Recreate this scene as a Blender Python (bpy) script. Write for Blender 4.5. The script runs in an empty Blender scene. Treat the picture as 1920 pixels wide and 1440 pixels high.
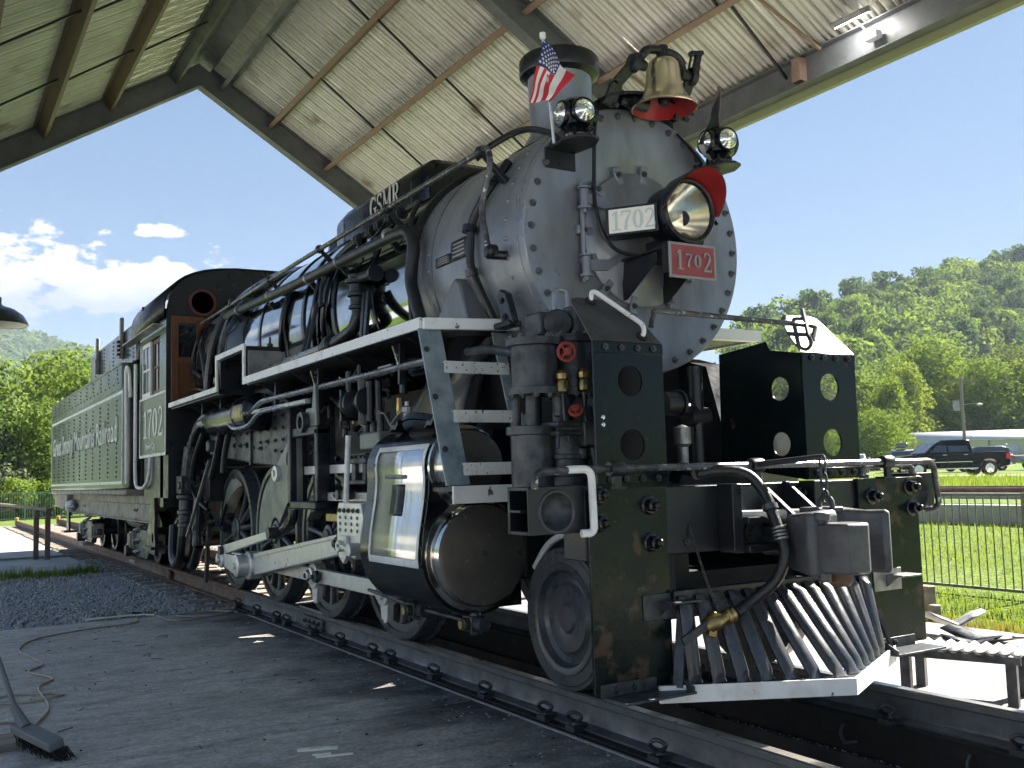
import bpy, bmesh, math, random
import numpy as np
from mathutils import Vector, Matrix
random.seed(7); np.random.seed(7)
S = bpy.context.scene
V = Vector
# ------------------------------------------------------------------ camera
cam_d = bpy.data.cameras.new('camera'); cam = bpy.data.objects.new('camera', cam_d)
S.collection.objects.link(cam); S.camera = cam
cam_d.sensor_width = 36.0; cam_d.lens = 36.0 * 1850.17 / 1920.0; cam_d.clip_start = 0.05; cam_d.clip_end = 6000
yaw, pitch, roll = 0.5418, 0.0909, -0.0285
fw = V((-math.cos(yaw) * math.cos(pitch), math.sin(yaw) * math.cos(pitch), math.sin(pitch)))
rt = fw.cross(V((0, 0, 1))).normalized(); up = rt.cross(fw)
r2 = rt * math.cos(roll) + up * math.sin(roll); u2 = up * math.cos(roll) - rt * math.sin(roll)
CAM = V((4.9741, -4.1251, 1.2856))
cam.matrix_world = Matrix(((r2.x, u2.x, -fw.x, CAM.x), (r2.y, u2.y, -fw.y, CAM.y), (r2.z, u2.z, -fw.z, CAM.z), (0, 0, 0, 1)))
# ------------------------------------------------------------------ world, sun, exposure
SUN_EL = math.radians(40.0); SUN_AZ = math.radians(-1.0)   # azimuth from +Y (far side of the engine) towards +X
W = bpy.data.worlds.new('World'); S.world = W; W.use_nodes = True
nt = W.node_tree; nt.nodes.clear()
N = nt.nodes.new; L = nt.links.new
sky = N('ShaderNodeTexSky'); sky.sky_type = 'NISHITA'; sky.sun_disc = False
sky.sun_elevation = SUN_EL; sky.sun_rotation = SUN_AZ; sky.air_density = 1.0; sky.dust_density = 0.2; sky.ozone_density = 1.6
bg = N('ShaderNodeBackground'); bg.inputs[1].default_value = 0.05
out = N('ShaderNodeOutputWorld')
tc = N('ShaderNodeTexCoord'); sep = N('ShaderNodeSeparateXYZ'); L(tc.outputs['Generated'], sep.inputs[0])
mp = N('ShaderNodeMapping'); mp.inputs['Scale'].default_value = (19, 19, 40); L(tc.outputs['Generated'], mp.inputs[0])
nz = N('ShaderNodeTexNoise'); nz.inputs['Scale'].default_value = 1.0; nz.inputs['Detail'].default_value = 9; nz.inputs['Roughness'].default_value = 0.6
L(mp.outputs[0], nz.inputs['Vector'])
def MA(op, a, b, c=None):
    m = N('ShaderNodeMath'); m.operation = op
    for i, q in enumerate((a, b, c)):
        if q is None: continue
        if isinstance(q, (int, float)): m.inputs[i].default_value = q
        else: L(q, m.inputs[i])
    return m.outputs[0]
def puff(yc, zc, ry, rz):                          # a cumulus bank standing over the western horizon
    dy = MA('DIVIDE', MA('SUBTRACT', sep.outputs['Y'], yc), ry); dz = MA('DIVIDE', MA('SUBTRACT', sep.outputs['Z'], zc), rz)
    rr = MA('SQRT', MA('ADD', MA('MULTIPLY', dy, dy), MA('MULTIPLY', dz, dz)), 0)
    return MA('SUBTRACT', 1.0, rr)
d0 = MA('MAXIMUM', MA('MAXIMUM', puff(.02, .194, .20, .046), puff(.16, .183, .13, .030)), MA('MAXIMUM', puff(.19, .237, .03, .0085), puff(-.25, .20, .16, .03)))
d1 = MA('MULTIPLY_ADD', nz.outputs[0], 4.2, MA('SUBTRACT', d0, 2.25))
d1 = MA('MULTIPLY', d1, MA('LESS_THAN', sep.outputs['X'], 0.0))
cl = N('ShaderNodeMapRange'); cl.interpolation_type = 'SMOOTHSTEP'
for i, v in enumerate((0.05, 0.30, 0.0, 0.97)): cl.inputs[i + 1].default_value = v
L(d1, cl.inputs[0])
hgt = MA('MULTIPLY_ADD', nz.outputs[0], .055, MA('SUBTRACT', sep.outputs['Z'], .0275))
cr = N('ShaderNodeValToRGB'); cr.color_ramp.elements[0].color = (1.65, 1.85, 2.25, 1); cr.color_ramp.elements[1].color = (2.75, 2.78, 2.85, 1)
cr.color_ramp.elements[0].position = 0.172; cr.color_ramp.elements[1].position = 0.196; L(hgt, cr.inputs[0])
mx = N('ShaderNodeMixRGB'); L(cl.outputs[0], mx.inputs[0]); L(cr.outputs[0], mx.inputs[2])
k1 = N('ShaderNodeVectorMath'); k1.operation = 'MULTIPLY_ADD'; k1.inputs[1].default_value = (.58, .43, .30); k1.inputs[2].default_value = (1, 1, 1); L(sky.outputs[0], k1.inputs[0])
k2 = N('ShaderNodeVectorMath'); k2.operation = 'DIVIDE'; L(sky.outputs[0], k2.inputs[0]); L(k1.outputs[0], k2.inputs[1])      # soft shoulder over the whole sky, as the phone's exposure has
hsv = N('ShaderNodeHueSaturation'); hsv.inputs['Saturation'].default_value = 1.12; L(k2.outputs[0], hsv.inputs['Color'])
L(hsv.outputs[0], mx.inputs[1]); L(cr.outputs[0], mx.inputs[2])
L(mx.outputs[0], bg.inputs[0]); L(bg.outputs[0], out.inputs[0])
sun_d = bpy.data.lights.new('sun', 'SUN'); sun = bpy.data.objects.new('sun', sun_d); S.collection.objects.link(sun)
sun_d.energy = 3.8; sun_d.angle = math.radians(0.53); sun_d.color = (1.0, 0.94, 0.84)
sdir = V((math.sin(SUN_AZ) * math.cos(SUN_EL), math.cos(SUN_AZ) * math.cos(SUN_EL), math.sin(SUN_EL)))
sun.rotation_euler = (-sdir).to_track_quat('-Z', 'Y').to_euler(); sun.location = (0, 30, 40)
S.view_settings.view_transform = 'Standard'; S.view_settings.look = 'None'
S.view_settings.exposure = 2.85; S.view_settings.gamma = 1.0; S.view_settings.use_curve_mapping = False
S.cycles.use_denoising = True
S.cycles.max_bounces = 7; S.cycles.diffuse_bounces = 4; S.cycles.glossy_bounces = 4; S.cycles.transmission_bounces = 5; S.cycles.transparent_max_bounces = 8
S.cycles.sample_clamp_indirect = 6.0
# ------------------------------------------------------------------ materials
MATS = {}
def mat(name, base, rough=0.5, metal=0.0, dirt=None, dscale=4.0, dlo=0.45, dhi=0.65, rvar=0.12, bump=0.0, bscale=40.0, stretch=(1, 1, 1), spec=0.5, coat=0.0, dirt2=None, d2=(9.0, 0.6, 0.68)):
    m = bpy.data.materials.new(name); m.use_nodes = True; t = m.node_tree; n = t.nodes; l = t.links.new
    p = n['Principled BSDF']
    p.inputs['Base Color'].default_value = (*base, 1); p.inputs['Roughness'].default_value = rough; p.inputs['Metallic'].default_value = metal
    p.inputs['Specular IOR Level'].default_value = spec
    if coat: p.inputs['Coat Weight'].default_value = coat; p.inputs['Coat Roughness'].default_value = 0.08
    c = n.new('ShaderNodeTexCoord'); mpp = n.new('ShaderNodeMapping'); mpp.inputs['Scale'].default_value = stretch
    geo = n.new('ShaderNodeNewGeometry'); l(geo.outputs['Position'], mpp.inputs[0])
    a = n.new('ShaderNodeTexNoise'); a.inputs['Scale'].default_value = dscale; a.inputs['Detail'].default_value = 7; a.inputs['Roughness'].default_value = 0.62
    l(mpp.outputs[0], a.inputs['Vector'])
    if dirt is not None:
        r = n.new('ShaderNodeMapRange'); r.inputs[1].default_value = dlo; r.inputs[2].default_value = dhi; l(a.outputs[0], r.inputs[0])
        x = n.new('ShaderNodeMixRGB'); x.inputs[1].default_value = (*base, 1); x.inputs[2].default_value = (*dirt, 1); l(r.outputs[0], x.inputs[0])
        o = x.outputs[0]
        if dirt2 is not None:
            b = n.new('ShaderNodeTexNoise'); b.inputs['Scale'].default_value = d2[0]; b.inputs['Detail'].default_value = 5; l(mpp.outputs[0], b.inputs['Vector'])
            r2_ = n.new('ShaderNodeMapRange'); r2_.inputs[1].default_value = d2[1]; r2_.inputs[2].default_value = d2[2]; l(b.outputs[0], r2_.inputs[0])
            x2 = n.new('ShaderNodeMixRGB'); x2.inputs[2].default_value = (*dirt2, 1); l(o, x2.inputs[1]); l(r2_.outputs[0], x2.inputs[0]); o = x2.outputs[0]
        l(o, p.inputs['Base Color'])
    if rvar:
        r = n.new('ShaderNodeMapRange'); r.inputs[1].default_value = 0.3; r.inputs[2].default_value = 0.7
        r.inputs[3].default_value = max(0.02, rough - rvar); r.inputs[4].default_value = min(1, rough + rvar); l(a.outputs[0], r.inputs[0]); l(r.outputs[0], p.inputs['Roughness'])
    if bump:
        b = n.new('ShaderNodeTexNoise'); b.inputs['Scale'].default_value = bscale; b.inputs['Detail'].default_value = 4; l(mpp.outputs[0], b.inputs['Vector'])
        bp = n.new('ShaderNodeBump'); bp.inputs['Strength'].default_value = bump; bp.inputs['Distance'].default_value = 0.01; l(b.outputs[0], bp.inputs['Height']); l(bp.outputs[0], p.inputs['Normal'])
    MATS[name] = m; return m
mat('smokebox_grey', (0.25, 0.268, 0.305), 0.36, 0.3, (0.165, 0.178, 0.208), 3.0, 0.42, 0.68, bump=0.14, bscale=9, stretch=(1, 1, 0.35), dirt2=(0.15, 0.15, 0.16), d2=(5.0, 0.52, 0.80))
mat('bolt_grey', (0.13, 0.135, 0.15), 0.45, 0.3, (0.07, 0.07, 0.08), 20)
mat('wheel_black', (0.042, 0.047, 0.055), 0.32, 0.0, (0.06, 0.062, 0.066), 7, 0.5, 0.75, bump=0.1, bscale=25)
mat('coupler_grey', (0.085, 0.09, 0.10), 0.45, 0.2, (0.055, 0.052, 0.052), 8, 0.4, 0.7, bump=0.35, bscale=30)
mat('pilot_bar', (0.05, 0.055, 0.066), 0.3, 0.1, (0.06, 0.058, 0.056), 9, 0.5, 0.7, bump=0.12)
mat('boiler_grey', (0.21, 0.225, 0.255), 0.36, 0.35, (0.13, 0.135, 0.145), 2.5, 0.45, 0.7, bump=0.1, bscale=7, stretch=(1, 1, .5))
mat('black_gloss', (0.004, 0.005, 0.008), 0.2, 0.0, (0.010, 0.011, 0.013), 6, 0.55, 0.8, rvar=0.1, bump=0.06, bscale=12)
mat('black_satin', (0.009, 0.011, 0.015), 0.36, 0.0, (0.017, 0.018, 0.021), 7, 0.5, 0.75, rvar=0.14, bump=0.15, bscale=30)
mat('black_grime', (0.006, 0.006, 0.008), 0.6, 0.0, (0.02, 0.019, 0.018), 8, 0.5, 0.75, bump=0.3, bscale=40)
mat('iron_dark', (0.07, 0.076, 0.085), 0.42, 0.4, (0.022, 0.024, 0.028), 9, 0.45, 0.7, bump=0.25, bscale=35)
mat('pilot_green', (0.004, 0.009, 0.010), 0.2, 0.0, (0.006, 0.012, 0.013), 5, 0.4, 0.7, rvar=0.08, spec=.28, bump=0.05, bscale=18, dirt2=(0.075, 0.045, 0.028), d2=(7.0, 0.66, 0.72))
mat('pilot_green_rusty', (0.004, 0.010, 0.0095), 0.26, 0.0, (0.006, 0.013, 0.012), 5, 0.4, 0.7, rvar=0.14, spec=.28, bump=0.1, bscale=30, dirt2=(0.06, 0.042, 0.03), d2=(9.0, 0.58, 0.66))
mat('paint_green', (0.050, 0.092, 0.036), 0.2, 0.0, (0.036, 0.068, 0.027), 3, 0.4, 0.7, rvar=0.07, bump=0.04, bscale=2.2, spec=.3)
mat('paint_green_dark', (0.03, 0.05, 0.04), 0.25, 0.0, (0.02, 0.035, 0.03), 3, 0.4, 0.7)
mat('white_paint', (0.80, 0.81, 0.80), 0.45, 0, (0.55, 0.54, 0.5), 5, 0.5, 0.75, bump=0.1, bscale=30, dirt2=(0.10, 0.09, 0.08), d2=(14.0, 0.68, 0.72))
mat('white_chipped', (0.78, 0.79, 0.78), 0.5, 0, (0.5, 0.48, 0.42), 6, 0.5, 0.75, bump=0.2, bscale=30, dirt2=(0.05, 0.05, 0.05), d2=(40.0, 0.64, 0.67))
mat('handrail_paint', (0.10, 0.105, 0.11), 0.3, 0.2, (0.03, 0.03, 0.032), 10, 0.45, 0.6, bump=0.15, dirt2=(0.45, 0.45, 0.45), d2=(30.0, 0.63, 0.66))
mat('pipe_grey', (0.22, 0.225, 0.235), 0.25, 0.5, (0.12, 0.12, 0.125), 8, 0.45, 0.7)
mat('ladder_paint', (0.20, 0.26, 0.295), 0.34, 0.1, (0.34, 0.40, 0.43), 6, 0.42, 0.66, bump=0.35, bscale=14)
mat('rod_steel', (0.76, 0.75, 0.73), 0.36, 0.5, (0.60, 0.59, 0.57), 7, 0.45, 0.75, bump=0.08, bscale=50)
mat('grey_enamel', (0.21, 0.23, 0.205), 0.42, 0.2, (0.15, 0.16, 0.145), 5, 0.45, 0.7)
mat('polished', (0.62, 0.60, 0.56), 0.13, 1.0, (0.45, 0.43, 0.38), 5, 0.5, 0.8, rvar=0.05)
mat('planished', (0.37, 0.41, 0.45), 0.08, 1.0, (0.23, 0.25, 0.28), 3, 0.4, 0.7, rvar=0.03, bump=0.012, bscale=6)
mat('jacket_steel', (0.66, 0.66, 0.67), 0.2, 1.0, (0.52, 0.52, 0.53), 3, 0.4, 0.7, rvar=0.05, bump=0.015, bscale=6)
mat('cylinder_cover', (0.17, 0.158, 0.14), 0.36, 0.5, (0.09, 0.083, 0.073), 3, 0.35, 0.68, rvar=0.12, bump=0.08, bscale=25, dirt2=(0.27, 0.25, 0.215), d2=(26.0, 0.66, 0.74))
mat('brass', (0.93, 0.84, 0.66), 0.3, 1.0, (0.84, 0.74, 0.55), 6, 0.4, 0.7, rvar=0.06, stretch=(1, 1, 0.15))
mat('brass_dull', (0.42, 0.32, 0.14), 0.4, 1.0, (0.25, 0.2, 0.1), 12, 0.4, 0.7)
mat('red_paint', (0.36, 0.018, 0.02), 0.4, 0, (0.26, 0.015, 0.016), 6, 0.4, 0.7)
mat('plate_red', (0.30, 0.055, 0.065), 0.5, 0, (0.25, 0.045, 0.05), 9, 0.4, 0.7)
mat('plate_grey', (0.30, 0.29, 0.28), 0.5, 0.3)
mat('rubber', (0.008, 0.009, 0.011), 0.4, 0, (0.016, 0.016, 0.018), 12, 0.5, 0.7, bump=0.2, bscale=60)
mat('lagging', (0.009, 0.010, 0.013), 0.45, 0, (0.022, 0.022, 0.025), 8, 0.45, 0.7, bump=0.5, bscale=22)
mat('wood_door', (0.17, 0.068, 0.024), 0.4, 0, (0.10, 0.04, 0.015), 6, 0.4, 0.7, stretch=(6, 6, 0.6))
mat('wood_dark', (0.14, 0.065, 0.04), 0.5, 0, (0.09, 0.045, 0.03), 6, 0.4, 0.7, stretch=(6, 6, 0.6))
mat('window_dark', (0.012, 0.016, 0.018), 0.06, 0.0, spec=0.8, rvar=0)
mat('cream_lens', (0.90, 0.88, 0.78), 0.3, 0, (0.82, 0.80, 0.70), 9)
mat('shield_grey', (0.045, 0.052, 0.062), 0.42, 0.0, (0.03, 0.036, 0.043), 7, 0.4, 0.7, bump=0.1)
mat('pale_ink', (0.56, 0.62, 0.64), 0.4)
mat('lens_silver', (0.85, 0.87, 0.84), 0.12, 0.9, (0.7, 0.74, 0.7), 30)
mat('reflector', (0.90, 0.87, 0.78), 0.2, 1.0, (0.8, 0.74, 0.6), 9, 0.4, 0.7, rvar=0.05)
mat('lettering_white', (0.72, 0.72, 0.66), 0.4, 0, (0.6, 0.6, 0.55), 14)
mat('lettering_silver', (0.50, 0.50, 0.47), 0.4, 0.1)
mat('roof_sheet', (0.66, 0.65, 0.60), 0.45, 0.0, (0.56, 0.55, 0.50), 2.5, 0.4, 0.7, bump=0.05, dirt2=(0.24, 0.19, 0.13), d2=(1.4, 0.62, 0.75))
mat('frame_green', (0.125, 0.135, 0.145), 0.5, 0, (0.085, 0.092, 0.10), 4, 0.4, 0.7)
mat('purlin_primer', (0.20, 0.135, 0.095), 0.6, 0, (0.26, 0.19, 0.145), 6, 0.4, 0.7)
mat('gutter_green', (0.22, 0.25, 0.13), 0.5, 0)
mat('rail_steel', (0.14, 0.15, 0.165), 0.42, 0.5, (0.075, 0.078, 0.085), 7, 0.4, 0.7, bump=0.2, bscale=25)
mat('rail_top', (0.40, 0.39, 0.37), 0.34, 0.9, (0.22, 0.2, 0.18), 5, 0.45, 0.7)
mat('rail_rust', (0.16, 0.10, 0.07), 0.65, 0.2, (0.09, 0.06, 0.045), 7, 0.4, 0.7)
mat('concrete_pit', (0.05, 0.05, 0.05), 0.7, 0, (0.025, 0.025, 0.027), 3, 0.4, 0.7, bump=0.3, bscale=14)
mat('concrete_pale', (0.42, 0.41, 0.40), 0.85, 0, (0.32, 0.31, 0.30), 3, 0.4, 0.7, bump=0.2, bscale=20)
mat('concrete_kerb', (0.30, 0.29, 0.27), 0.85, 0, (0.2, 0.19, 0.18), 5, 0.4, 0.7, bump=0.3, bscale=20)
mat('timber', (0.28, 0.24, 0.19), 0.8, 0, (0.16, 0.13, 0.11), 5, 0.4, 0.7, stretch=(3, .5, 3))
mat('fence_paint', (0.19, 0.20, 0.15), 0.5, 0, (0.12, 0.11, 0.09), 8)
mat('fence_green', (0.20, 0.30, 0.25), 0.5, 0)
mat('rail_brown', (0.16, 0.115, 0.085), 0.6, 0, (0.11, 0.08, 0.06), 9)
mat('cord_tan', (0.44, 0.35, 0.26), 0.5, 0, (0.34, 0.26, 0.19), 9)
mat('flag_red', (0.55, 0.03, 0.055), 0.8, 0); mat('flag_white', (0.78, 0.77, 0.76), 0.8, 0); mat('flag_blue', (0.02, 0.035, 0.16), 0.8, 0)
mat('flag_dark', (0.012, 0.013, 0.018), 0.8, 0)
mat('pole_metal', (0.6, 0.6, 0.6), 0.3, 0.7)
mat('car_black', (0.003, 0.003, 0.005), 0.14, 0, rvar=0, spec=.22)
mat('car_silver', (0.42, 0.44, 0.47), 0.25, 0.5, rvar=0, coat=0.6)
mat('car_grey', (0.10, 0.11, 0.12), 0.2, 0.3, rvar=0, coat=0.6)
mat('car_white', (0.62, 0.64, 0.66), 0.25, 0.0, rvar=0, coat=0.6)
mat('car_glass', (0.03, 0.04, 0.05), 0.05, 0.0, spec=0.9, rvar=0)
mat('tail_red', (0.4, 0.02, 0.02), 0.2, 0, rvar=0)
mat('chrome', (0.75, 0.75, 0.76), 0.12, 1.0, rvar=0)
mat('tyre', (0.016, 0.016, 0.017), 0.7)
mat('shed_white', (0.66, 0.66, 0.66), 0.5, 0, (0.56, 0.56, 0.56), 1.5)
mat('shed_cream', (0.52, 0.50, 0.45), 0.6, 0)
mat('bark', (0.075, 0.06, 0.048), 0.85, 0, (0.04, 0.033, 0.028), 6, bump=0.4)
mat('pole_wood', (0.20, 0.17, 0.15), 0.8, 0)
mat('lot_gravel', (0.46, 0.45, 0.44), 0.9, 0, (0.36, 0.35, 0.34), .6)
mat('gravel_stone', (0.56, 0.57, 0.59), 0.8, 0, (0.32, 0.325, 0.335), 28, 0.38, 0.62)
mat('shade_green', (0.02, 0.035, 0.028), 0.3, 0); mat('shade_inside', (0.85, 0.82, 0.74), 0.6, 0)
mat('bristle', (0.02, 0.02, 0.022), 0.9); mat('broom_grey', (0.16, 0.17, 0.175), 0.6)
mat('clay_red', (0.3, 0.05, 0.04), 0.6); mat('ring_red', (0.15, 0.045, 0.04), 0.5); mat('yellow_paint', (0.6, 0.30, 0.03), 0.6)
mat('truss_steel', (0.32, 0.31, 0.28), 0.6, 0, (0.24, 0.23, 0.21), 4)
mat('tread_grey', (0.34, 0.34, 0.33), 0.4, 0.6, (0.22, 0.22, 0.21), 9)
mat('sill_grey', (0.30, 0.28, 0.24), 0.6, 0, (0.18, 0.16, 0.13), 6, bump=0.2)
def glass(name, col=(0.95, 0.97, 0.95), rough=0.02):
    m = bpy.data.materials.new(name); m.use_nodes = True; p = m.node_tree.nodes['Principled BSDF']
    p.inputs['Base Color'].default_value = (*col, 1); p.inputs['Roughness'].default_value = rough; p.inputs['Transmission Weight'].default_value = 1.0; p.inputs['IOR'].default_value = 1.2
    MATS[name] = m
glass('lens_glass')
def leafmat(name, c1, c2, trans=0.3):
    m = bpy.data.materials.new(name); m.use_nodes = True; t = m.node_tree; n = t.nodes; l = t.links.new
    n.clear(); o = n.new('ShaderNodeOutputMaterial'); d = n.new('ShaderNodeBsdfPrincipled'); tr = n.new('ShaderNodeBsdfTranslucent'); ms = n.new('ShaderNodeMixShader')
    d.inputs['Roughness'].default_value = 0.8; d.inputs['Specular IOR Level'].default_value = 0.06
    g = n.new('ShaderNodeNewGeometry'); a = n.new('ShaderNodeTexNoise'); a.inputs['Scale'].default_value = 0.35; a.inputs['Detail'].default_value = 5; l(g.outputs['Position'], a.inputs['Vector'])
    oi = n.new('ShaderNodeObjectInfo'); ad = n.new('ShaderNodeMath'); ad.operation = 'MULTIPLY_ADD'; ad.inputs[1].default_value = 0.35; l(oi.outputs['Random'], ad.inputs[0]); l(a.outputs[0], ad.inputs[2])
    wn = n.new('ShaderNodeMath'); wn.operation = 'MULTIPLY_ADD'; wn.inputs[1].default_value = 0.5; l(g.outputs['Random Per Island'], wn.inputs[0]); l(ad.outputs[0], wn.inputs[2])
    r = n.new('ShaderNodeMapRange'); r.inputs[1].default_value = 0.5; r.inputs[2].default_value = 1.15; l(wn.outputs[0], r.inputs[0])
    x = n.new('ShaderNodeMixRGB'); x.inputs[1].default_value = (*c1, 1); x.inputs[2].default_value = (*c2, 1); l(r.outputs[0], x.inputs[0])
    l(x.outputs[0], d.inputs['Base Color'])
    y = n.new('ShaderNodeMixRGB'); y.blend_type = 'MULTIPLY'; y.inputs[0].default_value = 1; y.inputs[2].default_value = (1.25, 1.2, 0.5, 1); l(x.outputs[0], y.inputs[1]); l(y.outputs[0], tr.inputs[0])
    ms.inputs[0].default_value = trans; l(d.outputs[0], ms.inputs[1]); l(tr.outputs[0], ms.inputs[2]); l(ms.outputs[0], o.inputs[0]); MATS[name] = m
leafmat('leaf_mid', (0.065, 0.12, 0.03), (0.155, 0.22, 0.055), .42); leafmat('leaf_dark', (0.035, 0.075, 0.024), (0.085, 0.14, 0.04), .4)
leafmat('leaf_bright', (0.10, 0.16, 0.03), (0.21, 0.27, 0.06), .42); leafmat('leaf_grey', (0.06, 0.09, 0.045), (0.13, 0.15, 0.09))
leafmat('grass_blade', (0.085, 0.145, 0.028), (0.19, 0.25, 0.06), 0.45)
leafmat('dry_blade', (0.14, 0.13, 0.05), (0.25, 0.22, 0.1), 0.3)
# ------------------------------------------------------------------ mesh helpers
class MB:
    def __init__(s): s.v = []; s.f = []
    def add(s, vs, fs):
        o = len(s.v); s.v += [tuple(p) for p in vs]; s.f += [tuple(i + o for i in f) for f in fs]; return s
    def box(s, x0, x1, y0, y1, z0, z1):
        return s.add([(x0, y0, z0), (x1, y0, z0), (x1, y1, z0), (x0, y1, z0), (x0, y0, z1), (x1, y0, z1), (x1, y1, z1), (x0, y1, z1)],
                     [(0, 3, 2, 1), (4, 5, 6, 7), (0, 1, 5, 4), (1, 2, 6, 5), (2, 3, 7, 6), (3, 0, 4, 7)])
    def cb(s, c, d): return s.box(c[0] - d[0] / 2, c[0] + d[0] / 2, c[1] - d[1] / 2, c[1] + d[1] / 2, c[2] - d[2] / 2, c[2] + d[2] / 2)
    def bar(s, a, b, w, h, upv=(0, 0, 1)):
        a = V(a); b = V(b); d = (b - a).normalized(); q = d.cross(V(upv))
        q = q.normalized() if q.length > 1e-6 else V((1, 0, 0)); n = q.cross(d)
        vs = [p + q * (w / 2 * i) + n * (h / 2 * j) for p in (a, b) for i, j in ((-1, -1), (1, -1), (1, 1), (-1, 1))]
        return s.add(vs, [(0, 1, 2, 3), (7, 6, 5, 4), (0, 4, 5, 1), (1, 5, 6, 2), (2, 6, 7, 3), (3, 7, 4, 0)])
    def tube(s, pts, r, n=10, closed=False, cap=True):
        pts = [V(p) for p in pts]; m = len(pts); rs = r if isinstance(r, (list, tuple)) else [r] * m
        T = []
        for i in range(m):
            a = pts[i - 1] if (i > 0 or closed) else pts[i]; b = pts[(i + 1) % m] if (i < m - 1 or closed) else pts[i]
            T.append((b - a).normalized())
        q = T[0].orthogonal().normalized(); vs = []
        for i in range(m):
            q = q - T[i] * q.dot(T[i]); q = q.normalized() if q.length > 1e-6 else T[i].orthogonal().normalized(); k = T[i].cross(q)
            for j in range(n):
                an = 2 * math.pi * j / n; vs.append(pts[i] + (q * math.cos(an) + k * math.sin(an)) * rs[i])
        fs = []
        for i in range(m if closed else m - 1):
            a0 = i * n; b0 = ((i + 1) % m) * n
            for j in range(n): fs.append((a0 + j, a0 + (j + 1) % n, b0 + (j + 1) % n, b0 + j))
        if cap and not closed: fs.append(tuple(range(n - 1, -1, -1))); fs.append(tuple((m - 1) * n + j for j in range(n)))
        return s.add(vs, fs)
    def lathe(s, o, ax, prof, n=24, a0=0.0, a1=2 * math.pi, cap=True):
        o = V(o); ax = V(ax).normalized(); e = V((0, 0, 1)) if abs(ax.z) < 0.9 else V((1, 0, 0)); e = (e - ax * e.dot(ax)).normalized(); g = ax.cross(e)
        full = abs(a1 - a0 - 2 * math.pi) < 1e-6; k = n if full else n + 1; vs = []
        for r, h in prof:
            for j in range(k):
                an = a0 + (a1 - a0) * j / n; vs.append(o + ax * h + (e * math.cos(an) + g * math.sin(an)) * r)
        fs = []
        for i in range(len(prof) - 1):
            for j in range(n):
                j2 = (j + 1) % k; fs.append((i * k + j, i * k + j2, (i + 1) * k + j2, (i + 1) * k + j))
        if cap and full:
            if prof[0][0] > 1e-5: fs.append(tuple(range(n - 1, -1, -1)))
            if prof[-1][0] > 1e-5: fs.append(tuple((len(prof) - 1) * k + j for j in range(n)))
        return s.add(vs, fs)
    def cyl(s, a, b, r, n=16, r2=None):
        a = V(a); b = V(b); return s.lathe(a, b - a, [(r, 0), (r if r2 is None else r2, (b - a).length)], n)
    def prism(s, poly, o, e1, e2, th):           # 2-d polygon in plane (o, e1, e2), extruded by th along e1 x e2
        o = V(o); e1 = V(e1); e2 = V(e2); nn = e1.cross(e2).normalized(); n = len(poly)
        vs = [o + e1 * a + e2 * b for a, b in poly] + [o + e1 * a + e2 * b + nn * th for a, b in poly]
        return s.add(vs, [tuple(range(n - 1, -1, -1)), tuple(range(n, 2 * n))] + [(i, (i + 1) % n, n + (i + 1) % n, n + i) for i in range(n)])
    def grid(s, P):                               # P[i][j] points
        m = len(P); n = len(P[0]); return s.add([p for r in P for p in r], [(i * n + j, i * n + j + 1, (i + 1) * n + j + 1, (i + 1) * n + j) for i in range(m - 1) for j in range(n - 1)])
    def holed(s, outer, holes, o, e1, e2, th):   # plate with round holes: (cx, cy, r)
        bm = bmesh.new(); loops = [outer] + [[(cx + r * math.cos(2 * math.pi * k / 24), cy + r * math.sin(2 * math.pi * k / 24)) for k in range(24)] for cx, cy, r in holes]
        eds = []
        for lp in loops:
            vv = [bm.verts.new((a, b, 0)) for a, b in lp]; eds += [bm.edges.new((vv[i], vv[(i + 1) % len(vv)])) for i in range(len(vv))]
        bmesh.ops.triangle_fill(bm, use_beauty=True, use_dissolve=False, edges=eds)
        r = bmesh.ops.extrude_face_region(bm, geom=bm.faces[:])
        bmesh.ops.translate(bm, vec=(0, 0, th), verts=[g for g in r['geom'] if isinstance(g, bmesh.types.BMVert)])
        bmesh.ops.recalc_face_normals(bm, faces=bm.faces[:]); bm.verts.index_update()
        o = V(o); e1 = V(e1); e2 = V(e2); nn = e1.cross(e2).normalized()
        s.add([o + e1 * v.co.x + e2 * v.co.y + nn * v.co.z for v in bm.verts], [tuple(v.index for v in f.verts) for f in bm.faces]); bm.free(); return s
    def xf(s, M): s.v = [tuple(M @ V(p)) for p in s.v]; return s
    def join(s, o, M=None):
        return s.add([(M @ V(p)) if M else p for p in o.v], o.f)
    def mesh(s, name, material, smooth=35, recalc=False):
        me = bpy.data.meshes.new(name); me.from_pydata(s.v, [], s.f)
        if recalc:
            bm = bmesh.new(); bm.from_mesh(me); bmesh.ops.recalc_face_normals(bm, faces=bm.faces[:]); bm.to_mesh(me); bm.free()
        me.materials.append(MATS[material])
        if smooth:
            me.polygons.foreach_set('use_smooth', [True] * len(me.polygons)); me.set_sharp_from_angle(angle=math.radians(smooth))
        me.update(); return me
    def build(s, name, material, parent=None, smooth=35, bevel=0, recalc=True):
        a = np.array(s.v); c = (a.min(0) + a.max(0)) / 2; s.v = [tuple(p) for p in (a - c)]
        return place(name, s.mesh(name, material, smooth, recalc), Matrix.Translation(V(c)), parent, bevel)
def place(name, me, M, parent=None, bevel=0):
    o = bpy.data.objects.new(name, me); S.collection.objects.link(o)
    if parent is not None: o.parent = parent; o.matrix_parent_inverse = WM[parent.name].inverted()
    o.matrix_basis = M; WM[o.name] = M.copy()
    if bevel:
        b = o.modifiers.new('bevel', 'BEVEL'); b.width = bevel; b.segments = 2; b.limit_method = 'ANGLE'; b.angle_limit = math.radians(40)
    return o
WM = {}
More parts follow.
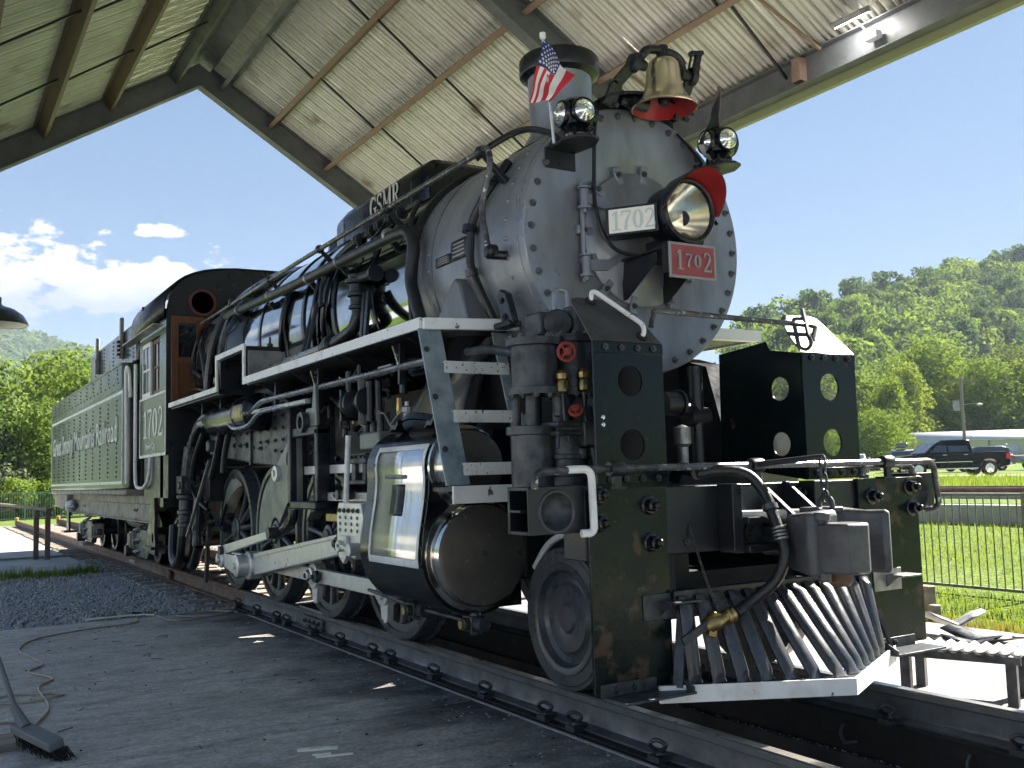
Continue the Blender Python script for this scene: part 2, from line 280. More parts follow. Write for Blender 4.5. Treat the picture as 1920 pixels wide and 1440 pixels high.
def tag(o, label, cat=None, group=None, kind=None):
    if label: o['label'] = label
    if cat: o['category'] = cat
    if group: o['group'] = group
    if kind: o['kind'] = kind
    return o
def thing(name, loc, label, cat, group=None):
    o = bpy.data.objects.new(name, None); S.collection.objects.link(o); o.empty_display_size = 0.2
    o.matrix_basis = Matrix.Translation(V(loc)); WM[o.name] = o.matrix_basis.copy(); return tag(o, label, cat, group)
def rnd(pts, r, k=5):                             # polyline with rounded corners
    pts = [V(p) for p in pts]; o = [pts[0]]
    for i in range(1, len(pts) - 1):
        a = pts[i - 1] - pts[i]; b = pts[i + 1] - pts[i]; d = min(r, a.length * .49, b.length * .49)
        p = pts[i] + a.normalized() * d; q = pts[i] + b.normalized() * d
        for j in range(k + 1):
            t = j / k; o.append(p * (1 - t) ** 2 + pts[i] * (2 * t * (1 - t)) + q * t * t)
    return o + [pts[-1]]
def crv(pts, k=8):                                # Catmull-Rom through points
    P = [V(p) for p in pts]; P = [P[0] * 2 - P[1]] + P + [P[-1] * 2 - P[-2]]; o = []
    for i in range(1, len(P) - 2):
        for j in range(k):
            t = j / k; a, b, c, d = P[i - 1], P[i], P[i + 1], P[i + 2]
            o.append(((b * 2) + (c - a) * t + (a * 2 - b * 5 + c * 4 - d) * t * t + (b * 3 - a - c * 3 + d) * t ** 3) * 0.5)
    return o + [P[-2]]
def axis_mat(o, ax, spin=0.0):                    # local +z -> ax
    z = V(ax).normalized(); q = z.to_track_quat('Z', 'Y'); return Matrix.Translation(V(o)) @ q.to_matrix().to_4x4() @ Matrix.Rotation(spin, 4, 'Z')
# lettering: strokes (x, y, width) on a cell of height 1, slab serifs
def _arc(cx, cy, rx, ry, a0, a1, w0, w1, n=10):
    o = []
    for i in range(n + 1):
        t = i / n; a = math.radians(a0 + (a1 - a0) * t); o.append((cx + rx * math.cos(a), cy + ry * math.sin(a), w0 + (w1 - w0) * math.sin(math.pi * t)))
    return o
GL = {'1': (.46, [[(.25, .02, .15), (.25, 1, .15)], [(.06, .80, .07), (.22, .96, .10)], [(.04, .03, .06), (.46, .03, .06)]]),
      '7': (.56, [[(.04, .95, .10), (.54, .95, .10)], [(.52, .92, .07), (.30, .45, .13), (.24, 0, .16)], [(.06, .95, .05), (.06, .74, .05)]]),
      '0': (.60, [_arc(.31, .5, .20, .45, 90, 270, .05, .17), _arc(.31, .5, .20, .45, 270, 450, .05, .17)]),
      '2': (.58, [_arc(.28, .72, .19, .24, 170, 0, .09, .08) + [(.45, .60, .16), (.28, .32, .11), (.08, .08, .07)], [(.05, .05, .10), (.54, .05, .10)], [(.52, .02, .05), (.54, .24, .05)]]),
      'G': (.70, [_arc(.36, .5, .27, .46, 45, 270, .06, .18), [(.36, .04, .06), (.58, .10, .08)], [(.58, .02, .13), (.58, .42, .13)], [(.40, .42, .06), (.70, .42, .06)], [(.60, .72, .05), (.60, .98, .05)]]),
      'S': (.56, [_arc(.28, .73, .19, .23, 20, 250, .06, .12) + [(.34, .48, .18)] + _arc(.28, .27, .20, .23, 70, -160, .10, .10), [(.48, .72, .05), (.48, .98, .05)], [(.06, .02, .05), (.06, .3, .05)]]),
      'M': (.92, [[(.15, 0, .06), (.15, 1, .06)], [(.15, 1, .12), (.46, .02, .16)], [(.46, .02, .06), (.76, 1, .06)], [(.77, 0, .16), (.77, 1, .16)], [(.03, .03, .06), (.27, .03, .06)], [(.63, .03, .06), (.91, .03, .06)], [(.03, .97, .06), (.2, .97, .06)], [(.72, .97, .06), (.91, .97, .06)]]),
      'R': (.72, [[(.18, 0, .16), (.18, 1, .16)], [(.18, .97, .06), (.38, .97, .06)] + _arc(.38, .74, .18, .23, 85, -85, .07, .13) + [(.18, .5, .06)], [(.36, .5, .08), (.58, .06, .15), (.72, .03, .06)], [(.03, .03, .06), (.32, .03, .06)], [(.03, .97, .06), (.3, .97, .06)]])}
def lettering(text, o, e1, e2, h, th, wscale=1.0, gap=.06, thin=1.0):
    mb = MB(); o = V(o); e1 = V(e1).normalized(); e2 = V(e2).normalized(); nn = e1.cross(e2); x = 0
    for k, ch in enumerate(text):
        w, st = GL[ch]
        for si, s in enumerate(st):
            vs = []; m = len(s)
            for i, (a, b, ww) in enumerate(s):
                p0 = s[max(0, i - 1)]; p1 = s[min(m - 1, i + 1)]; dx = (p1[0] - p0[0]); dy = (p1[1] - p0[1]); l = math.hypot(dx, dy) or 1
                ox = -dy / l * ww * thin / 2; oy = dx / l * ww * thin / 2
                for sg in (1, -1):
                    for zz in (0, th + si * 0.0004):
                        vs.append(o + e1 * ((x + (a + sg * ox) * wscale) * h) + e2 * ((b + sg * oy) * h) + nn * zz)
            fs = []
            for i in range(m - 1):
                q = i * 4; r = q + 4; fs += [(q + 1, q + 3, r + 3, r + 1), (q, r, r + 2, q + 2), (q, q + 1, r + 1, r), (q + 2, r + 2, r + 3, q + 3)]
            fs += [(0, 2, 3, 1), ((m - 1) * 4, (m - 1) * 4 + 1, (m - 1) * 4 + 3, (m - 1) * 4 + 2)]
            mb.add(vs, fs)
        x += (w + gap) * wscale
    return mb, x * h
def text_mesh(text, size, M, name, material, parent, extrude=0.002, offset=0.0):
    c = bpy.data.curves.new(name, 'FONT'); c.body = text; c.size = size; c.extrude = extrude; c.offset = offset; c.resolution_u = 2; c.space_character = 1.06
    t = bpy.data.objects.new('tmp', c); S.collection.objects.link(t); bpy.context.view_layer.update()
    me = bpy.data.meshes.new_from_object(t.evaluated_get(bpy.context.evaluated_depsgraph_get())); bpy.data.objects.remove(t)
    me.materials.clear(); me.materials.append(MATS[material]); return place(name, me, M, parent)
# ------------------------------------------------------------------ ground sheet
def gmat(name, build):
    m = bpy.data.materials.new(name); m.use_nodes = True; t = m.node_tree; build(t, t.nodes, t.links.new, t.nodes['Principled BSDF']); MATS[name] = m
def _noise(n, l, src, sc, det=6, rough=.6, stretch=None):
    a = n.new('ShaderNodeTexNoise'); a.inputs['Scale'].default_value = sc; a.inputs['Detail'].default_value = det; a.inputs['Roughness'].default_value = rough
    if stretch:
        mpn = n.new('ShaderNodeMapping'); mpn.inputs['Scale'].default_value = stretch; l(src, mpn.inputs[0]); src = mpn.outputs[0]
    l(src, a.inputs['Vector']); return a.outputs[0]
def _rng(n, l, src, a, b, c=0.0, d=1.0):
    r = n.new('ShaderNodeMapRange'); 
    for i, v in enumerate((a, b, c, d)): r.inputs[i + 1].default_value = v
    l(src, r.inputs[0]); return r.outputs[0]
def _mix(n, l, f, a, b):
    x = n.new('ShaderNodeMixRGB')
    if isinstance(f, float): x.inputs[0].default_value = f
    else: l(f, x.inputs[0])
    for i, q in ((1, a), (2, b)):
        if isinstance(q, tuple): x.inputs[i].default_value = (*q, 1)
        else: l(q, x.inputs[i])
    return x.outputs[0]
def _bump(n, l, p, h, s, d=.01):
    b = n.new('ShaderNodeBump'); b.inputs['Strength'].default_value = s; b.inputs['Distance'].default_value = d; l(h, b.inputs['Height']); l(b.outputs[0], p.inputs['Normal'])
def m_grass(t, n, l, p):
    g = n.new('ShaderNodeNewGeometry').outputs['Position']
    c = _mix(n, l, _rng(n, l, _noise(n, l, g, .5), .35, .65), (.11, .17, .03), (.17, .22, .045))
    c = _mix(n, l, _rng(n, l, _noise(n, l, g, .13), .55, .68), c, (.21, .17, .10))
    c = _mix(n, l, _rng(n, l, _noise(n, l, g, 14), .4, .6), c, (.06, .10, .02))
    l(c, p.inputs['Base Color']); p.inputs['Roughness'].default_value = .95; p.inputs['Specular IOR Level'].default_value = .1; _bump(n, l, p, _noise(n, l, g, 25), .8, .05)
gmat('grass_ground', m_grass)
def m_slab(t, n, l, p):
    g = n.new('ShaderNodeNewGeometry').outputs['Position']
    sp = n.new('ShaderNodeSeparateXYZ'); l(g, sp.inputs[0])
    base = _mix(n, l, _rng(n, l, _noise(n, l, g, 1.1, 8), .35, .68), (.38, .36, .335), (.50, .475, .445))
    base = _mix(n, l, _rng(n, l, _noise(n, l, g, 5, 8, .7, (1, .25, 1)), .5, .72), base, (.23, .215, .20))
    base = _mix(n, l, _rng(n, l, _noise(n, l, g, 9, 8, .7, (1.2, .16, 1)), .60, .70), base, (.56, .555, .55))
    # oil soaked band beside the rail, broken up by noise
    ad = n.new('ShaderNodeMath'); ad.operation = 'MULTIPLY_ADD'; l(_noise(n, l, g, 1.6, 6), ad.inputs[0]); ad.inputs[1].default_value = 2.4; l(sp.outputs['Y'], ad.inputs[2])
    base = _mix(n, l, _rng(n, l, ad.outputs[0], -.70, .35, 0, .92), base, (.032, .033, .036))
    base = _mix(n, l, _rng(n, l, _noise(n, l, g, 60, 3), .64, .70), base, (.42, .40, .38))
    base = _mix(n, l, _rng(n, l, _noise(n, l, g, 2.3, 9, .75, (1, .5, 1)), .58, .64, 0, .55), base, (.50, .50, .50))
    for sc, lo, hi in ((75, .55, 1.45), (26, .72, 1.28), (9, .8, 1.2)):
        mm = n.new('ShaderNodeMixRGB'); mm.blend_type = 'MULTIPLY'; mm.inputs[0].default_value = 1; l(base, mm.inputs[1]); l(_rng(n, l, _noise(n, l, g, sc, 5, .7, (1, .45, 1)), .32, .68, lo, hi), mm.inputs[2]); base = mm.outputs[0]
    l(base, p.inputs['Base Color']); l(_rng(n, l, _noise(n, l, g, 2.2), .35, .65, .48, .78), p.inputs['Roughness'])
    _bump(n, l, p, _noise(n, l, g, 35, 8, .7), .35, .012)
gmat('slab', m_slab)
def m_apron(t, n, l, p):
    g = n.new('ShaderNodeNewGeometry').outputs['Position']
    c = _mix(n, l, _rng(n, l, _noise(n, l, g, 1.3, 8), .4, .62), (.27, .255, .245), (.18, .16, .15))
    c = _mix(n, l, _rng(n, l, _noise(n, l, g, 6, 8, .7), .56, .68), c, (.11, .095, .08))
    l(c, p.inputs['Base Color']); p.inputs['Roughness'].default_value = .85; _bump(n, l, p, _noise(n, l, g, 30, 8, .7), .5, .015)
gmat('apron', m_apron)
def m_dirt(t, n, l, p):
    g = n.new('ShaderNodeNewGeometry').outputs['Position']
    c = _mix(n, l, _rng(n, l, _noise(n, l, g, 3, 8), .4, .6), (.17, .165, .16), (.26, .25, .24))
    c = _mix(n, l, _rng(n, l, _noise(n, l, g, 30, 4), .45, .6), c, (.06, .056, .052))
    l(c, p.inputs['Base Color']); p.inputs['Roughness'].default_value = .95; _bump(n, l, p, _noise(n, l, g, 40, 8, .7), 1, .03)
gmat('ballast', m_dirt)
def m_road(t, n, l, p):
    g = n.new('ShaderNodeNewGeometry').outputs['Position']
    c = _mix(n, l, _rng(n, l, _noise(n, l, g, .6, 8), .4, .6), (.30, .25, .20), (.36, .31, .26))
    l(c, p.inputs['Base Color']); p.inputs['Roughness'].default_value = .95
gmat('gravel_road', m_road)

def gh(x, y):                                     # ground height: the yard lies low, the far side rises to the road
    s = min(1, max(0, (y - 13.1) / .6)); s = s * s * (3 - 2 * s); q = min(1, max(0, (y - 7) / 5.5))
    return -0.26 + 0.36 * q + 0.38 * s + 0.012 * max(0, y - 50) + .03 * max(0, y - 75)
ys = [-2500, -900, -300, -120, -60, -30, -14, -6, -3, -.97, .97, 4.05, 6, 9, 12.3, 12.8, 13.2, 13.6, 14.2, 18, 26, 34, 42, 50, 60, 80, 120, 200, 400, 900, 2500]
xs = [-2500, -1200, -600, -300, -150, -80, -50, -38, -25, -15, -7, 0, 6, 14, 30, 80, 300, 1000, 2500]
mb = MB(); P = [[(x, y, gh(x, y)) for y in ys] for x in xs]; nY = len(ys)
fs = [(i * nY + j, i * nY + j + 1, (i + 1) * nY + j + 1, (i + 1) * nY + j) for i in range(len(xs) - 1) for j in range(nY - 1)
      if not (xs[i] >= -7 and xs[i + 1] <= 14 and ys[j] >= -.97 and ys[j + 1] <= .97)]
mb.add([p for r in P for p in r], fs)
tag(mb.build('ground', 'grass_ground', smooth=0, recalc=False), None, kind='structure')
tag(MB().prism([(-60, -40), (90, -40), (90, 40), (14.05, 40), (14.05, -13.05), (-60, -13.05)], (0, 0, -.28), (1, 0, 0), (0, 1, 0), .045).build('gravel_lot', 'lot_gravel', smooth=0), None, kind='structure')
# ------------------------------------------------------------------ shed floor slab in cast bays
fl = tag(MB().box(-6.83, 14, -13, -.94, -.255, -.222).build('shed_floor', 'concrete_pit', smooth=0), None, kind='structure')
for a, b in ((-6.86, -.905), (-.893, 5.1), (5.112, 14)):
    for c, d in ((-6.9, -.93), (-13.0, -6.912)):
        MB().box(a, b, c, d, -.222, -.2).build('slab_bay', 'slab', fl, bevel=.006)
mb = MB()                                          # concrete edge kerb at the end of the slab
mb.box(-6.98, -6.863, -9, -.93, -.30, -.206)
mb.build('slab_edge', 'concrete_kerb', fl, bevel=.008)
# far side apron
tag(MB().box(-14, 14, .93, 4.0, -.26, -.2).build('apron', 'apron', bevel=.01), None, kind='structure')
# ------------------------------------------------------------------ inspection pit
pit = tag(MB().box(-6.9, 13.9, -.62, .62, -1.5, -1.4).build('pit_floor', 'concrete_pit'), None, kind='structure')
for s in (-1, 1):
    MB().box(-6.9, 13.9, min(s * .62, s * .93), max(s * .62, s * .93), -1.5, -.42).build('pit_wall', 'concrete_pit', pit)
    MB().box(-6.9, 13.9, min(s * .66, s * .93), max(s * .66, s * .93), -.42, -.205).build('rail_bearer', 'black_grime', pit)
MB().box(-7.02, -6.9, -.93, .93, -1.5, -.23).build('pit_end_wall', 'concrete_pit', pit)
mb = MB()
for i in range(900):                               # grit on the pit ledges
    s = random.choice((-1, 1)); x = random.uniform(-3, 6); y = s * random.uniform(.625, .657); r = random.uniform(.002, .007)
    mb.lathe((x, y, -.42), (random.uniform(-.3, .3), random.uniform(-.3, .3), 1), [(r, 0), (r * .6, r * .9), (0, r)], 5)
tag(mb.build('ledge_grit', 'gravel_stone', pit), None, kind='stuff')
# ------------------------------------------------------------------ track
trk = tag(thing('railway_track', (0, 0, -.2), None, None), None, kind='structure')
RP = [(-.07, -.19), (.07, -.19), (.07, -.178), (.018, -.162), (.011, -.145), (.011, -.055), (.036, -.042), (.036, -.008), (.03, -.003), (-.03, -.003), (-.036, -.008), (-.036, -.042), (-.011, -.055), (-.011, -.145), (-.018, -.162), (-.07, -.178)]
for s in (-1, 1):
    y0 = s * .7525
    for a, b, m_ in ((-6.9, 14, 'rail_steel'), (-39, -6.91, 'rail_rust')):
        MB().prism(RP, (a, y0, 0), (0, 1, 0), (0, 0, 1), b - a).build('rail', m_, trk)
        MB().box(a, b, y0 - .029, y0 + .029, -.0025, 0).build('rail_head', 'rail_top' if a > -7 else 'rail_rust', trk)
    MB().box(-6.9, 14, y0 - .125, y0 + .125, -.204, -.191).build('sole_plate', 'black_grime', trk)
    MB().box(-6.2, 14, s * .93 - .012, s * .93 + .012, -.21, -.196).build('edge_mortar', 'concrete_pale', trk) if s < 0 else None
# rail clips: looped spring clips each on a small shoulder block
def clip_mesh():
    m = MB(); m.box(-.045, .045, -.05, .02, 0, .03)
    m.tube(crv([(-.03, .045, .035), (-.03, -.005, .05), (-.03, -.045, .085), (-.005, -.02, .105), (.02, .02, .075), (.02, -.03, .045), (.045, -.045, .05), (.055, .03, .04)], 5), .0115, 8)
    return m.mesh('rail_clip', 'iron_dark')
cm = clip_mesh()
for x in (-6.88, -6.1, -5.39, -5.07, -4.28, -3.56, -2.82, -2.46, -1.68, -.91, -.17, .14, .89, 1.65, 2.4):
    place('rail_clip', cm, Matrix.Translation((x, -.845, -.192)), trk)
for x in (-.5, .35, 1.1, 1.9, 2.7): place('rail_clip', cm, Matrix.Translation((x, .655, -.192)), trk)
for x in (.8, 1.63, 2.4):                          # hooked bolts on the pit side of the far rail bearer
    MB().tube(crv([(x - .02, .64, -.25), (x - .02, .61, -.3), (x + .02, .60, -.345), (x + .09, .63, -.33)], 5), .012, 8).build('hook_bolt', 'iron_dark', trk)
j = MB().box(-4.75, -4.2, -.795, -.765, -.145, -.058); j.box(-4.75, -4.2, -.805, -.79, -.165, -.14)
jp = j.build('fishplate', 'rail_steel', trk, bevel=.004)
for k in range(4): MB().lathe((-4.66 + k * .125, -.795, -.1), (0, -1, 0), [(.022, 0), (.022, .018), (.012, .02), (.012, .032)], 8).build('bolt', 'iron_dark', jp)
MB().box(-10.95, -10.75, -.83, -.79, -.16, -.03).build('fishplate', 'rail_rust', trk, bevel=.004)
tm = MB().box(-.11, .11, -1.25, 1.25, -.16, 0).mesh('tie', 'timber', 0)
for i in range(54):
    o = place('tie', tm, Matrix.Translation((-7.35 - i * .58, random.uniform(-.03, .03), -.195 + random.uniform(-.006, .004))), trk)
    o.modifiers.new('bevel', 'BEVEL').width = .012
for s in (-1, 1): MB().box(-39.15, -38.98, s * .7525 - .06, s * .7525 + .06, -.19, .12).build('rail_stop', 'yellow_paint', trk, bevel=.02)
# ballast
tag(MB().box(-40, -6.99, -4.6, 2.4, -.30, -.235).build('ballast_bed', 'ballast', smooth=0), None, kind='structure')
def stones(n, xr, yr, z, s0, s1, keep):
    base = np.array([(1, 0, 0), (-1, 0, 0), (0, 1, 0), (0, -1, 0), (0, 0, 1), (0, 0, -1)], float)
    F = np.array([(0, 2, 4), (2, 1, 4), (1, 3, 4), (3, 0, 4), (2, 0, 5), (1, 2, 5), (3, 1, 5), (0, 3, 5)])
    vs = []; fs = []; k = 0
    X = np.random.uniform(*xr, n); Y = np.random.uniform(*yr, n); SZ = np.random.uniform(s0, s1, n)
    for x, y, s in zip(X, Y, SZ):
        if not keep(x, y): continue
        a = np.random.uniform(-1, 1, (3, 3)); q, _ = np.linalg.qr(a); v = (base * np.random.uniform(.55, 1.1, (6, 1))) * np.array([1, .8, .6]) * s @ q
        v += np.array([x, y, z + random.uniform(-.3, .6) * s]); vs.append(v); fs.append(F + 6 * k); k += 1
    m = MB(); m.v = [tuple(p) for p in np.concatenate(vs)]; m.f = [tuple(f) for f in np.concatenate(fs)]; return m
kp = lambda x, y: not (y < -2.0 and -16.4 < x < -14.2) and y > -4.1 + (4.97 - x) * .055 and (abs(y + .7525) > .08)
m = stones(21000, (-17.5, -6.99), (-3.6, -.55), -.228, .016, .034, kp)
tag(m.build('ballast_stones', 'gravel_stone', smooth=0), 'loose grey crushed stone ballast beside the rail', None, kind='stuff')
m = stones(2600, (-30, -7), (-.6, 2.0), -.23, .02, .04, lambda x, y: True)
tag(m.build('ballast_stones', 'gravel_stone', smooth=0), 'stone ballast between the rails behind the engine', None, kind='stuff')
# concrete crossing slab at the left
cs = MB().prism([(-14.6, -1.33), (-17.9, -1.36), (-17.9, -4.4), (-14.05, -4.4)], (0, 0, -.25), (1, 0, 0), (0, 1, 0), .06)
tag(cs.build('walkway_slab', 'concrete_pale', bevel=.01), None, kind='structure')
MB().box(-38, -17.95, -4.4, -1.40, -.25, -.175).build('walkway', 'concrete_pale')
bpy.data.objects['walkway']['kind'] = 'structure'
gr = MB()
for i in range(9): gr.box(-17.95 - i * .04 - .03, -17.95 - i * .04, -3.6, -1.42, -.172, -.158)
tag(gr.build('drain_grating', 'iron_dark', bevel=.002), 'ribbed metal grating strip across the walkway end', 'grating')
def blades(n, fn, h0, h1, w, matn, name, z=-.26, lean=.35):
    vs = []; fs = []
    for i in range(n):
        x, y, zz = fn(); h = random.uniform(h0, h1); a = random.uniform(0, 6.28); l = random.uniform(0, lean) * h; b = random.uniform(0, 6.28); k = len(vs)
        dx, dy = math.cos(a) * w, math.sin(a) * w; lx, ly = math.cos(b) * l, math.sin(b) * l
        vs += [(x - dx, y - dy, zz), (x + dx, y + dy, zz), (x + dx * .6 + lx * .4, y + dy * .6 + ly * .4, zz + h * .6), (x - dx * .6 + lx * .4, y - dy * .6 + ly * .4, zz + h * .6), (x + lx, y + ly, zz + h)]
        fs += [(k, k + 1, k + 2, k + 3), (k + 3, k + 2, k + 4)]
    m = MB(); m.v = vs; m.f = fs; return m.build(name, matn, smooth=0, recalc=False)
WC = [(-13.75 + random.gauss(0, .22), -3.3 + i * .115, random.uniform(.05, .16)) for i in range(17)]
def weedspot():
    c = random.choice(WC); return (random.gauss(c[0], c[2]), random.gauss(c[1], c[2]), -.24)
tag(blades(1500, weedspot, .03, .24, .005, 'grass_blade', 'weeds'), 'weeds growing along the front of the concrete walkway', None, kind='stuff')
tag(blades(500, lambda: (random.gauss(-13.3, .5), random.uniform(-3.2, -1.2), -.24), .03, .12, .006, 'dry_blade', 'dry_weeds'), 'dry weeds in the ballast by the walkway', None, kind='stuff')
tag(blades(160, lambda: (random.gauss(-7.15, .08), random.gauss(-2.0, .18), -.22), .02, .08, .006, 'grass_blade', 'slab_weeds'), 'small weeds at the edge of the slab', None, kind='stuff')
# lawn on the far side
def lawn():
    y = 4.05 + 8.7 * random.random() ** 1.5; return (random.uniform(-8.5 - y * .3, 1.2), y, gh(0, y) - .005)
tag(blades(42000, lawn, .03, .10, .006, 'grass_blade', 'lawn_grass'), 'sunlit lawn grass behind the railing on the right', None, kind='stuff')
tag(blades(2500, lambda: (random.uniform(-6, 1), 4.0 + abs(random.gauss(0, .16)), -.25), .04, .15, .007, 'dry_blade', 'verge_grass'), 'dry grass along the edge of the concrete apron', None, kind='stuff')
tag(blades(22000, lambda: (random.uniform(-42, -8), random.uniform(19.5, 39.8), gh(0, 30)), .08, .30, .012, 'grass_blade', 'meadow_grass'), 'tall green meadow grass between the siding and the road', None, kind='stuff')
# ------------------------------------------------------------------ gable roof shed
shed = thing('train_shed', (-2, 0, -.26), 'open steel gable shed with ribbed metal roof over the locomotive', 'shed')
T = .625; zl = lambda y: 8.30 - T * abs(y)        # underside line of the rafters
cosr = 1 / math.sqrt(1 + T * T); nrm = lambda s: V((0, s * T * cosr, cosr)); dwn = lambda s: V((0, s * cosr, -T * cosr))
for X in (-12.4, -5.28, 1.85, 8.95):
    for s in (-1, 1):
        a = V((X, 0, zl(0))); b = V((X, s * 4.42, zl(4.42)))
        r = MB(); up_ = nrm(s)
        for off, w, h in ((.012, .20, .022), (.21, .012, .40), (.40, .20, .022)):
            r.bar(a + up_ * off, b + up_ * off, w, h, up_)
        r.build('rafter', 'frame_green', shed)
        c = MB(); c.box(X - .1, X + .1, s * 4.42 - .14, s * 4.42 - .12, -.26, 5.6); c.box(X - .1, X + .1, s * 4.42 + .12, s * 4.42 + .14, -.26, 5.6); c.box(X - .007, X + .007, s * 4.42 - .12, s * 4.42 + .12, -.26, 5.6); c.box(X - .2, X + .2, s * 4.42 - .2, s * 4.42 + .2, -.26, -.19)
        c.build('column', 'frame_green', shed)
for X in (-12.4, -5.28, 1.85, 8.95): MB().prism([(-.62, 8.30 - .62 * T - .004), (0, 8.296), (.62, 8.30 - .62 * T - .004), (.62, 8.30 - .62 * T + .40), (0, 8.74), (-.62, 8.30 - .62 * T + .40)], (X - .012, 0, 0), (0, 1, 0), (0, 0, 1), .024).build('ridge_plate', 'frame_green', shed)
for yy in (-3.42, -2.39, -1.37, -.30, .30, 1.18, 2.24, 3.36):
    s = 1 if yy > 0 else -1; up_ = nrm(s); d = dwn(s)
    for X0, X1 in ((-12.62, -5.38), (-5.18, 1.75), (1.95, 9.9)):
        p_ = MB(); a = V((X0, yy, zl(yy))); b = V((X1, yy, zl(yy)))
        p_.bar(a + up_ * .30, b + up_ * .30, .008, .20, up_); p_.bar(a + up_ * .40 + d * .035, b + up_ * .40 + d * .035, .07, .008, up_)
        p_.bar(a + up_ * .20 - d * .035, b + up_ * .20 - d * .035, .07, .008, up_); p_.bar(a + up_ * .213 - d * .07, b + up_ * .213 - d * .07, .008, .03, up_)
        p_.build('purlin', 'purlin_primer' if abs(yy) > .5 else 'frame_green', shed)
for Xb in (-12.4, -5.28, 1.85):
    for f in (.34, .67):
        for s, ys_ in ((1, (.30, 1.18, 2.24, 3.36, 4.4)), (-1, (.30, 1.37, 2.39, 3.42, 4.4))):
            for y0, y1 in zip(ys_[:-1], ys_[1:]):
                X = Xb + 7.13 * f; up_ = nrm(s)
                MB().bar(V((X + .06, s * y0, zl(y0))) + up_ * .30, V((X - .06, s * y1, zl(y1))) + up_ * .27, .028, .028, up_).build('sag_strut', 'black_satin', shed)
# ribbed roof sheets
def sheet(s):
    prof = []
    for k in range(3):
        x = k * .305; prof += [(x, 0), (x + .055, 0), (x + .063, .03), (x + .087, .03), (x + .095, 0), (x + .135, 0), (x + .143, .03), (x + .167, .03), (x + .175, 0), (x + .222, 0), (x + .230, .07), (x + .274, .07), (x + .282, 0)]
    prof.append((.925, 0)); m = MB(); P = []
    for y in (0.02, 1.5, 3.1, 4.62): P.append([V((x, s * y, zl(y))) + nrm(s) * (.415 + h) for x, h in prof])
    return m.grid(P).mesh('roof_sheet', 'roof_sheet', 30)
for s in (-1, 1):
    me = sheet(s)
    for k in range(25):
        o = place('roof_sheet', me, Matrix.Translation((-12.72 + k * .915, 0, k % 2 * .002)), shed)
        md = o.modifiers.new('thick', 'SOLIDIFY'); md.thickness = .0015
MB().grid([[(x, y, zl(y) + .53) for y in (-.35, 0, .35)] for x in (-12.75, 10.2)]).build('ridge_cap', 'frame_green', shed)
for s in (-1, 1):
    e = MB(); e.box(-12.6, 10, s * 4.50 - .006, s * 4.50 + .006, 5.60, 5.98); e.box(-12.6, 10, min(s * 4.36, s * 4.5), max(s * 4.36, s * 4.5), 5.592, 5.604); e.box(-12.6, 10, min(s * 4.40, s * 4.494), max(s * 4.40, s * 4.494), 5.95, 5.962)
    e.build('eave_strut', 'frame_green', shed)
    g = MB(); g.box(-12.8, 10.2, min(s * 4.53, s * 4.60), max(s * 4.53, s * 4.60), 5.50, 5.51); g.box(-12.8, 10.2, s * 4.595 - .005, s * 4.595 + .005, 5.51, 5.66); g.box(-12.8, 10.2, s * 4.532 - .002, s * 4.532 + .002, 5.51, 5.62); g.build('gutter', 'gutter_green', shed)
MB().box(-2.72, -2.60, 4.37, 4.49, 5.66, 5.93).build('bracket', 'purlin_primer', shed)
for i in range(9):
    x = -11.5 + i * 2.3
    MB().bar((x, 4.38, 5.9), (x - .15, 3.5, zl(3.5) + .32), .03, .03).build('eave_brace', 'purlin_primer', shed)
# floodlight
fl_ = thing('floodlight', (-1.72, 4.28, 5.8), 'lit rectangular floodlight under the right eave of the shed', 'floodlight')
b = MB(); Mx = Matrix.Translation((-1.72, 4.20, 5.98)) @ Matrix.Rotation(math.radians(28), 4, 'X')
b.box(-.19, .19, -.10, .10, -.03, .035); b.xf(Mx); b.build('housing', 'tread_grey', fl_, bevel=.01)
em = bpy.data.materials.new('led_panel'); em.use_nodes = True; pn = em.node_tree.nodes['Principled BSDF']; pn.inputs['Emission Color'].default_value = (1, .95, .88, 1); pn.inputs['Emission Strength'].default_value = 14; MATS['led_panel'] = em
b = MB().box(-.165, .165, -.08, .08, -.036, -.031).xf(Mx); b.build('lamp_panel', 'led_panel', fl_)
MB().box(-1.70, -1.54, 4.36, 4.46, 5.74, 5.82).build('junction_box', 'shed_white', fl_, bevel=.006)
MB().tube([(-1.66, 4.40, 5.82), (-1.70, 4.36, 5.9), (-1.72, 4.24, 5.97)], .012, 8).build('conduit', 'tread_grey', fl_)
# ================================================================== the locomotive
LO = thing('steam_locomotive', (-4, 0, 0), 'black and grey steam locomotive numbered 1702 standing under the shed', 'locomotive')
ZB = 2.829; RS = .906
hexm = MB().lathe((0, 0, 0), (0, 0, 1), [(.030, 0), (.030, .004), (.020, .005), (.020, .020), (.017, .023), (.010, .023), (.010, .034), (.007, .037)], 6 * 2).mesh('bolt', 'iron_dark', 30)
hexg = MB().lathe((0, 0, 0), (0, 0, 1), [(.026, 0), (.026, .003), (.019, .004), (.019, .018), (.016, .021), (.009, .021), (.009, .034), (.007, .037)], 6 * 2).mesh('bolt', 'bolt_grey', 30)
hexs = MB().lathe((0, 0, 0), (0, 0, 1), [(.020, 0), (.020, .012), (.010, .013), (.010, .022)], 6).mesh('bolt', 'iron_dark', 30)
hexb = MB().lathe((0, 0, 0), (0, 0, 1), [(.052, 0), (.052, .006), (.046, .010), (.034, .011), (.034, .046), (.026, .052), (.020, .053), (.020, .078), (.012, .086)], 12).mesh('nut', 'black_gloss', 30)
rivm = MB().lathe((0, 0, 0), (0, 0, 1), [(.016, 0), (.014, .006), (.008, .011), (0, .013)], 8).mesh('rivet', 'smokebox_grey', 60)
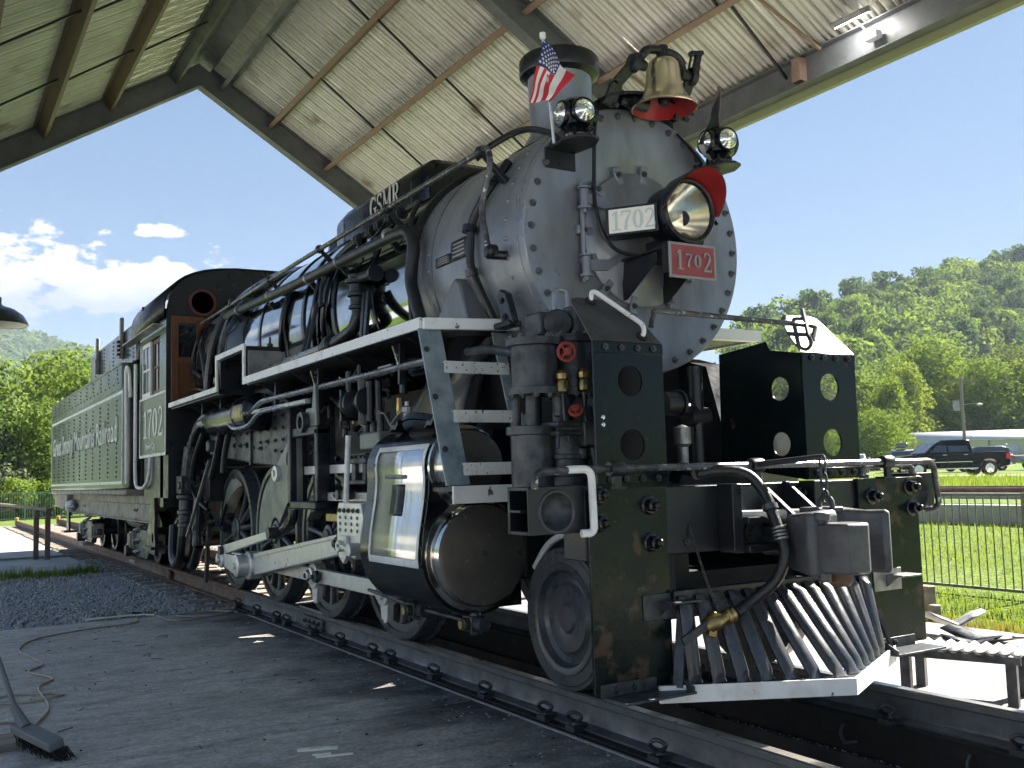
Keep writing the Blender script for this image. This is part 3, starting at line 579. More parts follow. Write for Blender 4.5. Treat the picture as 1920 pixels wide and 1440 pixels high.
def bolt(p, ax, parent, me=hexm, name='bolt'): return place(name, me, axis_mat(p, ax, random.random()), parent)
def onB(x, deg, r): a = math.radians(deg); return V((x, -math.sin(a) * r, ZB + math.cos(a) * r))   # point on the barrel, degrees from top towards the near side
# --- smokebox and boiler barrel
sb = MB().lathe((-1.78, 0, ZB), (1, 0, 0), [(RS - .005, 0), (RS - .005, 1.45), (RS - .002, 1.56), (RS - .002, 1.585)], 72, cap=False).build('smokebox', 'smokebox_grey', LO)
fr = MB().lathe((-.2, 0, ZB), (1, 0, 0), [(RS, -.05), (RS, .012), (RS - .006, .020), (.50, .024), (.49, .018), (0, .018)], 72).build('smokebox_front', 'smokebox_grey', LO)
for k in range(36):
    a = math.radians(k * 10 + 90 - 1); bolt((-.18, -math.sin(a) * .848, ZB + math.cos(a) * .848), (1, 0, 0), fr, hexg)
bandm = MB().lathe((-.42, 0, ZB), (1, 0, 0), [(RS + .001, 0), (RS + .006, .003), (RS + .006, .167), (RS + .001, .170)], 72, cap=False).build('smokebox_band', 'smokebox_grey', sb)
for k in range(30):
    for xx in (-.395, -1.52): place('rivet', rivm, axis_mat(onB(xx, k * 8 - 60, RS + (.005 if xx > -1 else -.004)), onB(0, k * 8 - 60, 1) - V((0, 0, ZB))), sb)
seam = MB().lathe((-1.56, 0, ZB), (1, 0, 0), [(RS - .003, 0), (RS + .004, .002), (RS + .004, .08), (RS - .003, .082)], 72, cap=False).build('seam_strap', 'boiler_grey', sb)
# smokebox door
do = MB().lathe((-.18, 0, ZB), (1, 0, 0), [(.455, 0), (.455, .018), (.445, .026), (.36, .034), (.34, .050), (.2, .072), (0, .082)], 56).build('smokebox_door', 'smokebox_grey', LO)
for dg, rr in ((-6, .45), (22, .45), (48, .45), (88, .46), (112, .46), (-150, .45), (-118, .45), (-75, .45), (-40, .45), (170, .46), (140, .46)):
    a = math.radians(dg); c = V((-.16, -math.sin(a) * rr, ZB + math.cos(a) * rr)); rd = V((0, -math.sin(a), math.cos(a)))
    d = MB(); d.bar(c - rd * .065, c + rd * .05, .055, .03, (1, 0, 0)); d.bar(c + rd * .03, c + rd * .06, .06, .045, (1, 0, 0)); dd = d.build('door_dog', 'smokebox_grey', do, bevel=.008)
    bolt(c + V((.016, 0, 0)) + rd * .005, (1, 0, 0), dd, hexs)
for zc in (3.053, 2.609):
    h = MB(); h.cyl((-.12, -.475, zc - .055), (-.12, -.475, zc + .055), .030, 14); h.cyl((-.12, -.475, zc - .075), (-.12, -.475, zc - .058), .045, 14); h.cyl((-.12, -.475, zc + .058), (-.12, -.475, zc + .07), .045, 14)
    s_ = 1 if zc > ZB else -1
    h.prism([(-.475, zc - .035), (-.475, zc + .035), (-.30, zc - s_ * .02 + .03), (-.12, zc - s_ * .13 + .02), (-.10, zc - s_ * .13 - .02), (-.30, zc - s_ * .02 - .04)], (-.142, 0, 0), (0, 1, 0), (0, 0, 1), .03)
    h.cyl((-.12, -.475, zc - .10), (-.12, -.475, zc - .075), .016, 8); h.build('door_hinge', 'smokebox_grey', do)
MB().tube([(-.145, -.475, 2.5), (-.145, -.475, 3.16)], .016, 8).build('hinge_post', 'smokebox_grey', do)
# --- headlight on its shelf
hs = MB(); hs.box(-.12, .34, -.20, .20, 2.655, 2.668)
for y in (-.17, .17): hs.prism([(-.14, 2.655), (.22, 2.655), (.22, 2.60), (-.10, 2.40), (-.14, 2.40)], (0, y + .006, 0), (1, 0, 0), (0, 0, 1), .012)
hs.box(.0, .25, -.085, -.075, 2.668, 2.76); hs.box(.0, .25, .075, .085, 2.668, 2.76)
hs.build('headlight_shelf', 'black_satin', LO, bevel=.003)
HL = V((.13, 0, 2.905)); hl = MB().lathe(HL, (1, 0, 0), [(.10, -.06), (.16, -.04), (.185, .0), (.19, .05), (.19, .18), (.205, .182), (.21, .19), (.21, .222), (.198, .232), (.185, .226), (.18, .19)], 40, cap=False).build('headlight', 'black_satin', LO)
MB().lathe(HL, (1, 0, 0), [(.03, -.02), (.07, .02), (.11, .07), (.15, .14), (.178, .2)], 36, cap=False).build('reflector', 'reflector', hl)
MB().lathe(HL, (1, 0, 0), [(0, .0), (.025, .0), (.03, .05), (.02, .085), (0, .095)], 14).build('bulb', 'cream_lens', hl)
MB().lathe(HL, (1, 0, 0), [(.186, .205), (.186, .215), (.12, .225), (0, .232)], 40).build('lens', 'lens_glass', hl)
vs = []; nv = 28
for i in range(nv + 1):
    a = math.radians(-95 + 190 * i / nv); d_ = .02 + .20 * max(0, math.cos(a * .92)) ** .8
    vs.append([V((HL.x + .20 + q * d_, -math.sin(a) * (.213 + .012 * q), HL.z + math.cos(a) * (.213 + .012 * q) + .0)) for q in (0, .35, .7, 1)])
vz = MB().grid(vs).build('visor', 'black_satin', hl); sd = vz.modifiers.new('thick', 'SOLIDIFY'); sd.thickness = .004; sd.offset = 1
vi = MB().grid([[p + (V((0, HL.y - p.y, HL.z - p.z)).normalized() * .004) for p in r] for r in vs]).build('visor_lining', 'red_paint', hl)
tb = MB(); tb.box(.26, .33, -.022, .022, 2.68, 2.71); tb.bar((.30, .215, 2.93), (.34, .235, 2.84), .012, .02); tb.build('latch', 'black_satin', hl)
# number boards either side
for s in (-1, 1):
    # face looks forward and outward
    c = V((.14, s * .30, 2.865)); e1 = V((.79, .62, 0)).normalized() if s < 0 else V((-.79, .62, 0)).normalized(); nn = V((e1.y, -e1.x, 0)); e2 = V((0, 0, 1))
    M_ = Matrix(((e1.x, nn.x, 0, c.x), (e1.y, nn.y, 0, c.y), (0, 0, 1, c.z), (0, 0, 0, 1)))
    b = MB().box(-.17, .17, -.14, 0, -.093, .093).xf(M_); bo = b.build('number_board', 'black_satin', LO, bevel=.006)
    MB().box(-.148, .148, .0, .003, -.077, .077).xf(M_).build('lit_panel', 'cream_lens', bo, bevel=.002)
    lt, wd = lettering('1702', c + nn * .0035 - e1 * .13 - e2 * .062, e1, e2, .124, .001, 1.0, .03); lt.build('digits', 'pale_ink', bo)
# front number plate
NPc = V((.36, 0, 2.575)); pl = MB().box(.345, .36, -.19, .19, 2.465, 2.69).build('number_plate', 'plate_grey', LO, bevel=.004)
MB().box(.36, .363, -.172, .172, 2.482, 2.673).build('plate_field', 'plate_red', pl)
x = -.145
for ch, hh in (('1', .125), ('7', .085), ('0', .085), ('2', .125)):
    lt, wd = lettering(ch, (.363, x, 2.515 + (.02 if hh < .1 else 0)), (0, 1, 0), (0, 0, 1), hh, .008, 1.0 if hh > .1 else 1.15, .05, 1.05); lt.build('digit', 'plate_grey', pl); x += wd + .01
for q_ in ((.30, .345, -.20, -.185, 2.50, 2.68), (.30, .345, .185, .20, 2.50, 2.68), (.2, .345, -.12, -.10, 2.56, 2.66), (.2, .345, .10, .12, 2.56, 2.66)): MB().box(*q_).build('plate_bracket', 'black_satin', pl)
# headlight cable
MB().tube(crv([(-.15, -.30, 3.75), (-.13, -.36, 3.55), (-.12, -.385, 3.3), (-.11, -.40, 3.1), (-.09, -.40, 2.95), (-.06, -.37, 2.80), (-.02, -.30, 2.70), (.04, -.18, 2.66)], 6), .013, 8).build('headlight_cable', 'rubber', LO)
MB().tube(crv([(-.15, .36, 3.62), (-.14, .5, 3.5), (-.13, .62, 3.36)], 6), .010, 8).build('lamp_cable', 'rubber', LO)
# --- stack
st = MB().lathe((-1.05, 0, 3.60), (0, 0, 1), [(.30, 0), (.26, .12), (.24, .20), (.235, .30), (.243, .66), (.248, .67), (.285, .69), (.29, .70), (.29, .80), (.283, .815), (.22, .815), (.215, .5)], 48, cap=False).build('smokestack', 'smokebox_grey', LO)
MB().lathe((-1.05, 0, 3.60), (0, 0, 1), [(.251, .66), (.30, .685), (.305, .70), (.305, .80), (.29, .822), (.215, .822)], 48, cap=False).build('stack_lip', 'black_satin', st)
sdl = MB(); P = []
for i in range(33):
    a = 2 * math.pi * i / 32; row = []
    for r_ in (.245, .30, .40): xx = -1.05 + r_ * math.cos(a); yy = r_ * math.sin(a); row.append((xx, yy, math.sqrt(max(.01, (RS + .012) ** 2 - yy * yy)) + ZB + (.10 if r_ < .25 else .02 if r_ < .35 else 0)))
    P.append(row)
sdl.grid(P).build('stack_saddle', 'smokebox_grey', st)
# --- bell
BC = V((.07, .07, 3.985)); be = MB().lathe(BC, (0, 0, -1), [(.0, -.03), (.05, -.028), (.085, -.015), (.105, .01), (.113, .05), (.118, .12), (.132, .19), (.158, .245), (.195, .285), (.218, .302), (.220, .312), (.212, .316)], 48, cap=False).build('bell', 'brass', LO)
MB().lathe(BC, (0, 0, -1), [(.09, .02), (.105, .12), (.125, .19), (.15, .245), (.188, .287), (.211, .314)], 48, cap=False).build('bell_lining', 'red_paint', be)
MB().lathe(BC, (0, 0, -1), [(.012, .05), (.014, .22), (.038, .235), (.042, .262), (.03, .288), (.0, .293)], 16).build('clapper', 'black_satin', be)
yk = MB(); yk.tube(crv([BC + V((0, -.185, -.05)), BC + V((0, -.17, .02)), BC + V((0, -.12, .07)), BC + V((0, 0, .085)), BC + V((0, .12, .07)), BC + V((0, .17, .02)), BC + V((0, .185, -.05))], 6), [.022] * 6 + [.03] * 25 + [.022] * 6, 10)
yk.cyl(BC + V((0, 0, .02)), BC + V((0, 0, .115)), .04, 14)
for s in (-1, 1): yk.cyl(BC + V((0, s * .155, -.05)), BC + V((0, s * .27, -.05)), .036, 14)
yk.build('bell_yoke', 'black_satin', LO)
sd_ = MB()
for s in (-1, 1):
    yb = s * .30; pts = [(BC.x - .10, yb * 1.0 - .02, 3.66), (BC.x - .05, yb * .95, 3.80), (BC.x, BC.y + s * .245, 3.935)]
    sd_.bar(pts[0], pts[1], .035, .09, (0, 1, 0)); sd_.bar(pts[1], pts[2], .035, .075, (0, 1, 0)); sd_.lathe((BC.x, BC.y + s * .225, BC.z - .05), (0, s, 0), [(.062, 0), (.062, .045), (.04, .05)], 16)
    sd_.cb((BC.x, BC.y + s * .245, BC.z - .02), (.10, .04, .05))
prf = [(-.36, 3.655), (.26, 3.70), (.36, 3.66), (.36, 3.60), (0, 3.715), (-.36, 3.60)]
P = []
for i in range(13):
    yy = -.37 + .74 * i / 12; zt = ZB + math.sqrt(RS ** 2 - yy ** 2); P.append([(-.20, yy, zt - .02), (-.20, yy, zt + .055), (.02, yy, zt + .055), (.02, yy, zt + .03)])
sd_.grid(P); sd_.build('bell_stand', 'black_satin', LO, bevel=.006)
lv = MB(); lv.bar(BC + V((0, .275, -.06)), BC + V((0, .30, .05)), .03, .05, (0, 1, 0)); lv.bar(BC + V((0, .30, .05)), BC + V((-.01, .33, .13)), .03, .045, (0, 1, 0)); lv.bar(BC + V((0, .36, .14)), BC + V((-.02, .26, .125)), .04, .03); lv.tube([BC + V((0, .26, .12)), BC + V((0, .235, .03)), BC + V((0, .22, -.04))], .009, 8); lv.build('bell_arm', 'black_satin', LO, bevel=.004)
lo_ = MB(); lo_.cyl((-.06, -.13, 3.735), (-.06, .02, 3.735), .05, 16); lo_.cyl((-.06, -.20, 3.735), (-.06, -.13, 3.735), .035, 14); lo_.build('bell_ringer', 'black_satin', LO)
for s in (-1, 1): bolt((.0, s * .30 + .02, 3.66), (1, 0, 0), LO, hexs)
# --- marker lamps on their shelves
for s in (-1, 1):
    c = V((.0, s * .60, 3.535))
    sh = MB(); sh.prism([(-.16, -.10), (.02, -.13), (.13, -.08), (.16, 0), (.13, .08), (.02, .13), (-.16, .10)], c + V((0, 0, -.185)), (1, 0, 0), (0, 1, 0), .02)
    sh.box(-.19, -.165, c.y - .10 - .03 * (s < 0), c.y + .10, c.z - .30, c.z - .165); shelf = sh.build('lamp_shelf', 'black_satin', LO, bevel=.004)
    lp = MB().lathe(c, (0, 0, 1), [(.05, -.165), (.085, -.15), (.09, -.135), (.06, -.12), (.075, -.10), (.105, -.075), (.112, -.02), (.112, .03), (.10, .075), (.07, .10), (.03, .112), (.0, .115)], 24).build('marker_lamp', 'black_gloss', LO)
    for ax in (V((1, -.12 * 1, 0)), V((-.10, -1, 0)), V((0, 1, 0))):
        ax.normalize(); ld = MB().lathe(c + ax * .07, ax, [(.085, 0), (.088, .035), (.082, .048), (.073, .05)], 24, cap=False).build('lens_ring', 'black_gloss', lp)
        MB().lathe(c + ax * .07, ax, [(.073, .046), (.06, .058), (.058, .052), (.045, .064), (.043, .058), (.028, .068), (.026, .062), (.0, .072)], 24, cap=False).build('fresnel_lens', 'lens_silver', lp)
        MB().lathe(c + ax * .07, ax, [(.072, .03), (.0, .012)], 20, cap=False).build('lamp_mirror', 'chrome', lp)
    for k in range(4): a = math.pi / 4 + k * math.pi / 2; MB().tube([c + V((.085 * math.cos(a), .085 * math.sin(a), -.165)), c + V((.075 * math.cos(a), .075 * math.sin(a), -.10))], .012, 6).build('lamp_foot', 'black_gloss', lp)
    MB().cyl(c + V((-.13, -.075, -.165)), c + V((-.13, -.075, -.13)), .035, 12).build('flag_socket', 'black_gloss', lp)
# --- boiler jacket
SBX = -1.78
jk = MB().lathe((-6.35, 0, ZB), (1, 0, 0), [(.965, 0), (.965, 1.2), (.945, 2.6), (.93, 4.585)], 96, cap=False).build('boiler_jacket', 'planished', LO)
jf = lambda x: .93 + .035 * min(1, max(0, (-1.78 - x) / 3.4))
MB().lathe((SBX - .02, 0, ZB), (1, 0, 0), [(.90, .03), (.944, .02), (.95, .01), (.95, -.04), (.944, -.05)], 96, cap=False).build('jacket_ring', 'black_satin', jk)
for x in (-2.55, -3.40, -3.62, -4.20, -4.78, -5.6, -6.25):
    MB().lathe((x, 0, ZB), (1, 0, 0), [(jf(x), -.036), (jf(x) + .012, -.032), (jf(x) + .012, .032), (jf(x), .036)], 96, cap=False).build('jacket_band', 'black_gloss', jk)
MB().lathe((-8.3, 0, ZB + .02), (1, 0, 0), [(1.06, 0), (1.06, 1.75), (.97, 2.0)], 72, cap=False).build('firebox_wrapper', 'black_gloss', LO)
# firebox below
fb = MB().prism([(-4.75, 2.3), (-4.72, 1.55), (-4.95, 1.42), (-5.9, 1.47), (-7.75, 1.62), (-7.75, 2.3)], (0, -.93, 0), (1, 0, 0), (0, 0, 1), -1.86).build('firebox', 'iron_dark', LO, bevel=.02)
MB().box(-6.05, -6.0, -.955, -.93, 1.47, 2.25).build('firebox_seam', 'iron_dark', fb)
for i in range(11):
    for k in range(5):
        if random.random() < .85: bolt((-4.9 - i * .26, -.932, 1.58 + k * .125 + (.02 * i if k == 0 else 0)), (0, -1, 0), fb, hexs if (i + k) % 3 else hexm)
# --- dome casing
dm = MB(); P = []
def rrect(hw, z0, z1, r, n=6):
    o = [(-hw, z0), (-hw, z1 - r)]
    for i in range(1, n + 1): a = math.pi - math.pi / 2 * i / n; o.append((-hw + r + r * math.cos(a), z1 - r + r * math.sin(a)))
    for i in range(n + 1): a = math.pi / 2 - math.pi / 2 * i / n; o.append((hw - r + r * math.cos(a), z1 - r + r * math.sin(a)))
    return o + [(hw, z0)]
for x, hw, zt, r in ((-4.63, .40, 3.93, .12), (-4.55, .46, 4.0, .14), (-4.3, .475, 4.025, .14), (-2.75, .475, 4.025, .14), (-2.47, .47, 4.015, .14), (-2.40, .44, 3.96, .14), (-1.98, .43, 3.80, .12), (-1.70, .38, 3.72, .1)):
    if x < -2.2: P.append([(x, a, b) for a, b in rrect(hw, 3.45, zt, r)])
dm.grid(P); n_ = len(P[0]); dm.f += [tuple(range(n_)), tuple(len(dm.v) - n_ + i for i in range(n_))]
dome = dm.build('dome_casing', 'black_gloss', LO, bevel=.02)
sk = MB(); P = []
for x, hw in ((-2.44, .46), (-2.15, .44), (-1.80, .30), (-1.62, .12)): P.append([(x, hw * q, ZB + math.sqrt(.95 ** 2 - (hw * q) ** 2) + (.30 if x < -2.3 else .20 if x < -2 else .06 if x < -1.7 else 0)) for q in (-1, -.6, -.2, .2, .6, 1)])
for x in (-4.32, -2.72): 
    MB().prism([(-.478, 3.5), (-.478, 3.86), (-.40, 3.97), (-.38, 3.95), (-.458, 3.85), (-.458, 3.5)], (x, 0, 0), (0, 1, 0), (0, 0, 1), .03).build('casing_strap', 'black_satin', dome)
lt, wd = lettering('GSMR', (-3.62, -.482, 3.74), (1, 0, 0), (0, 0, 1), .20, .003, 1.12, .04); lt.build('lettering', 'lettering_silver', dome)
MB().lathe((-5.3, 0, 3.74), (0, 0, 1), [(.26, 0), (.26, .14), (.2, .22), (0, .25)], 24).build('steam_dome', 'black_gloss', LO)
# --- handrail near side with stanchions, and front loop
HR = [(-8.1, -1.0, 3.36), (-4.2, -1.0, 3.40), (-.62, -1.0, 3.405)]
hr = MB().tube(HR + rnd([(-.62, -1.0, 3.405), (-.45, -1.0, 3.42), (-.40, -1.0, 3.30), (-.50, -1.03, 3.0), (-.46, -1.0, 2.72)], .09)[1:], .021, 10).build('handrail', 'handrail_paint', LO)
for x in (-.53, -2.06, -3.59, -5.12, -6.6):
    k = MB(); k.lathe((x, -1.0, 3.40), (1, 0, 0), [(.0, -.04), (.034, -.03), (.042, 0), (.034, .03), (0, .04)], 14); q = onB(x, 64, jf(x) - .02); k.tube([(x, -1.0, 3.40), q], [.018, .03], 10); k.build('stanchion', 'black_satin', hr)
k = MB(); k.lathe((-.46, -.985, 2.72), (0, -1, 0), [(.05, -.03), (.05, .02), (.03, .04), (0, .045)], 16); k.tube([(-.46, -.985, 2.70), (-.40, -.90, 2.69)], .03, 10); k.build('rail_socket', 'black_satin', hr)
MB().tube(crv([(-.47, .98, 3.40), (-2, 1.0, 3.40), (-8, 1.0, 3.36)], 4), .02, 8).build('handrail', 'black_satin', LO)
# curved pipe over the smokebox to the lamp
MB().tube(crv([(-.62, -.99, 3.38), (-.55, -.90, 3.47), (-.42, -.74, 3.555), (-.25, -.66, 3.50), (-.16, -.62, 3.42)], 6), .022, 10).build('lamp_conduit', 'black_satin', LO)
# --- pipes on smokebox flank
def pipe(name, pts, r, m_='black_satin', par=None, rr=.08, n=10): return MB().tube(rnd(pts, rr, 5), r, n).build(name, m_, par or LO)
pp = pipe('drain_pipe', [onB(-.62, 52, .93), onB(-.68, 68, .95), onB(-.80, 80, .955), onB(-.82, 98, .955), onB(-.75, 112, .955), onB(-.70, 126, .99)], .03)
for dg, r_ in ((81, .05), (99, .045)):
    c0 = onB(-.81, dg, .955); c1 = onB(-.81, dg + 3, .955); MB().tube([c0, c1], r_, 12).build('pipe_union', 'black_satin', pp)
bp_ = pipe('lagged_pipe', [(-6.45, -.95, 3.28), (-4.2, -.985, 3.20), (-2.0, -.98, 3.17), (-1.72, -.97, 3.155), (-1.62, -.975, 3.02), (-1.66, -1.0, 2.75), (-1.50, -1.0, 2.45), (-1.45, -1.0, 2.33)], .048, 'lagging', rr=.10, n=14)
for x in (-6.4, -5.2, -3.95, -3.15, -2.08):
    MB().lathe((x, -.96 - (.02 if x > -4.5 else .005), 3.28 - .042 * (x + 6.45) / 1.5 if x < -4.2 else 3.195), (1, 0, 0), [(.053, -.02), (.058, -.012), (.058, .012), (.053, .02)], 14).build('pipe_band', 'tread_grey', bp_)
    MB().bar((x, -.965, 3.17), onB(x, 74, .93), .03, .05).build('pipe_bracket', 'black_satin', bp_)
pipe('lubricator_pipe', [(-1.74, -.95, 2.4), (-1.74, -.975, 2.9), (-1.76, -.93, 3.28), (-1.80, -.83, 3.42), (-2.05, -.83, 3.42)], .020, rr=.12)
pv = pipe('injector_pipe', [(-2.1, -.80, 3.43), (-2.5, -.83, 3.40), (-3.2, -.86, 3.36), (-3.5, -.87, 3.30), (-3.60, -.97, 3.10), (-3.55, -1.0, 2.85)], .032, rr=.1)
for x in (-2.2, -2.35, -2.55, -2.7, -2.95):
    MB().lathe((x, -.815 - (-2.1 - x) * .06, 3.425 - (-2.1 - x) * .075), (1, 0, -.1), [(.03, -.05), (.052, -.045), (.052, -.015), (.042, -.01), (.042, .015), (.055, .02), (.055, .045), (.03, .05)], 10).build('pipe_fitting', 'black_satin', pv)
for x, z in ((-2.4, 3.3), (-2.9, 3.25), (-3.1, 3.22)):
    MB().tube(crv([(x, -.85, z + .1), (x + .05, -.92, z + .02), (x - .06, -.97, z - .06)], 5), .010, 6).build('drain_tube', 'black_satin', pv)
# mid bands of pipes crossing the jacket
for x0, a0, a1 in ((-3.50, 62, 118), (-3.78, 70, 120), (-4.7, 66, 116)):
    MB().tube([onB(x0 - .25 * (i / 12.) ** 2, a0 + (a1 - a0) * i / 12, jf(x0) + .03) for i in range(13)], .028, 10).build('down_pipe', 'black_gloss', LO)
# check valve on the jacket
cv = MB(); cv.lathe((-2.62, -1.03, 2.82), (0, 0, 1), [(.05, -.22), (.05, -.14), (.075, -.135), (.075, -.11), (.06, -.1), (.06, -.04), (.085, -.03), (.085, .0), (.065, .01), (.065, .07), (.10, .08), (.10, .11), (.075, .12), (.075, .15), (.0, .16)], 16)
cv.cyl((-2.62, -1.03, 2.86), (-2.62, -.90, 2.86), .055, 14); cv.cyl((-2.55, -1.03, 2.93), (-2.30, -1.0, 2.93), .045, 12); cv.cyl((-2.33, -1.0, 2.93), (-2.29, -1.0, 2.93), .07, 10)
vb = cv.build('check_valve', 'black_satin', LO)
for k in range(6): a = k * math.pi / 3; bolt((-2.62 + .08 * math.cos(a), -1.03 + .08 * math.sin(a), 2.925), (0, 0, 1), vb, hexs)
MB().tube(rnd([(-2.62, -1.03, 2.62), (-2.66, -1.05, 2.52), (-2.95, -1.07, 2.46), (-3.3, -1.08, 2.44)], .12), .055, 14).build('feed_elbow', 'black_satin', vb)
MB().lathe((-3.12, -1.075, 2.45), (1, 0, .03), [(.07, -.05), (.085, -.04), (.085, -.01), (.07, 0), (.085, .01), (.085, .04), (.07, .05)], 14).build('pipe_union', 'black_satin', vb)
MB().tube([(-3.3, -1.08, 2.44), (-4.9, -1.09, 2.42), (-5.2, -1.09, 2.41)], .042, 12).build('feed_pipe', 'pipe_grey', vb)
for x in (-3.75, -3.85): MB().tube([onB(x, 84, .97), (x + .02, -1.09, 2.43), (x + .02, -1.09, 2.36)], .022, 8).build('pipe_clip', 'black_satin', vb)
for x in (-2.48, -2.40): MB().bar((x, -1.02, 2.80), (x + .10, -1.10, 2.36), .028, .05, (1, 0, 0)).build('valve_strut', 'black_satin', vb)
wv = MB(); wv.lathe((-4.95, -1.05, 2.42), (0, 0, 1), [(.025, 0), (.025, .12), (.045, .13), (.045, .19), (.03, .2), (.03, .27), (.012, .28), (.012, .34)], 10); wv.bar((-4.88, -1.08, 2.64), (-5.0, -1.04, 2.6), .02, .02); wv.build('washout_valve', 'black_satin', LO)
# builder's plates
for x0, x1, d0, d1 in ((-.93, -1.16, 83, 92), (-1.18, -1.40, 87.5, 92)):
    P = [[onB(x, d, RS + .006) for d in np.linspace(d0, d1, 5)] for x in (x0, x1)]
    o = MB().grid(P).build('builder_plate', 'iron_dark', sb); md = o.modifiers.new('thick', 'SOLIDIFY'); md.thickness = .008
    for k in range(4):
        dd = d0 + (d1 - d0) * (k + .8) / 5; MB().grid([[onB(x, d, RS + .008) for d in (dd, dd + (d1 - d0) * .07)] for x in (x0 - .03, x1 + .03)]).build('plate_line', 'plate_grey', o)
# triangular brace cover and bracket under the smokebox flank
tr = MB().prism([(-1.42, 2.30), (-.86, 2.30), (-.96, 2.62), (-1.03, 2.66), (-1.10, 2.62)], (0, -.955, 0), (1, 0, 0), (0, 0, 1), -.22).build('steam_pipe_cover', 'boiler_grey', LO, bevel=.02)
bk = MB(); bk.prism([(-.50, 2.44), (-.46, 2.48), (-.38, 2.44), (-.30, 2.24), (-.44, 2.22)], (0, -.93, 0), (1, 0, 0), (0, 0, 1), -.05); bk.box(-.52, -.32, -.95, -.85, 2.22, 2.26); bko = bk.build('smokebox_bracket', 'black_satin', LO, bevel=.01)
bolt((-.44, -.931, 2.40), (0, -1, 0), bko, hexs); bolt((-.40, -.931, 2.29), (0, -1, 0), bko, hexs)
# --- running board with white edge
RB = MB(); RB.box(-4.82, -.74, -1.325, -.72, 2.245, 2.30); RB.build('running_board', 'black_satin', LO)
MB().box(-8.28, -5.9, -1.325, -.72, 2.245, 2.30).build('running_board', 'black_satin', LO)
MB().box(-5.9, -4.82, -1.325, -.72, 2.60, 2.645).build('running_board', 'black_satin', LO)
tp = MB(); tp.box(-4.826, -4.814, -1.315, -.75, 2.30, 2.60); tp.build('board_riser', 'tread_grey', LO)
mb = MB(); mb.box(-5.896, -5.886, -1.315, -.75, 2.30, 2.60); mb.build('board_riser', 'black_satin', LO)
eg = MB(); e_ = -1.345
eg.prism([(-.76, 2.24), (-.76, 2.315), (-4.80, 2.325), (-4.80, 2.665), (-5.915, 2.665), (-5.915, 2.325), (-8.28, 2.325), (-8.28, 2.268), (-5.86, 2.268), (-5.86, 2.61), (-4.855, 2.61), (-4.855, 2.255)], (0, e_, 0), (1, 0, 0), (0, 0, 1), .02)
eg.build('board_edge', 'white_paint', LO)
MB().prism([(-.76, -1.345), (-.72, -1.345), (-.565, -.72), (-.605, -.72)], (0, 0, 2.235), (1, 0, 0), (0, 1, 0), .075).build('board_edge', 'white_paint', LO, bevel=.004)
MB().prism([(-.775, -1.32), (-.62, -.72), (-.9, -.72), (-.9, -1.32)], (0, 0, 2.25), (1, 0, 0), (0, 1, 0), .03).build('board_tip', 'black_satin', LO)
for x in (-1.15, -2.3, -3.6, -4.6, -6.6, -7.6): MB().prism([(-1.28, 2.24), (-.75, 2.24), (-.75, 1.95)], (x, 0, 0), (0, 1, 0), (0, 0, 1), .02).build('board_bracket', 'black_satin', LO)
for x in (-1.55, -3.3): MB().bar((x, -1.18, 2.24), (x + .03, -1.15, 2.10), .02, .05, (0, 1, 0)).build('pipe_hanger', 'handrail_paint', LO)
# far running board edge seen beyond the smokebox
MB().box(-8.3, -.5, .72, 1.325, 2.245, 2.30).build('running_board', 'black_satin', LO); MB().box(-8.3, -.42, 1.325, 1.345, 2.235, 2.315).build('board_edge', 'white_paint', LO); MB().box(-.5, -.42, .70, 1.325, 2.235, 2.315).build('board_edge', 'white_paint', LO)
# --- ladder up to the running board
ld = MB(); ladder = None
def lp_(y, t): return V((-.40 - .355 * t, y, 1.225 + 1.015 * t))
for i, y in enumerate((-1.295, -.745)):
    a, b = lp_(y, 0), lp_(y, 1); q = MB(); q.bar(a, b, .165, .014, (1, 0, .35)); st_ = q.build('ladder_stringer', 'ladder_paint', LO, bevel=.002)
    for t in (.22, .55, .86): bolt(lp_(y - .05, t) + V((.006, 0, 0)), (1, 0, .35), st_, hexs)
rg = MB(); 
for t in (.78, .46, .13):
    c = lp_(-1.01, t) + V((.03, 0, 0)); q = MB(); q.box(c.x - .16, c.x, -1.245, -.765, c.z - .006, c.z + .006); q.box(c.x - .004, c.x + .006, -1.245, -.765, c.z - .072, c.z + .006)
    r_ = q.build('ladder_rung', 'white_chipped', LO)
    dm_ = MB()
    for i in range(16):
        for k in range(2):
            y = -1.23 + i * .030 + .008; z = c.z - .052 + k * .03; sg = 1 if (i + k) % 2 else -1; dm_.bar((c.x + .0075, y - .010, z - sg * .010), (c.x + .0075, y + .010, z + sg * .010), .006, .005, (1, 0, 0))
    tag(dm_.build('tread_pattern', 'white_chipped', r_, smooth=0), None, kind='stuff')
# foot step with white edge
MB().box(-.62, -.36, -1.36, -.72, 1.19, 1.215).build('foot_step', 'black_satin', LO)
MB().box(-.36, -.335, -1.36, -.60, 1.115, 1.222).build('step_edge', 'white_paint', LO, bevel=.003)
MB().box(-.45, -.37, -1.34, -1.17, 1.216, 1.226).build('ladder_foot', 'black_satin', LO); MB().box(-.45, -.37, -.84, -.68, 1.216, 1.226).build('ladder_foot', 'black_satin', LO)
MB().box(-.36, .75, -.72, -.66, 1.12, 1.2).build('step_bearer', 'black_grime', LO)
# --- frames and axles
for s in (-1, 1):
    MB().box(-9.4, .75, s * .53 - .05, s * .53 + .05, .62, 1.18).build('main_frame', 'black_grime', LO)
MB().box(-9.3, -7.6, -1.0, 1.0, 1.05, 1.45).build('cab_support', 'black_grime', LO); MB().box(-4.3, -1.9, -.6, .6, 1.2, 2.0).build('saddle_casting', 'black_grime', LO)
MB().box(-1.7, -.55, -.75, .75, .6, 2.1).build('cylinder_saddle', 'black_grime', LO, bevel=.03)
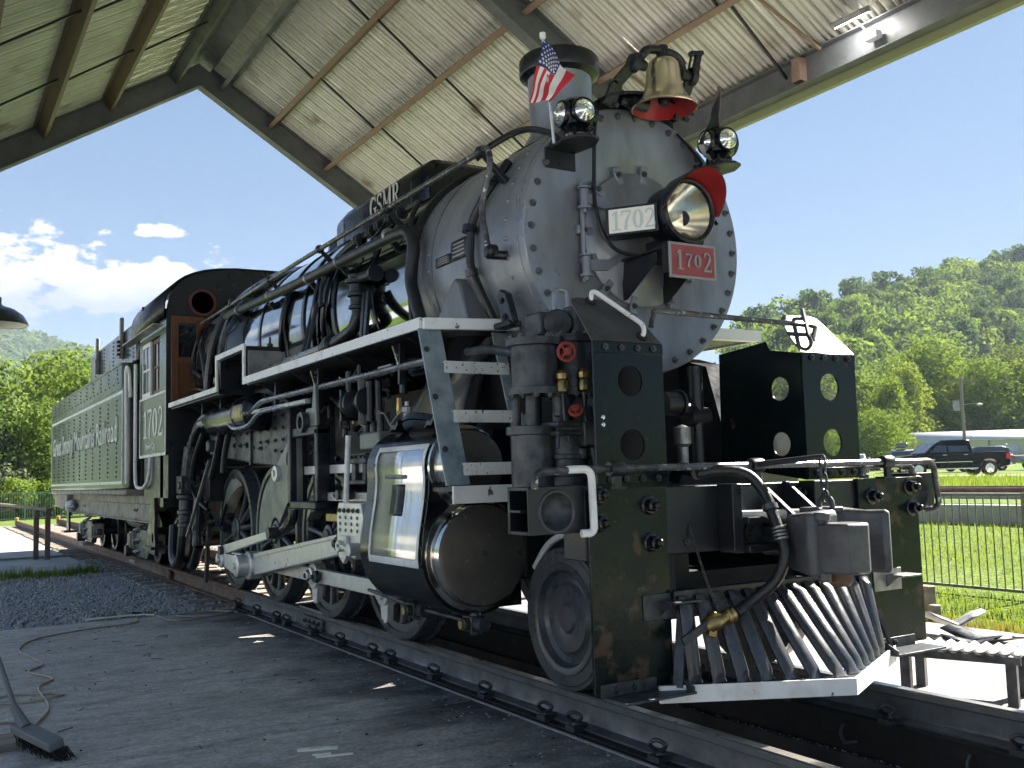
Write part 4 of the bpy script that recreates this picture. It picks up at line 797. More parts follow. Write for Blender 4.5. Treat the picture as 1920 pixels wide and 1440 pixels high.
# --- driving wheels
WX = (-2.36, -3.933, -5.507, -7.08); WR = .724; DX, PZ = .13, .417
def wheel_meshes(main):
    c = MB(); c.lathe((0, 0, 0), (0, 1, 0), [(.585, .0), (.60, -.045), (.655, -.050), (.655, .09), (.585, .09), (.585, .0)], 64, cap=False)
    c.lathe((0, 0, 0), (0, 1, 0), [(.0, -.085), (.09, -.085), (.10, -.07), (.135, -.06), (.14, .09), (0, .09)], 32)
    ca = math.atan2(PZ - WR, DX); px, pz = .333 * math.cos(ca), .333 * math.sin(ca)
    c.lathe((px, 0, pz), (0, 1, 0), [(0, -.085), (.095, -.085), (.115, -.065), (.12, .08), (0, .08)], 28)
    c.bar((0, 0, 0), (px, 0, pz), .20, .13, (0, 1, 0))
    rim = c
    half = math.radians(74 if main else 52); pts = []; n = 26
    for i in range(n + 1): a = ca + math.pi - half + 2 * half * i / n; pts.append((.60 * math.cos(a), .60 * math.sin(a)))
    if main: inner = [(.17 * math.cos(ca + math.pi + b), .17 * math.sin(ca + math.pi + b)) for b in np.linspace(half, -half, 10)]
    else:
        a1, a0 = pts[-1], pts[0]; q = ((a1[0] + a0[0]) * .36, (a1[1] + a0[1]) * .36); inner = [(q[0] * .85 + a1[0] * .15, q[1] * .85 + a1[1] * .15)]
        inner = [(a1[0] * (1 - t) + a0[0] * t + q[0] * math.sin(math.pi * t) * .25, a1[1] * (1 - t) + a0[1] * t + q[1] * math.sin(math.pi * t) * .25) for t in np.linspace(.06, .94, 9)]
    cw = MB().prism(pts + inner, (0, .07, 0), (1, 0, 0), (0, 0, 1), .135)
    ty = MB().lathe((0, 0, 0), (0, 1, 0), [(.655, -.055), (.655, .10), (.752, .105), (.752, .08), (.735, .07), (.726, .055), (.722, -.055), (.714, -.066), (.66, -.066), (.655, -.055)], 72, cap=False)
    sp = MB(); n = 8; P = []
    for r_, w, d in ((.10, .045, .055), (.2, .037, .045), (.4, .030, .036), (.56, .034, .04), (.605, .055, .05)):
        P.append([(r_, d * math.cos(2 * math.pi * i / n) , w * math.sin(2 * math.pi * i / n)) for i in range(n + 1)])
    sp.grid(P)
    return rim.mesh('wheel', 'wheel_black', 35, True), cw.mesh('counterweight', 'grey_enamel', 35, True), ty.mesh('tyre', 'wheel_black', 35, True), sp.mesh('spoke', 'wheel_black', 60, True)
mats_ = {False: wheel_meshes(False), True: wheel_meshes(True)}
for i, x in enumerate(WX):
    rm, cw, ty, sp = mats_[i == 2]
    for s in (-1, 1):
        M_ = Matrix.Translation((x, s * .765, WR)) @ (Matrix.Identity(4) if s < 0 else Matrix.Diagonal((1, -1, 1, 1)))
        w = place('driving_wheel', rm, M_, LO); place('counterweight', cw, M_, w); place('tyre', ty, M_, w)
        ca = math.degrees(math.atan2(PZ - WR, DX))
        for k in range(15):
            a = ca + k * 24; dif = (a - ca - 180 + 540) % 360 - 180
            if abs(dif) < (66 if i == 2 else 40) or k == 0: continue
            place('spoke', sp, M_ @ Matrix.Rotation(-math.radians(a), 4, 'Y'), w)
    MB().cyl((x, -.72, WR), (x, .72, WR), .10, 16).build('axle', 'black_grime', LO)
    g = MB(); g.prism([(-.09, -.32), (.09, -.32), (.07, .05), (.12, .35), (-.12, .35), (-.07, .05)], (x + (.62 if i < 3 else .70), -.70, WR - .06), (1, 0, 0), (0, 0, 1), .06); g.build('brake_hanger', 'iron_dark', LO)
    MB().lathe((x + .70, -.76, WR - .12), (0, 1, 0), [(.0, 0), (.05, 0), (.05, .1), (0, .1)], 10).build('brake_pin', 'iron_dark', LO)
# leading truck wheels
for s in (-1, 1):
    M_ = Matrix.Translation((0, s * .745, .42)) @ (Matrix.Identity(4) if s < 0 else Matrix.Diagonal((1, -1, 1, 1)))
    wm = MB().lathe((0, 0, 0), (0, 1, 0), [(0, -.062), (.075, -.062), (.09, -.048), (.10, -.050), (.195, -.052), (.215, -.030), (.235, -.024), (.265, -.040), (.285, -.078), (.300, -.085), (.325, -.086), (.33, -.078), (.385, -.078), (.395, -.07), (.415, -.070), (.418, -.06), (.42, .055), (.435, .07), (.447, .08), (.447, .10), (.36, .11), (0, .09)], 72, cap=False).mesh('truck_wheel', 'wheel_black', 28, True)
    place('truck_wheel', wm, M_, LO)
MB().cyl((0, -.7, .42), (0, .7, .42), .085, 16).build('axle', 'black_grime', LO)
MB().tube(crv([(-.33, -.80, .70), (-.15, -.80, .86), (.08, -.80, .92), (.30, -.80, .86)], 6), .022, 8).build('truck_guard', 'rod_steel', LO)
MB().box(-.9, .6, -.5, .5, .45, .7).build('truck_frame', 'black_grime', LO)
# --- rods
pins = [V((x + DX, -1.0, PZ)) for x in WX]
def rod(name, a, b, h0, h1, y0, th, fl=None, par=LO, m_='rod_steel'):
    d = (b - a); L_ = d.length; d.normalize(); n = V((0, 0, 1)); n = (n - d * n.dot(d)).normalized()
    o = V((a.x, y0, a.z)); q = MB(); P = [(0, -h0 / 2), (L_, -h1 / 2), (L_, h1 / 2), (0, h0 / 2)]
    q.prism(P, o, d, n, th); r_ = q.build(name, m_, par, bevel=.006)
    if fl:
        f = MB(); f.prism([(L_ * .06, h0 * .30), (L_ * .95, h1 * .30), (L_ * .95, h1 * .48), (L_ * .06, h0 * .48)], o, d, n, .014).prism([(L_ * .06, -h0 * .48), (L_ * .95, -h1 * .48), (L_ * .95, -h1 * .30), (L_ * .06, -h0 * .30)], o, d, n, .014)
        for v in range(len(f.v)): f.v[v] = (f.v[v][0], f.v[v][1] - th, f.v[v][2])
        f.build('rod_flange', m_, r_, bevel=.003)
    return r_
# prism extrudes along d x n = -y for d towards +x
for a, b in ((pins[1], pins[0]), (pins[2], pins[1]), (pins[3], pins[2])):
    rod('side_rod', a, b, .125, .125, -.955, .055)
for i, p_ in enumerate(pins):
    k = MB(); k.lathe((p_.x, -.93, p_.z), (0, -1, 0), [(.12, 0), (.12, .095), (.105, .10), (.075, .10), (.075, .125), (.06, .13), (.035, .13), (.035, .155), (.0, .16)], 28)
    if i < 2: k.prism([(-.075, 0), (.075, 0), (.055, -.17), (-.055, -.17)], (p_.x, -.955, p_.z - .06), (1, 0, 0), (0, 0, 1), .05); k.cyl((p_.x, -.99, p_.z - .25), (p_.x, -.99, p_.z - .2), .02, 8); k.prism([(-.04, 0), (.04, 0), (.05, .14), (-.05, .14)], (p_.x, -.955, p_.z + .06), (1, 0, 0), (0, 0, 1), .05)
    kn = k.build('crank_pin', 'rod_steel', LO)
    if i == 1:
        for dx_ in (-.02, .16): MB().lathe((p_.x + dx_, -1.03, p_.z + .0), (0, -1, 0), [(.055, 0), (.055, .035), (.04, .045), (.022, .046), (.022, .07), (0, .075)], 12).build('knuckle_pin', 'iron_dark', kn)
XP = V((-2.72, -1.1, .762)); BE = V((pins[2].x, -1.1, PZ))
mr = rod('main_rod', BE, XP, .225, .17, -1.075, .06, True)
k = MB(); k.lathe((BE.x, -1.05, BE.z), (0, -1, 0), [(.145, 0), (.145, .12), (.13, .13), (.10, .13), (.10, .17), (.0, .17)], 32); k.build('big_end', 'rod_steel', mr)
k = MB(); k.lathe((XP.x, -1.05, XP.z), (0, -1, 0), [(.10, 0), (.10, .12), (.085, .13), (.055, .13), (.055, .16), (.03, .162), (.03, .185), (0, .19)], 20); k.build('small_end', 'iron_dark', mr)
# eccentric crank and rod
EC = V((-5.93, -1.27, .455)); k = MB(); k.prism([(-.06, -.06), (.5, -.10), (.54, 0), (.5, .10), (-.06, .06), (-.09, 0)], (EC.x, -1.225, EC.z), V((BE.x - EC.x, 0, BE.z - EC.z)).normalized(), (0, 0, 1), .06)
k.lathe((EC.x, -1.2, EC.z), (0, -1, 0), [(.09, 0), (.09, .11), (.06, .115), (.04, .115), (.04, .15), (0, .155)], 20); k.lathe((BE.x - .02, -1.2, BE.z), (0, -1, 0), [(.115, 0), (.115, .09), (.10, .095), (.03, .095), (.03, .12), (0, .12)], 24)
ek = k.build('eccentric_crank', 'rod_steel', LO, bevel=.004)
LF = V((-4.13, -1.22, .80)); rod('eccentric_rod', V((-5.88, -1.27, .56)), V((-4.13, -1.27, .80)), .10, .07, -1.25, .04)
k = MB(); k.cyl((-5.90, -1.24, .55), (-5.90, -1.33, .55), .05, 16); k.cyl((-4.13, -1.2, .80), (-4.13, -1.34, .80), .055, 16); k.bar((-5.90, -1.27, .45), (-5.90, -1.27, .58), .06, .05, (0, 1, 0)); k.build('eccentric_pin', 'iron_dark', LO)
# link and its bracket frame
lk = MB(); lk.holed([(-4.20, 1.30), (-4.17, 1.42), (-3.66, 1.73), (-3.58, 1.73), (-3.56, 1.05), (-3.68, 1.02), (-3.78, 1.06)], [(-3.80, 1.48, .075), (-3.74, 1.32, .10), (-3.76, 1.18, .06)], (0, -1.19, 0), (1, 0, 0), (0, 0, 1), .05)
lko = lk.build('link_bracket', 'grey_enamel', LO, bevel=.005)
k = MB(); k.lathe((-4.13, -1.24, 1.352), (0, -1, 0), [(.075, 0), (.075, .03), (.05, .035), (.03, .035), (.03, .05), (0, .05)], 20); k.build('link_pivot', 'rod_steel', lko)
k = MB(); k.tube(crv([(-3.84, -1.19, 1.08), (-3.84, -1.19, .95), (-3.95, -1.2, .86), (-4.13, -1.22, .80)], 6), .045, 10); k.build('link_foot', 'black_satin', lko)
k = MB(); k.box(-3.66, -3.58, -1.30, -1.14, 1.04, 1.74); k.box(-3.66, -2.94, -1.30, -1.14, 1.035, 1.10); k.box(-3.01, -2.94, -1.28, -1.16, 1.10, 1.72); k.box(-3.66, -2.94, -1.28, -1.16, 1.66, 1.74); k.build('guide_yoke', 'black_satin', LO, bevel=.012)
k = MB(); k.box(-3.5, -3.1, -1.12, -1.06, 1.15, 1.62); k.box(-3.35, -3.25, -1.2, -.6, 1.0, 1.15); k.build('link', 'iron_dark', LO, bevel=.01)
# reverse shaft arm
k = MB(); k.prism([(-3.10, 2.10), (-3.05, 2.10), (-3.03, 1.72), (-3.09, 1.66), (-3.16, 1.72), (-3.34, 1.74), (-3.36, 1.84), (-3.28, 1.90), (-3.14, 1.90)], (0, -1.22, 0), (1, 0, 0), (0, 0, 1), .03); k.build('lift_arm', 'grey_enamel', LO, bevel=.005)
k = MB(); k.lathe((-3.28, -1.18, 1.78), (0, -1, 0), [(.055, 0), (.09, 0), (.09, .13), (.055, .13), (.055, 0)], 24, cap=False); k.box(-3.44, -3.38, -1.28, -1.18, 1.70, 1.86); k.box(-3.38, -3.1, -1.27, -1.18, 1.685, 1.70); k.build('reverse_bearing', 'iron_dark', LO)
MB().tube([(-3.4, -1.2, 1.98), (-4.7, -1.15, 2.0), (-7.6, -1.15, 2.02)], .022, 8).build('reach_rod', 'rod_steel', LO)
# crosshead and guides
MB().box(-3.75, -1.62, -1.17, -1.03, 1.33, 1.405).build('slide_bar', 'rod_steel', LO, bevel=.006)
MB().box(-3.22, -1.62, -1.19, -1.03, 1.105, 1.175).build('slide_bar', 'rod_steel', LO, bevel=.006)
MB().box(-3.1, -1.62, -1.15, -1.03, .93, 1.0).build('slide_bar', 'brass_dull', LO, bevel=.006)
k = MB(); k.prism([(-2.66, .70), (-2.30, .66), (-2.20, .72), (-2.12, .98), (-2.16, 1.10), (-2.62, 1.10), (-2.66, 1.0)], (0, -1.10, 0), (1, 0, 0), (0, 0, 1), .12); xh = k.build('crosshead', 'rod_steel', LO, bevel=.01)
for i in range(5): bolt((-2.58 + i * .095, -1.22, 1.035), (0, -1, 0), xh, hexs)
for i in range(4):
    for kk in range(3): place('rivet', rivm, axis_mat((-2.58 + i * .12, -1.22, .98 - kk * .05), (0, -1, 0)), xh)
k = MB(); k.prism([(-2.52, .84), (-2.38, .84), (-2.36, .70), (-2.44, .62), (-2.54, .68)], (0, -1.225, 0), (1, 0, 0), (0, 0, 1), .03); k.cyl((-2.45, -1.22, .76), (-2.45, -1.30, .76), .045, 14); k.bar((-2.46, -1.27, .765), (-2.20, -1.27, .745), .03, .06, (0, 1, 0)); k.cyl((-2.20, -1.22, .745), (-2.20, -1.31, .745), .05, 14); k.build('union_link', 'rod_steel', xh, bevel=.004)
MB().cyl((-2.2, -1.05, .80), (-1.6, -1.05, .80), .045, 16).build('piston_rod', 'polished', LO)
MB().tube([(-2.30, -1.28, 1.10), (-2.28, -1.26, 1.62)], .022, 10).build('lubricator_rod', 'white_paint', LO)
k = MB(); k.tube([(-2.62, -1.24, 1.16), (-2.34, -1.24, 1.16)], .028, 8); k.cyl((-2.50, -1.2, 1.16), (-2.50, -1.28, 1.16), .04, 10); k.cyl((-2.36, -1.2, 1.16), (-2.36, -1.28, 1.16), .04, 10); k.build('oil_cup_link', 'iron_dark', LO)
# valve stem guide
k = MB(); k.box(-2.42, -2.05, -1.22, -1.0, 1.40, 1.44); k.box(-2.42, -2.05, -1.22, -1.0, 1.24, 1.27); k.box(-2.38, -2.30, -1.2, -1.02, 1.27, 1.40); k.box(-2.16, -2.09, -1.2, -1.02, 1.27, 1.40); k.box(-2.42, -2.05, -1.22, -1.18, 1.46, 1.48); vg = k.build('valve_guide', 'iron_dark', LO, bevel=.005)
for i in range(4): bolt((-2.38 + i * .09, -1.2, 1.44), (0, 0, 1), vg, hexs)
MB().cyl((-2.9, -1.1, 1.335), (-1.6, -1.1, 1.335), .028, 12).build('valve_stem', 'polished', LO)
# mechanical lubricator and nearby fittings
k = MB(); k.box(-2.36, -1.98, -1.14, -.88, 1.50, 1.64); lb = k.build('lubricator', 'grey_enamel', LO, bevel=.02)
k = MB()
for i in range(3): k = MB(); k.cyl((-2.3 + i * .14, -1.1, 1.64), (-2.3 + i * .14, -1.1, 1.74), .028, 10); k.cyl((-2.3 + i * .14, -1.1, 1.74), (-2.3 + i * .14, -1.1, 1.80), .018, 8); k.build('oil_fitting', 'iron_dark', lb)

k = MB(); k.lathe((-2.48, -1.15, 1.88), (1, 0, 0), [(.0, -.05), (.085, -.05), (.10, -.03), (.10, .0), (.075, .01), (.075, .06), (.11, .07), (.11, .10), (.06, .11), (.06, .32), (.11, .33), (.11, .37), (0, .38)], 24); k.cyl((-2.2, -1.15, 1.7), (-2.2, -1.15, 2.05), .055, 14); k.cyl((-2.1, -1.15, 1.72), (-2.1, -1.15, 2.03), .03, 10); k.cyl((-2.05, -1.1, 1.72), (-2.05, -1.1, 2.03), .03, 10)
k.box(-2.56, -2.53, -1.22, -1.08, 1.75, 2.0); k.cyl((-2.52, -1.15, 1.98), (-2.52, -1.15, 2.15), .03, 10); k.cyl((-2.3, -1.15, 2.05), (-2.3, -1.15, 2.18), .022, 8); k.tube([(-2.3, -1.15, 2.16), (-2.42, -1.15, 2.10)], .02, 8); fp = k.build('feed_pump', 'black_satin', LO)
for i in range(8): a = i * math.pi / 4; bolt((-2.535, -1.15 + .085 * math.cos(a), 1.88 + .085 * math.sin(a)), (-.2, -1, 0), fp, hexs)
for i in range(26):
    x = random.uniform(-2.9, -1.7); z = random.uniform(1.62, 2.12); y = random.uniform(-1.12, -.95); r_ = random.uniform(.012, .028)
    MB().cyl((x, y, z), (x + random.uniform(-.02, .02), y, z + random.uniform(.05, .14)), r_, 8).build('small_fitting', random.choice(['black_satin', 'iron_dark', 'black_satin', 'brass_dull']), fp)
MB().box(-1.92, -1.68, -1.16, -1.15, 2.06, 2.12).build('data_plate', 'plate_grey', fp)
for pts in ([(-2.05, -1.12, 1.78), (-1.85, -1.14, 1.76), (-1.7, -1.15, 1.66), (-1.45, -1.16, 1.63)], [(-1.42, -1.15, 1.80), (-1.6, -1.16, 1.72), (-1.72, -1.15, 1.67)]):
    MB().tube(crv(pts, 6), .008, 6).build('oil_line', 'tread_grey', fp)
MB().lathe((-1.42, -1.15, 1.66), (0, 0, 1), [(.03, 0), (.03, .08), (.04, .085), (.04, .12), (.02, .13), (.02, .16)], 10).build('oil_cup', 'tread_grey', LO)
hv = MB(); hv.lathe((-2.85, -1.0, 1.85), (-.3, -1, 0), [(.03, 0), (.06, .01), (.06, .03), (.03, .035), (.0, .05)], 12); hv.build('hand_wheel', 'clay_red', LO)
# --- cylinder block
def cprof():
    o = []; c0 = (-1.05, .782); R0 = .385; c1 = (-1.115, 1.345); R1 = .262
    for i in range(19): o.append((c0[0] - R0 * math.sin(math.radians(-25 + i * 7.0)), c0[1] - R0 * math.cos(math.radians(-25 + i * 7.0))))
    e = o[-1]; s0 = (c1[0] - R1 * math.cos(math.radians(-8)), c1[1] + R1 * math.sin(math.radians(-8)))
    for t in np.linspace(.12, .88, 6):
        q = 3 * t * t - 2 * t ** 3; o.append((e[0] + (s0[0] - e[0]) * q - .008 * math.sin(math.pi * t) * -1, e[1] + (s0[1] - e[1]) * t))
    for i in range(16): a = math.radians(-8 + i * 8.2); o.append((c1[0] - R1 * math.cos(a), c1[1] + R1 * math.sin(a)))
    return o
CP = cprof(); poly = CP + [(-.72, CP[-1][1]), (-.72, CP[0][1])]
cy = MB().prism(poly, (-1.64, 0, 0), (0, 1, 0), (0, 0, 1), 1.0).build('cylinder_jacket', 'black_gloss', LO, smooth=30)
def off(P, d):
    o = []
    for i, p_ in enumerate(P):
        a = P[max(0, i - 1)]; b = P[min(len(P) - 1, i + 1)]; tx, ty = b[0] - a[0], b[1] - a[1]; l_ = math.hypot(tx, ty); o.append((p_[0] - ty / l_ * d, p_[1] + tx / l_ * d))
    return o
zsel = [p_ for p_ in CP if p_[0] < -1.28 and .70 < p_[1] < 1.5]
def strip(P, x0, x1, d, nm, m_, par):
    q = off(P, d); o = MB().grid([[(x, y, z) for y, z in q] for x in (x0, x1)]).build(nm, m_, par); k = o.modifiers.new('thick', 'SOLIDIFY'); k.thickness = .004; k.offset = 0; return o
sgn = .006
Z_ = [p_ for p_ in CP if p_[0] < -1.2]
lo_i = min(range(len(CP)), key=lambda i: abs(CP[i][1] - .70) + (0 if CP[i][0] < -1.2 else 9)); hi_i = min(range(len(CP)), key=lambda i: abs(CP[i][1] - 1.50) + (0 if CP[i][0] < -1.2 else 9))
SP = CP[min(lo_i, hi_i):max(lo_i, hi_i) + 1]
def densify(P, m=4):
    o = []
    for a, b in zip(P[:-1], P[1:]):
        for t in range(m): o.append((a[0] + (b[0] - a[0]) * t / m, a[1] + (b[1] - a[1]) * t / m))
    return o + [P[-1]]
SP = densify(SP); cpn = strip(SP, -1.44, -.70, .006, 'polished_panel', 'jacket_steel', cy)
strip(SP, -1.465, -1.435, .012, 'panel_border', 'white_paint', cy); strip(SP, -.705, -.675, .012, 'panel_border', 'white_paint', cy)
strip(SP[:5], -1.435, -.705, .012, 'panel_border', 'white_paint', cy); strip(SP[-5:], -1.435, -.705, .012, 'panel_border', 'white_paint', cy)
for i in range(2, len(SP), 9):
    for x in (-1.50, -.655): place('screw', hexs, Matrix.Translation((x, off(SP, .0)[i][0], SP[i][1])) @ V((0, -1, .1)).to_track_quat('Z', 'Y').to_matrix().to_4x4() @ Matrix.Scale(.5, 4), cy)
strip([p_ for p_ in SP if 1.02 < p_[1] < 1.24], -1.17, -.98, .014, 'jacket_tag', 'black_gloss', cy)
MB().tube([(-1.24, -1.40, 1.29), (-.96, -1.40, 1.285)], .014, 8).build('step_handle', 'tread_grey', cy)
# end rings and covers
for c_, R_, x1 in (((-1.05, .782), .318, -.545), ((-1.115, 1.345), .218, -.52)):
    rg = MB().lathe((-.64, c_[0], c_[1]), (1, 0, 0), [(R_ + .05, 0), (R_ + .045, .015), (R_ + .012, .02), (R_ + .010, .03), (R_ + .008, x1 + .64 - .012), (R_, x1 + .64)], 56, cap=False).build('cylinder_ring', 'polished', LO)
    cvr = MB().lathe((-.64, c_[0], c_[1]), (1, 0, 0), [(R_ - .002, x1 + .64 - .004), (R_ - .03, x1 + .64 + .004), (0, x1 + .64 + .006)], 56, cap=False).build('cylinder_cover', 'cylinder_cover', LO)
    bolt((x1 + .006, c_[0], c_[1] + .01), (1, 0, 0), cvr, hexs)
    rb = MB().lathe((-1.64, c_[0], c_[1]), (-1, 0, 0), [(R_ + .03, 0), (R_ + .03, .03), (R_ - .06, .05), (.08, .07), (.08, .2)], 40).build('rear_cover', 'iron_dark', LO)
for x, y in ((-1.36, -1.12), (-.80, -1.12)): 
    k = MB(); k.prism([(-.07, 0), (-.03, .05), (.03, .045), (.07, .08), (.07, .05), (.03, .015), (-.03, .02)], (x, y - .03, 1.6), (1, 0, 0), (0, 0, 1), .14); k.build('jacket_lug', 'black_satin', cy)
# cylinder drain cocks
for x in (-1.45, -.60):
    k = MB(); k.box(x - .10, x + .02, -1.13, -1.03, .30, .40); k.cyl((x - .02, -1.08, .28), (x - .02, -1.08, .42), .035, 12); k.cyl((x - .03, -1.13, .35), (x - .03, -1.17, .35), .04, 12); k.cyl((x + .02, -1.08, .35), (x + .10, -1.08, .35), .045, 10); k.build('drain_cock', 'iron_dark', LO, bevel=.006)
    MB().lathe((x - .03, -1.165, .35), (0, -1, 0), [(.03, 0), (.03, .02), (.0, .02)], 6).build('cock_nut', 'brass_dull', LO)
MB().tube([(-2.3, -1.1, .42), (-1.45, -1.08, .36), (-.6, -1.08, .35)], .014, 8).build('drain_rod', 'iron_dark', LO)
# steam pipe up to the smokebox
k = MB(); k.lathe((-1.05, -1.08, 1.60), V((-.05, .30, .66)), [(.255, -.05), (.24, .0), (.20, .30), (.165, .62), (.16, .72)], 36); k.build('steam_pipe', 'jacket_steel', LO)
MB().lathe((-1.05, -1.08, 1.60), V((-.05, .30, .66)), [(.262, -.04), (.262, .0), (.25, .01)], 36, cap=False).build('pipe_collar', 'black_satin', LO)
# --- long pipes below the running board
lpz = pipe('branch_pipe', [(-1.0, -1.15, 2.075), (-3.5, -1.15, 2.085), (-4.95, -1.15, 2.095), (-5.25, -1.15, 2.0), (-5.9, -1.15, 1.99), (-6.2, -1.15, 2.09), (-7.4, -1.15, 2.09), (-7.7, -1.15, 2.0), (-8.3, -1.12, 1.72), (-8.7, -1.12, 1.70)], .030, 'pipe_grey', rr=.18)
pipe('branch_pipe', [(-3.35, -1.17, 1.98), (-4.95, -1.17, 1.985), (-5.3, -1.17, 1.86), (-5.9, -1.17, 1.86), (-6.25, -1.17, 1.99), (-7.5, -1.17, 1.99), (-7.8, -1.17, 1.88), (-8.2, -1.14, 1.60), (-8.6, -1.14, 1.57)], .024, 'pipe_grey', rr=.18)
for x in (-1.5, -3.2, -4.4, -6.45, -7.3): MB().bar((x, -1.15, 2.26), (x, -1.16, 1.95), .03, .04, (0, 1, 0)).build('pipe_hanger', 'black_satin', lpz)
at = MB().lathe((-7.2, -1.02, 2.02), (1, 0, 0), [(0, 0), (.12, .01), (.18, .06), (.19, .12), (.19, 1.75), (.205, 1.76), (.205, 1.82), (.19, 1.83), (.17, 1.88), (.10, 1.93), (0, 1.94)], 36).build('air_tank', 'black_gloss', LO)
MB().grid([[(x, -1.02 - .193 * math.cos(a), 2.02 + .193 * math.sin(a)) for a in (-.25, 0, .25, .5)] for x in (-5.85, -5.5)]).build('tank_plate', 'brass_dull', at)
MB().lathe((-5.88, -1.02, 2.02), (1, 0, 0), [(.195, 0), (.20, .005), (.20, .035), (.195, .04)], 36, cap=False).build('tank_strap', 'handrail_paint', at)
# pipes and rods beneath the cab
for i, (pts, r_, m_) in enumerate((([(-8.15, -1.12, 1.75), (-8.2, -1.15, 1.35), (-8.15, -1.18, .95), (-8.2, -1.18, .62)], .075, 'iron_dark'), ([(-8.2, -1.18, .65), (-8.3, -1.18, .35), (-8.75, -1.15, .18), (-9.2, -1.1, .30), (-9.35, -1.05, .7)], .075, 'rubber'),
        ([(-7.75, -1.1, 1.1), (-7.8, -1.12, .75), (-7.75, -1.12, .5)], .06, 'iron_dark'), ([(-7.75, -1.1, .5), (-8.05, -1.1, .2), (-8.45, -1.05, .25), (-8.6, -1.0, .6)], .06, 'rubber'),
        ([(-6.9, -1.18, 1.55), (-7.35, -1.2, 1.1), (-7.85, -1.22, .62)], .022, 'pipe_grey'), ([(-8.5, -1.1, 1.6), (-7.8, -1.15, 1.1), (-7.3, -1.1, .95)], .02, 'black_satin'),
        ([(-7.5, -1.1, 1.9), (-7.9, -1.12, 1.6), (-8.1, -1.12, 1.2)], .04, 'black_satin'), ([(-8.6, -1.2, 1.66), (-8.6, -1.2, 1.30)], .03, 'handrail_paint'), ([(-7.0, -1.0, 1.95), (-7.25, -1.0, 1.6), (-7.5, -1.0, 1.35)], .05, 'black_satin'),
        ([(-6.7, -1.0, 1.9), (-6.85, -1.02, 1.6), (-6.9, -1.02, 1.4)], .035, 'black_satin'), ([(-7.4, -1.05, .95), (-7.9, -1.05, .6), (-8.3, -1.05, .5)], .014, 'black_satin'))):
    pipe('under_cab_pipe', pts, r_, m_, rr=.25)
k = MB(); k.lathe((-8.17, -1.16, .78), (0, 0, 1), [(.08, -.06), (.11, -.05), (.11, .0), (.085, .01), (.085, .1), (.115, .11), (.115, .16), (.09, .17), (.09, .30), (.12, .31), (.12, .36), (.08, .37)], 14); k.box(-8.32, -8.02, -1.26, -1.02, 1.15, 1.38); k.cyl((-8.35, -1.14, 1.26), (-8.0, -1.14, 1.26), .07, 12); k.cyl((-8.1, -1.28, 1.26), (-8.1, -1.0, 1.26), .05, 12); k.build('injector', 'iron_dark', LO, bevel=.008)
for i in range(22):
    x = random.uniform(-8.9, -7.4); z = random.uniform(.5, 1.6); MB().cyl((x, random.uniform(-1.1, -.8), z), (x + random.uniform(-.2, .2), random.uniform(-1.05, -.8), z + random.uniform(-.3, .3)), random.uniform(.012, .04), 8).build('under_cab_fitting', random.choice(['black_satin', 'iron_dark', 'black_grime']), LO)
MB().bar((-7.68, -1.0, .75), (-7.72, -1.02, .05), .05, .03).build('sand_pipe', 'iron_dark', LO)
k = MB(); k.box(-7.55, -7.2, -1.02, -.93, 1.62, 1.95); k.box(-7.42, -7.28, -1.1, -1.0, 1.66, 1.8); k.build('blowoff_muffler', 'iron_dark', LO, bevel=.02)
for i in range(40):                                # clutter behind the motion, deep in shade
    x = random.uniform(-4.6, -1.7); z = random.uniform(1.2, 2.15); y = random.uniform(-.9, -.65); MB().cyl((x, y, z), (x + random.uniform(-.3, .3), y, z + random.uniform(-.15, .15)), random.uniform(.015, .04), 8).build('frame_pipe', 'black_satin', LO)
# --- pilot beam and plates
bm_ = MB(); bm_.box(.70, .90, -1.27, 1.27, .84, 1.195); beam = bm_.build('pilot_beam', 'black_satin', LO, bevel=.006)
for s, hw in ((-1, 1.60), (1, 1.46)):
    e = MB(); y0, y1 = (s * 1.27, s * hw); a, b = min(y0, y1), max(y0, y1)
    e.holed([(a, .985), (b, .985), (b, 1.22), (a, 1.22)], [(s * (hw - .16), 1.095, .088)], (.885, 0, 0), (0, 1, 0), (0, 0, 1), .016)
    e.box(.72, .885, a, b, 1.20, 1.22); e.box(.72, .885, a, b, .985, 1.005); e.box(.72, .82, a, b, 1.092, 1.108); e.box(.70, .72, a, b, .985, 1.22)
    eb = e.build('beam_end', 'black_satin', LO, bevel=.004)
    c = (.885, s * (hw - .16), 1.095); MB().lathe(c, (1, 0, 0), [(.0, -.05), (.04, -.046), (.075, -.02), (.086, .008), (.095, .022), (.105, .024), (.11, .016)], 32, cap=False).build('poling_pocket', 'iron_dark', eb)
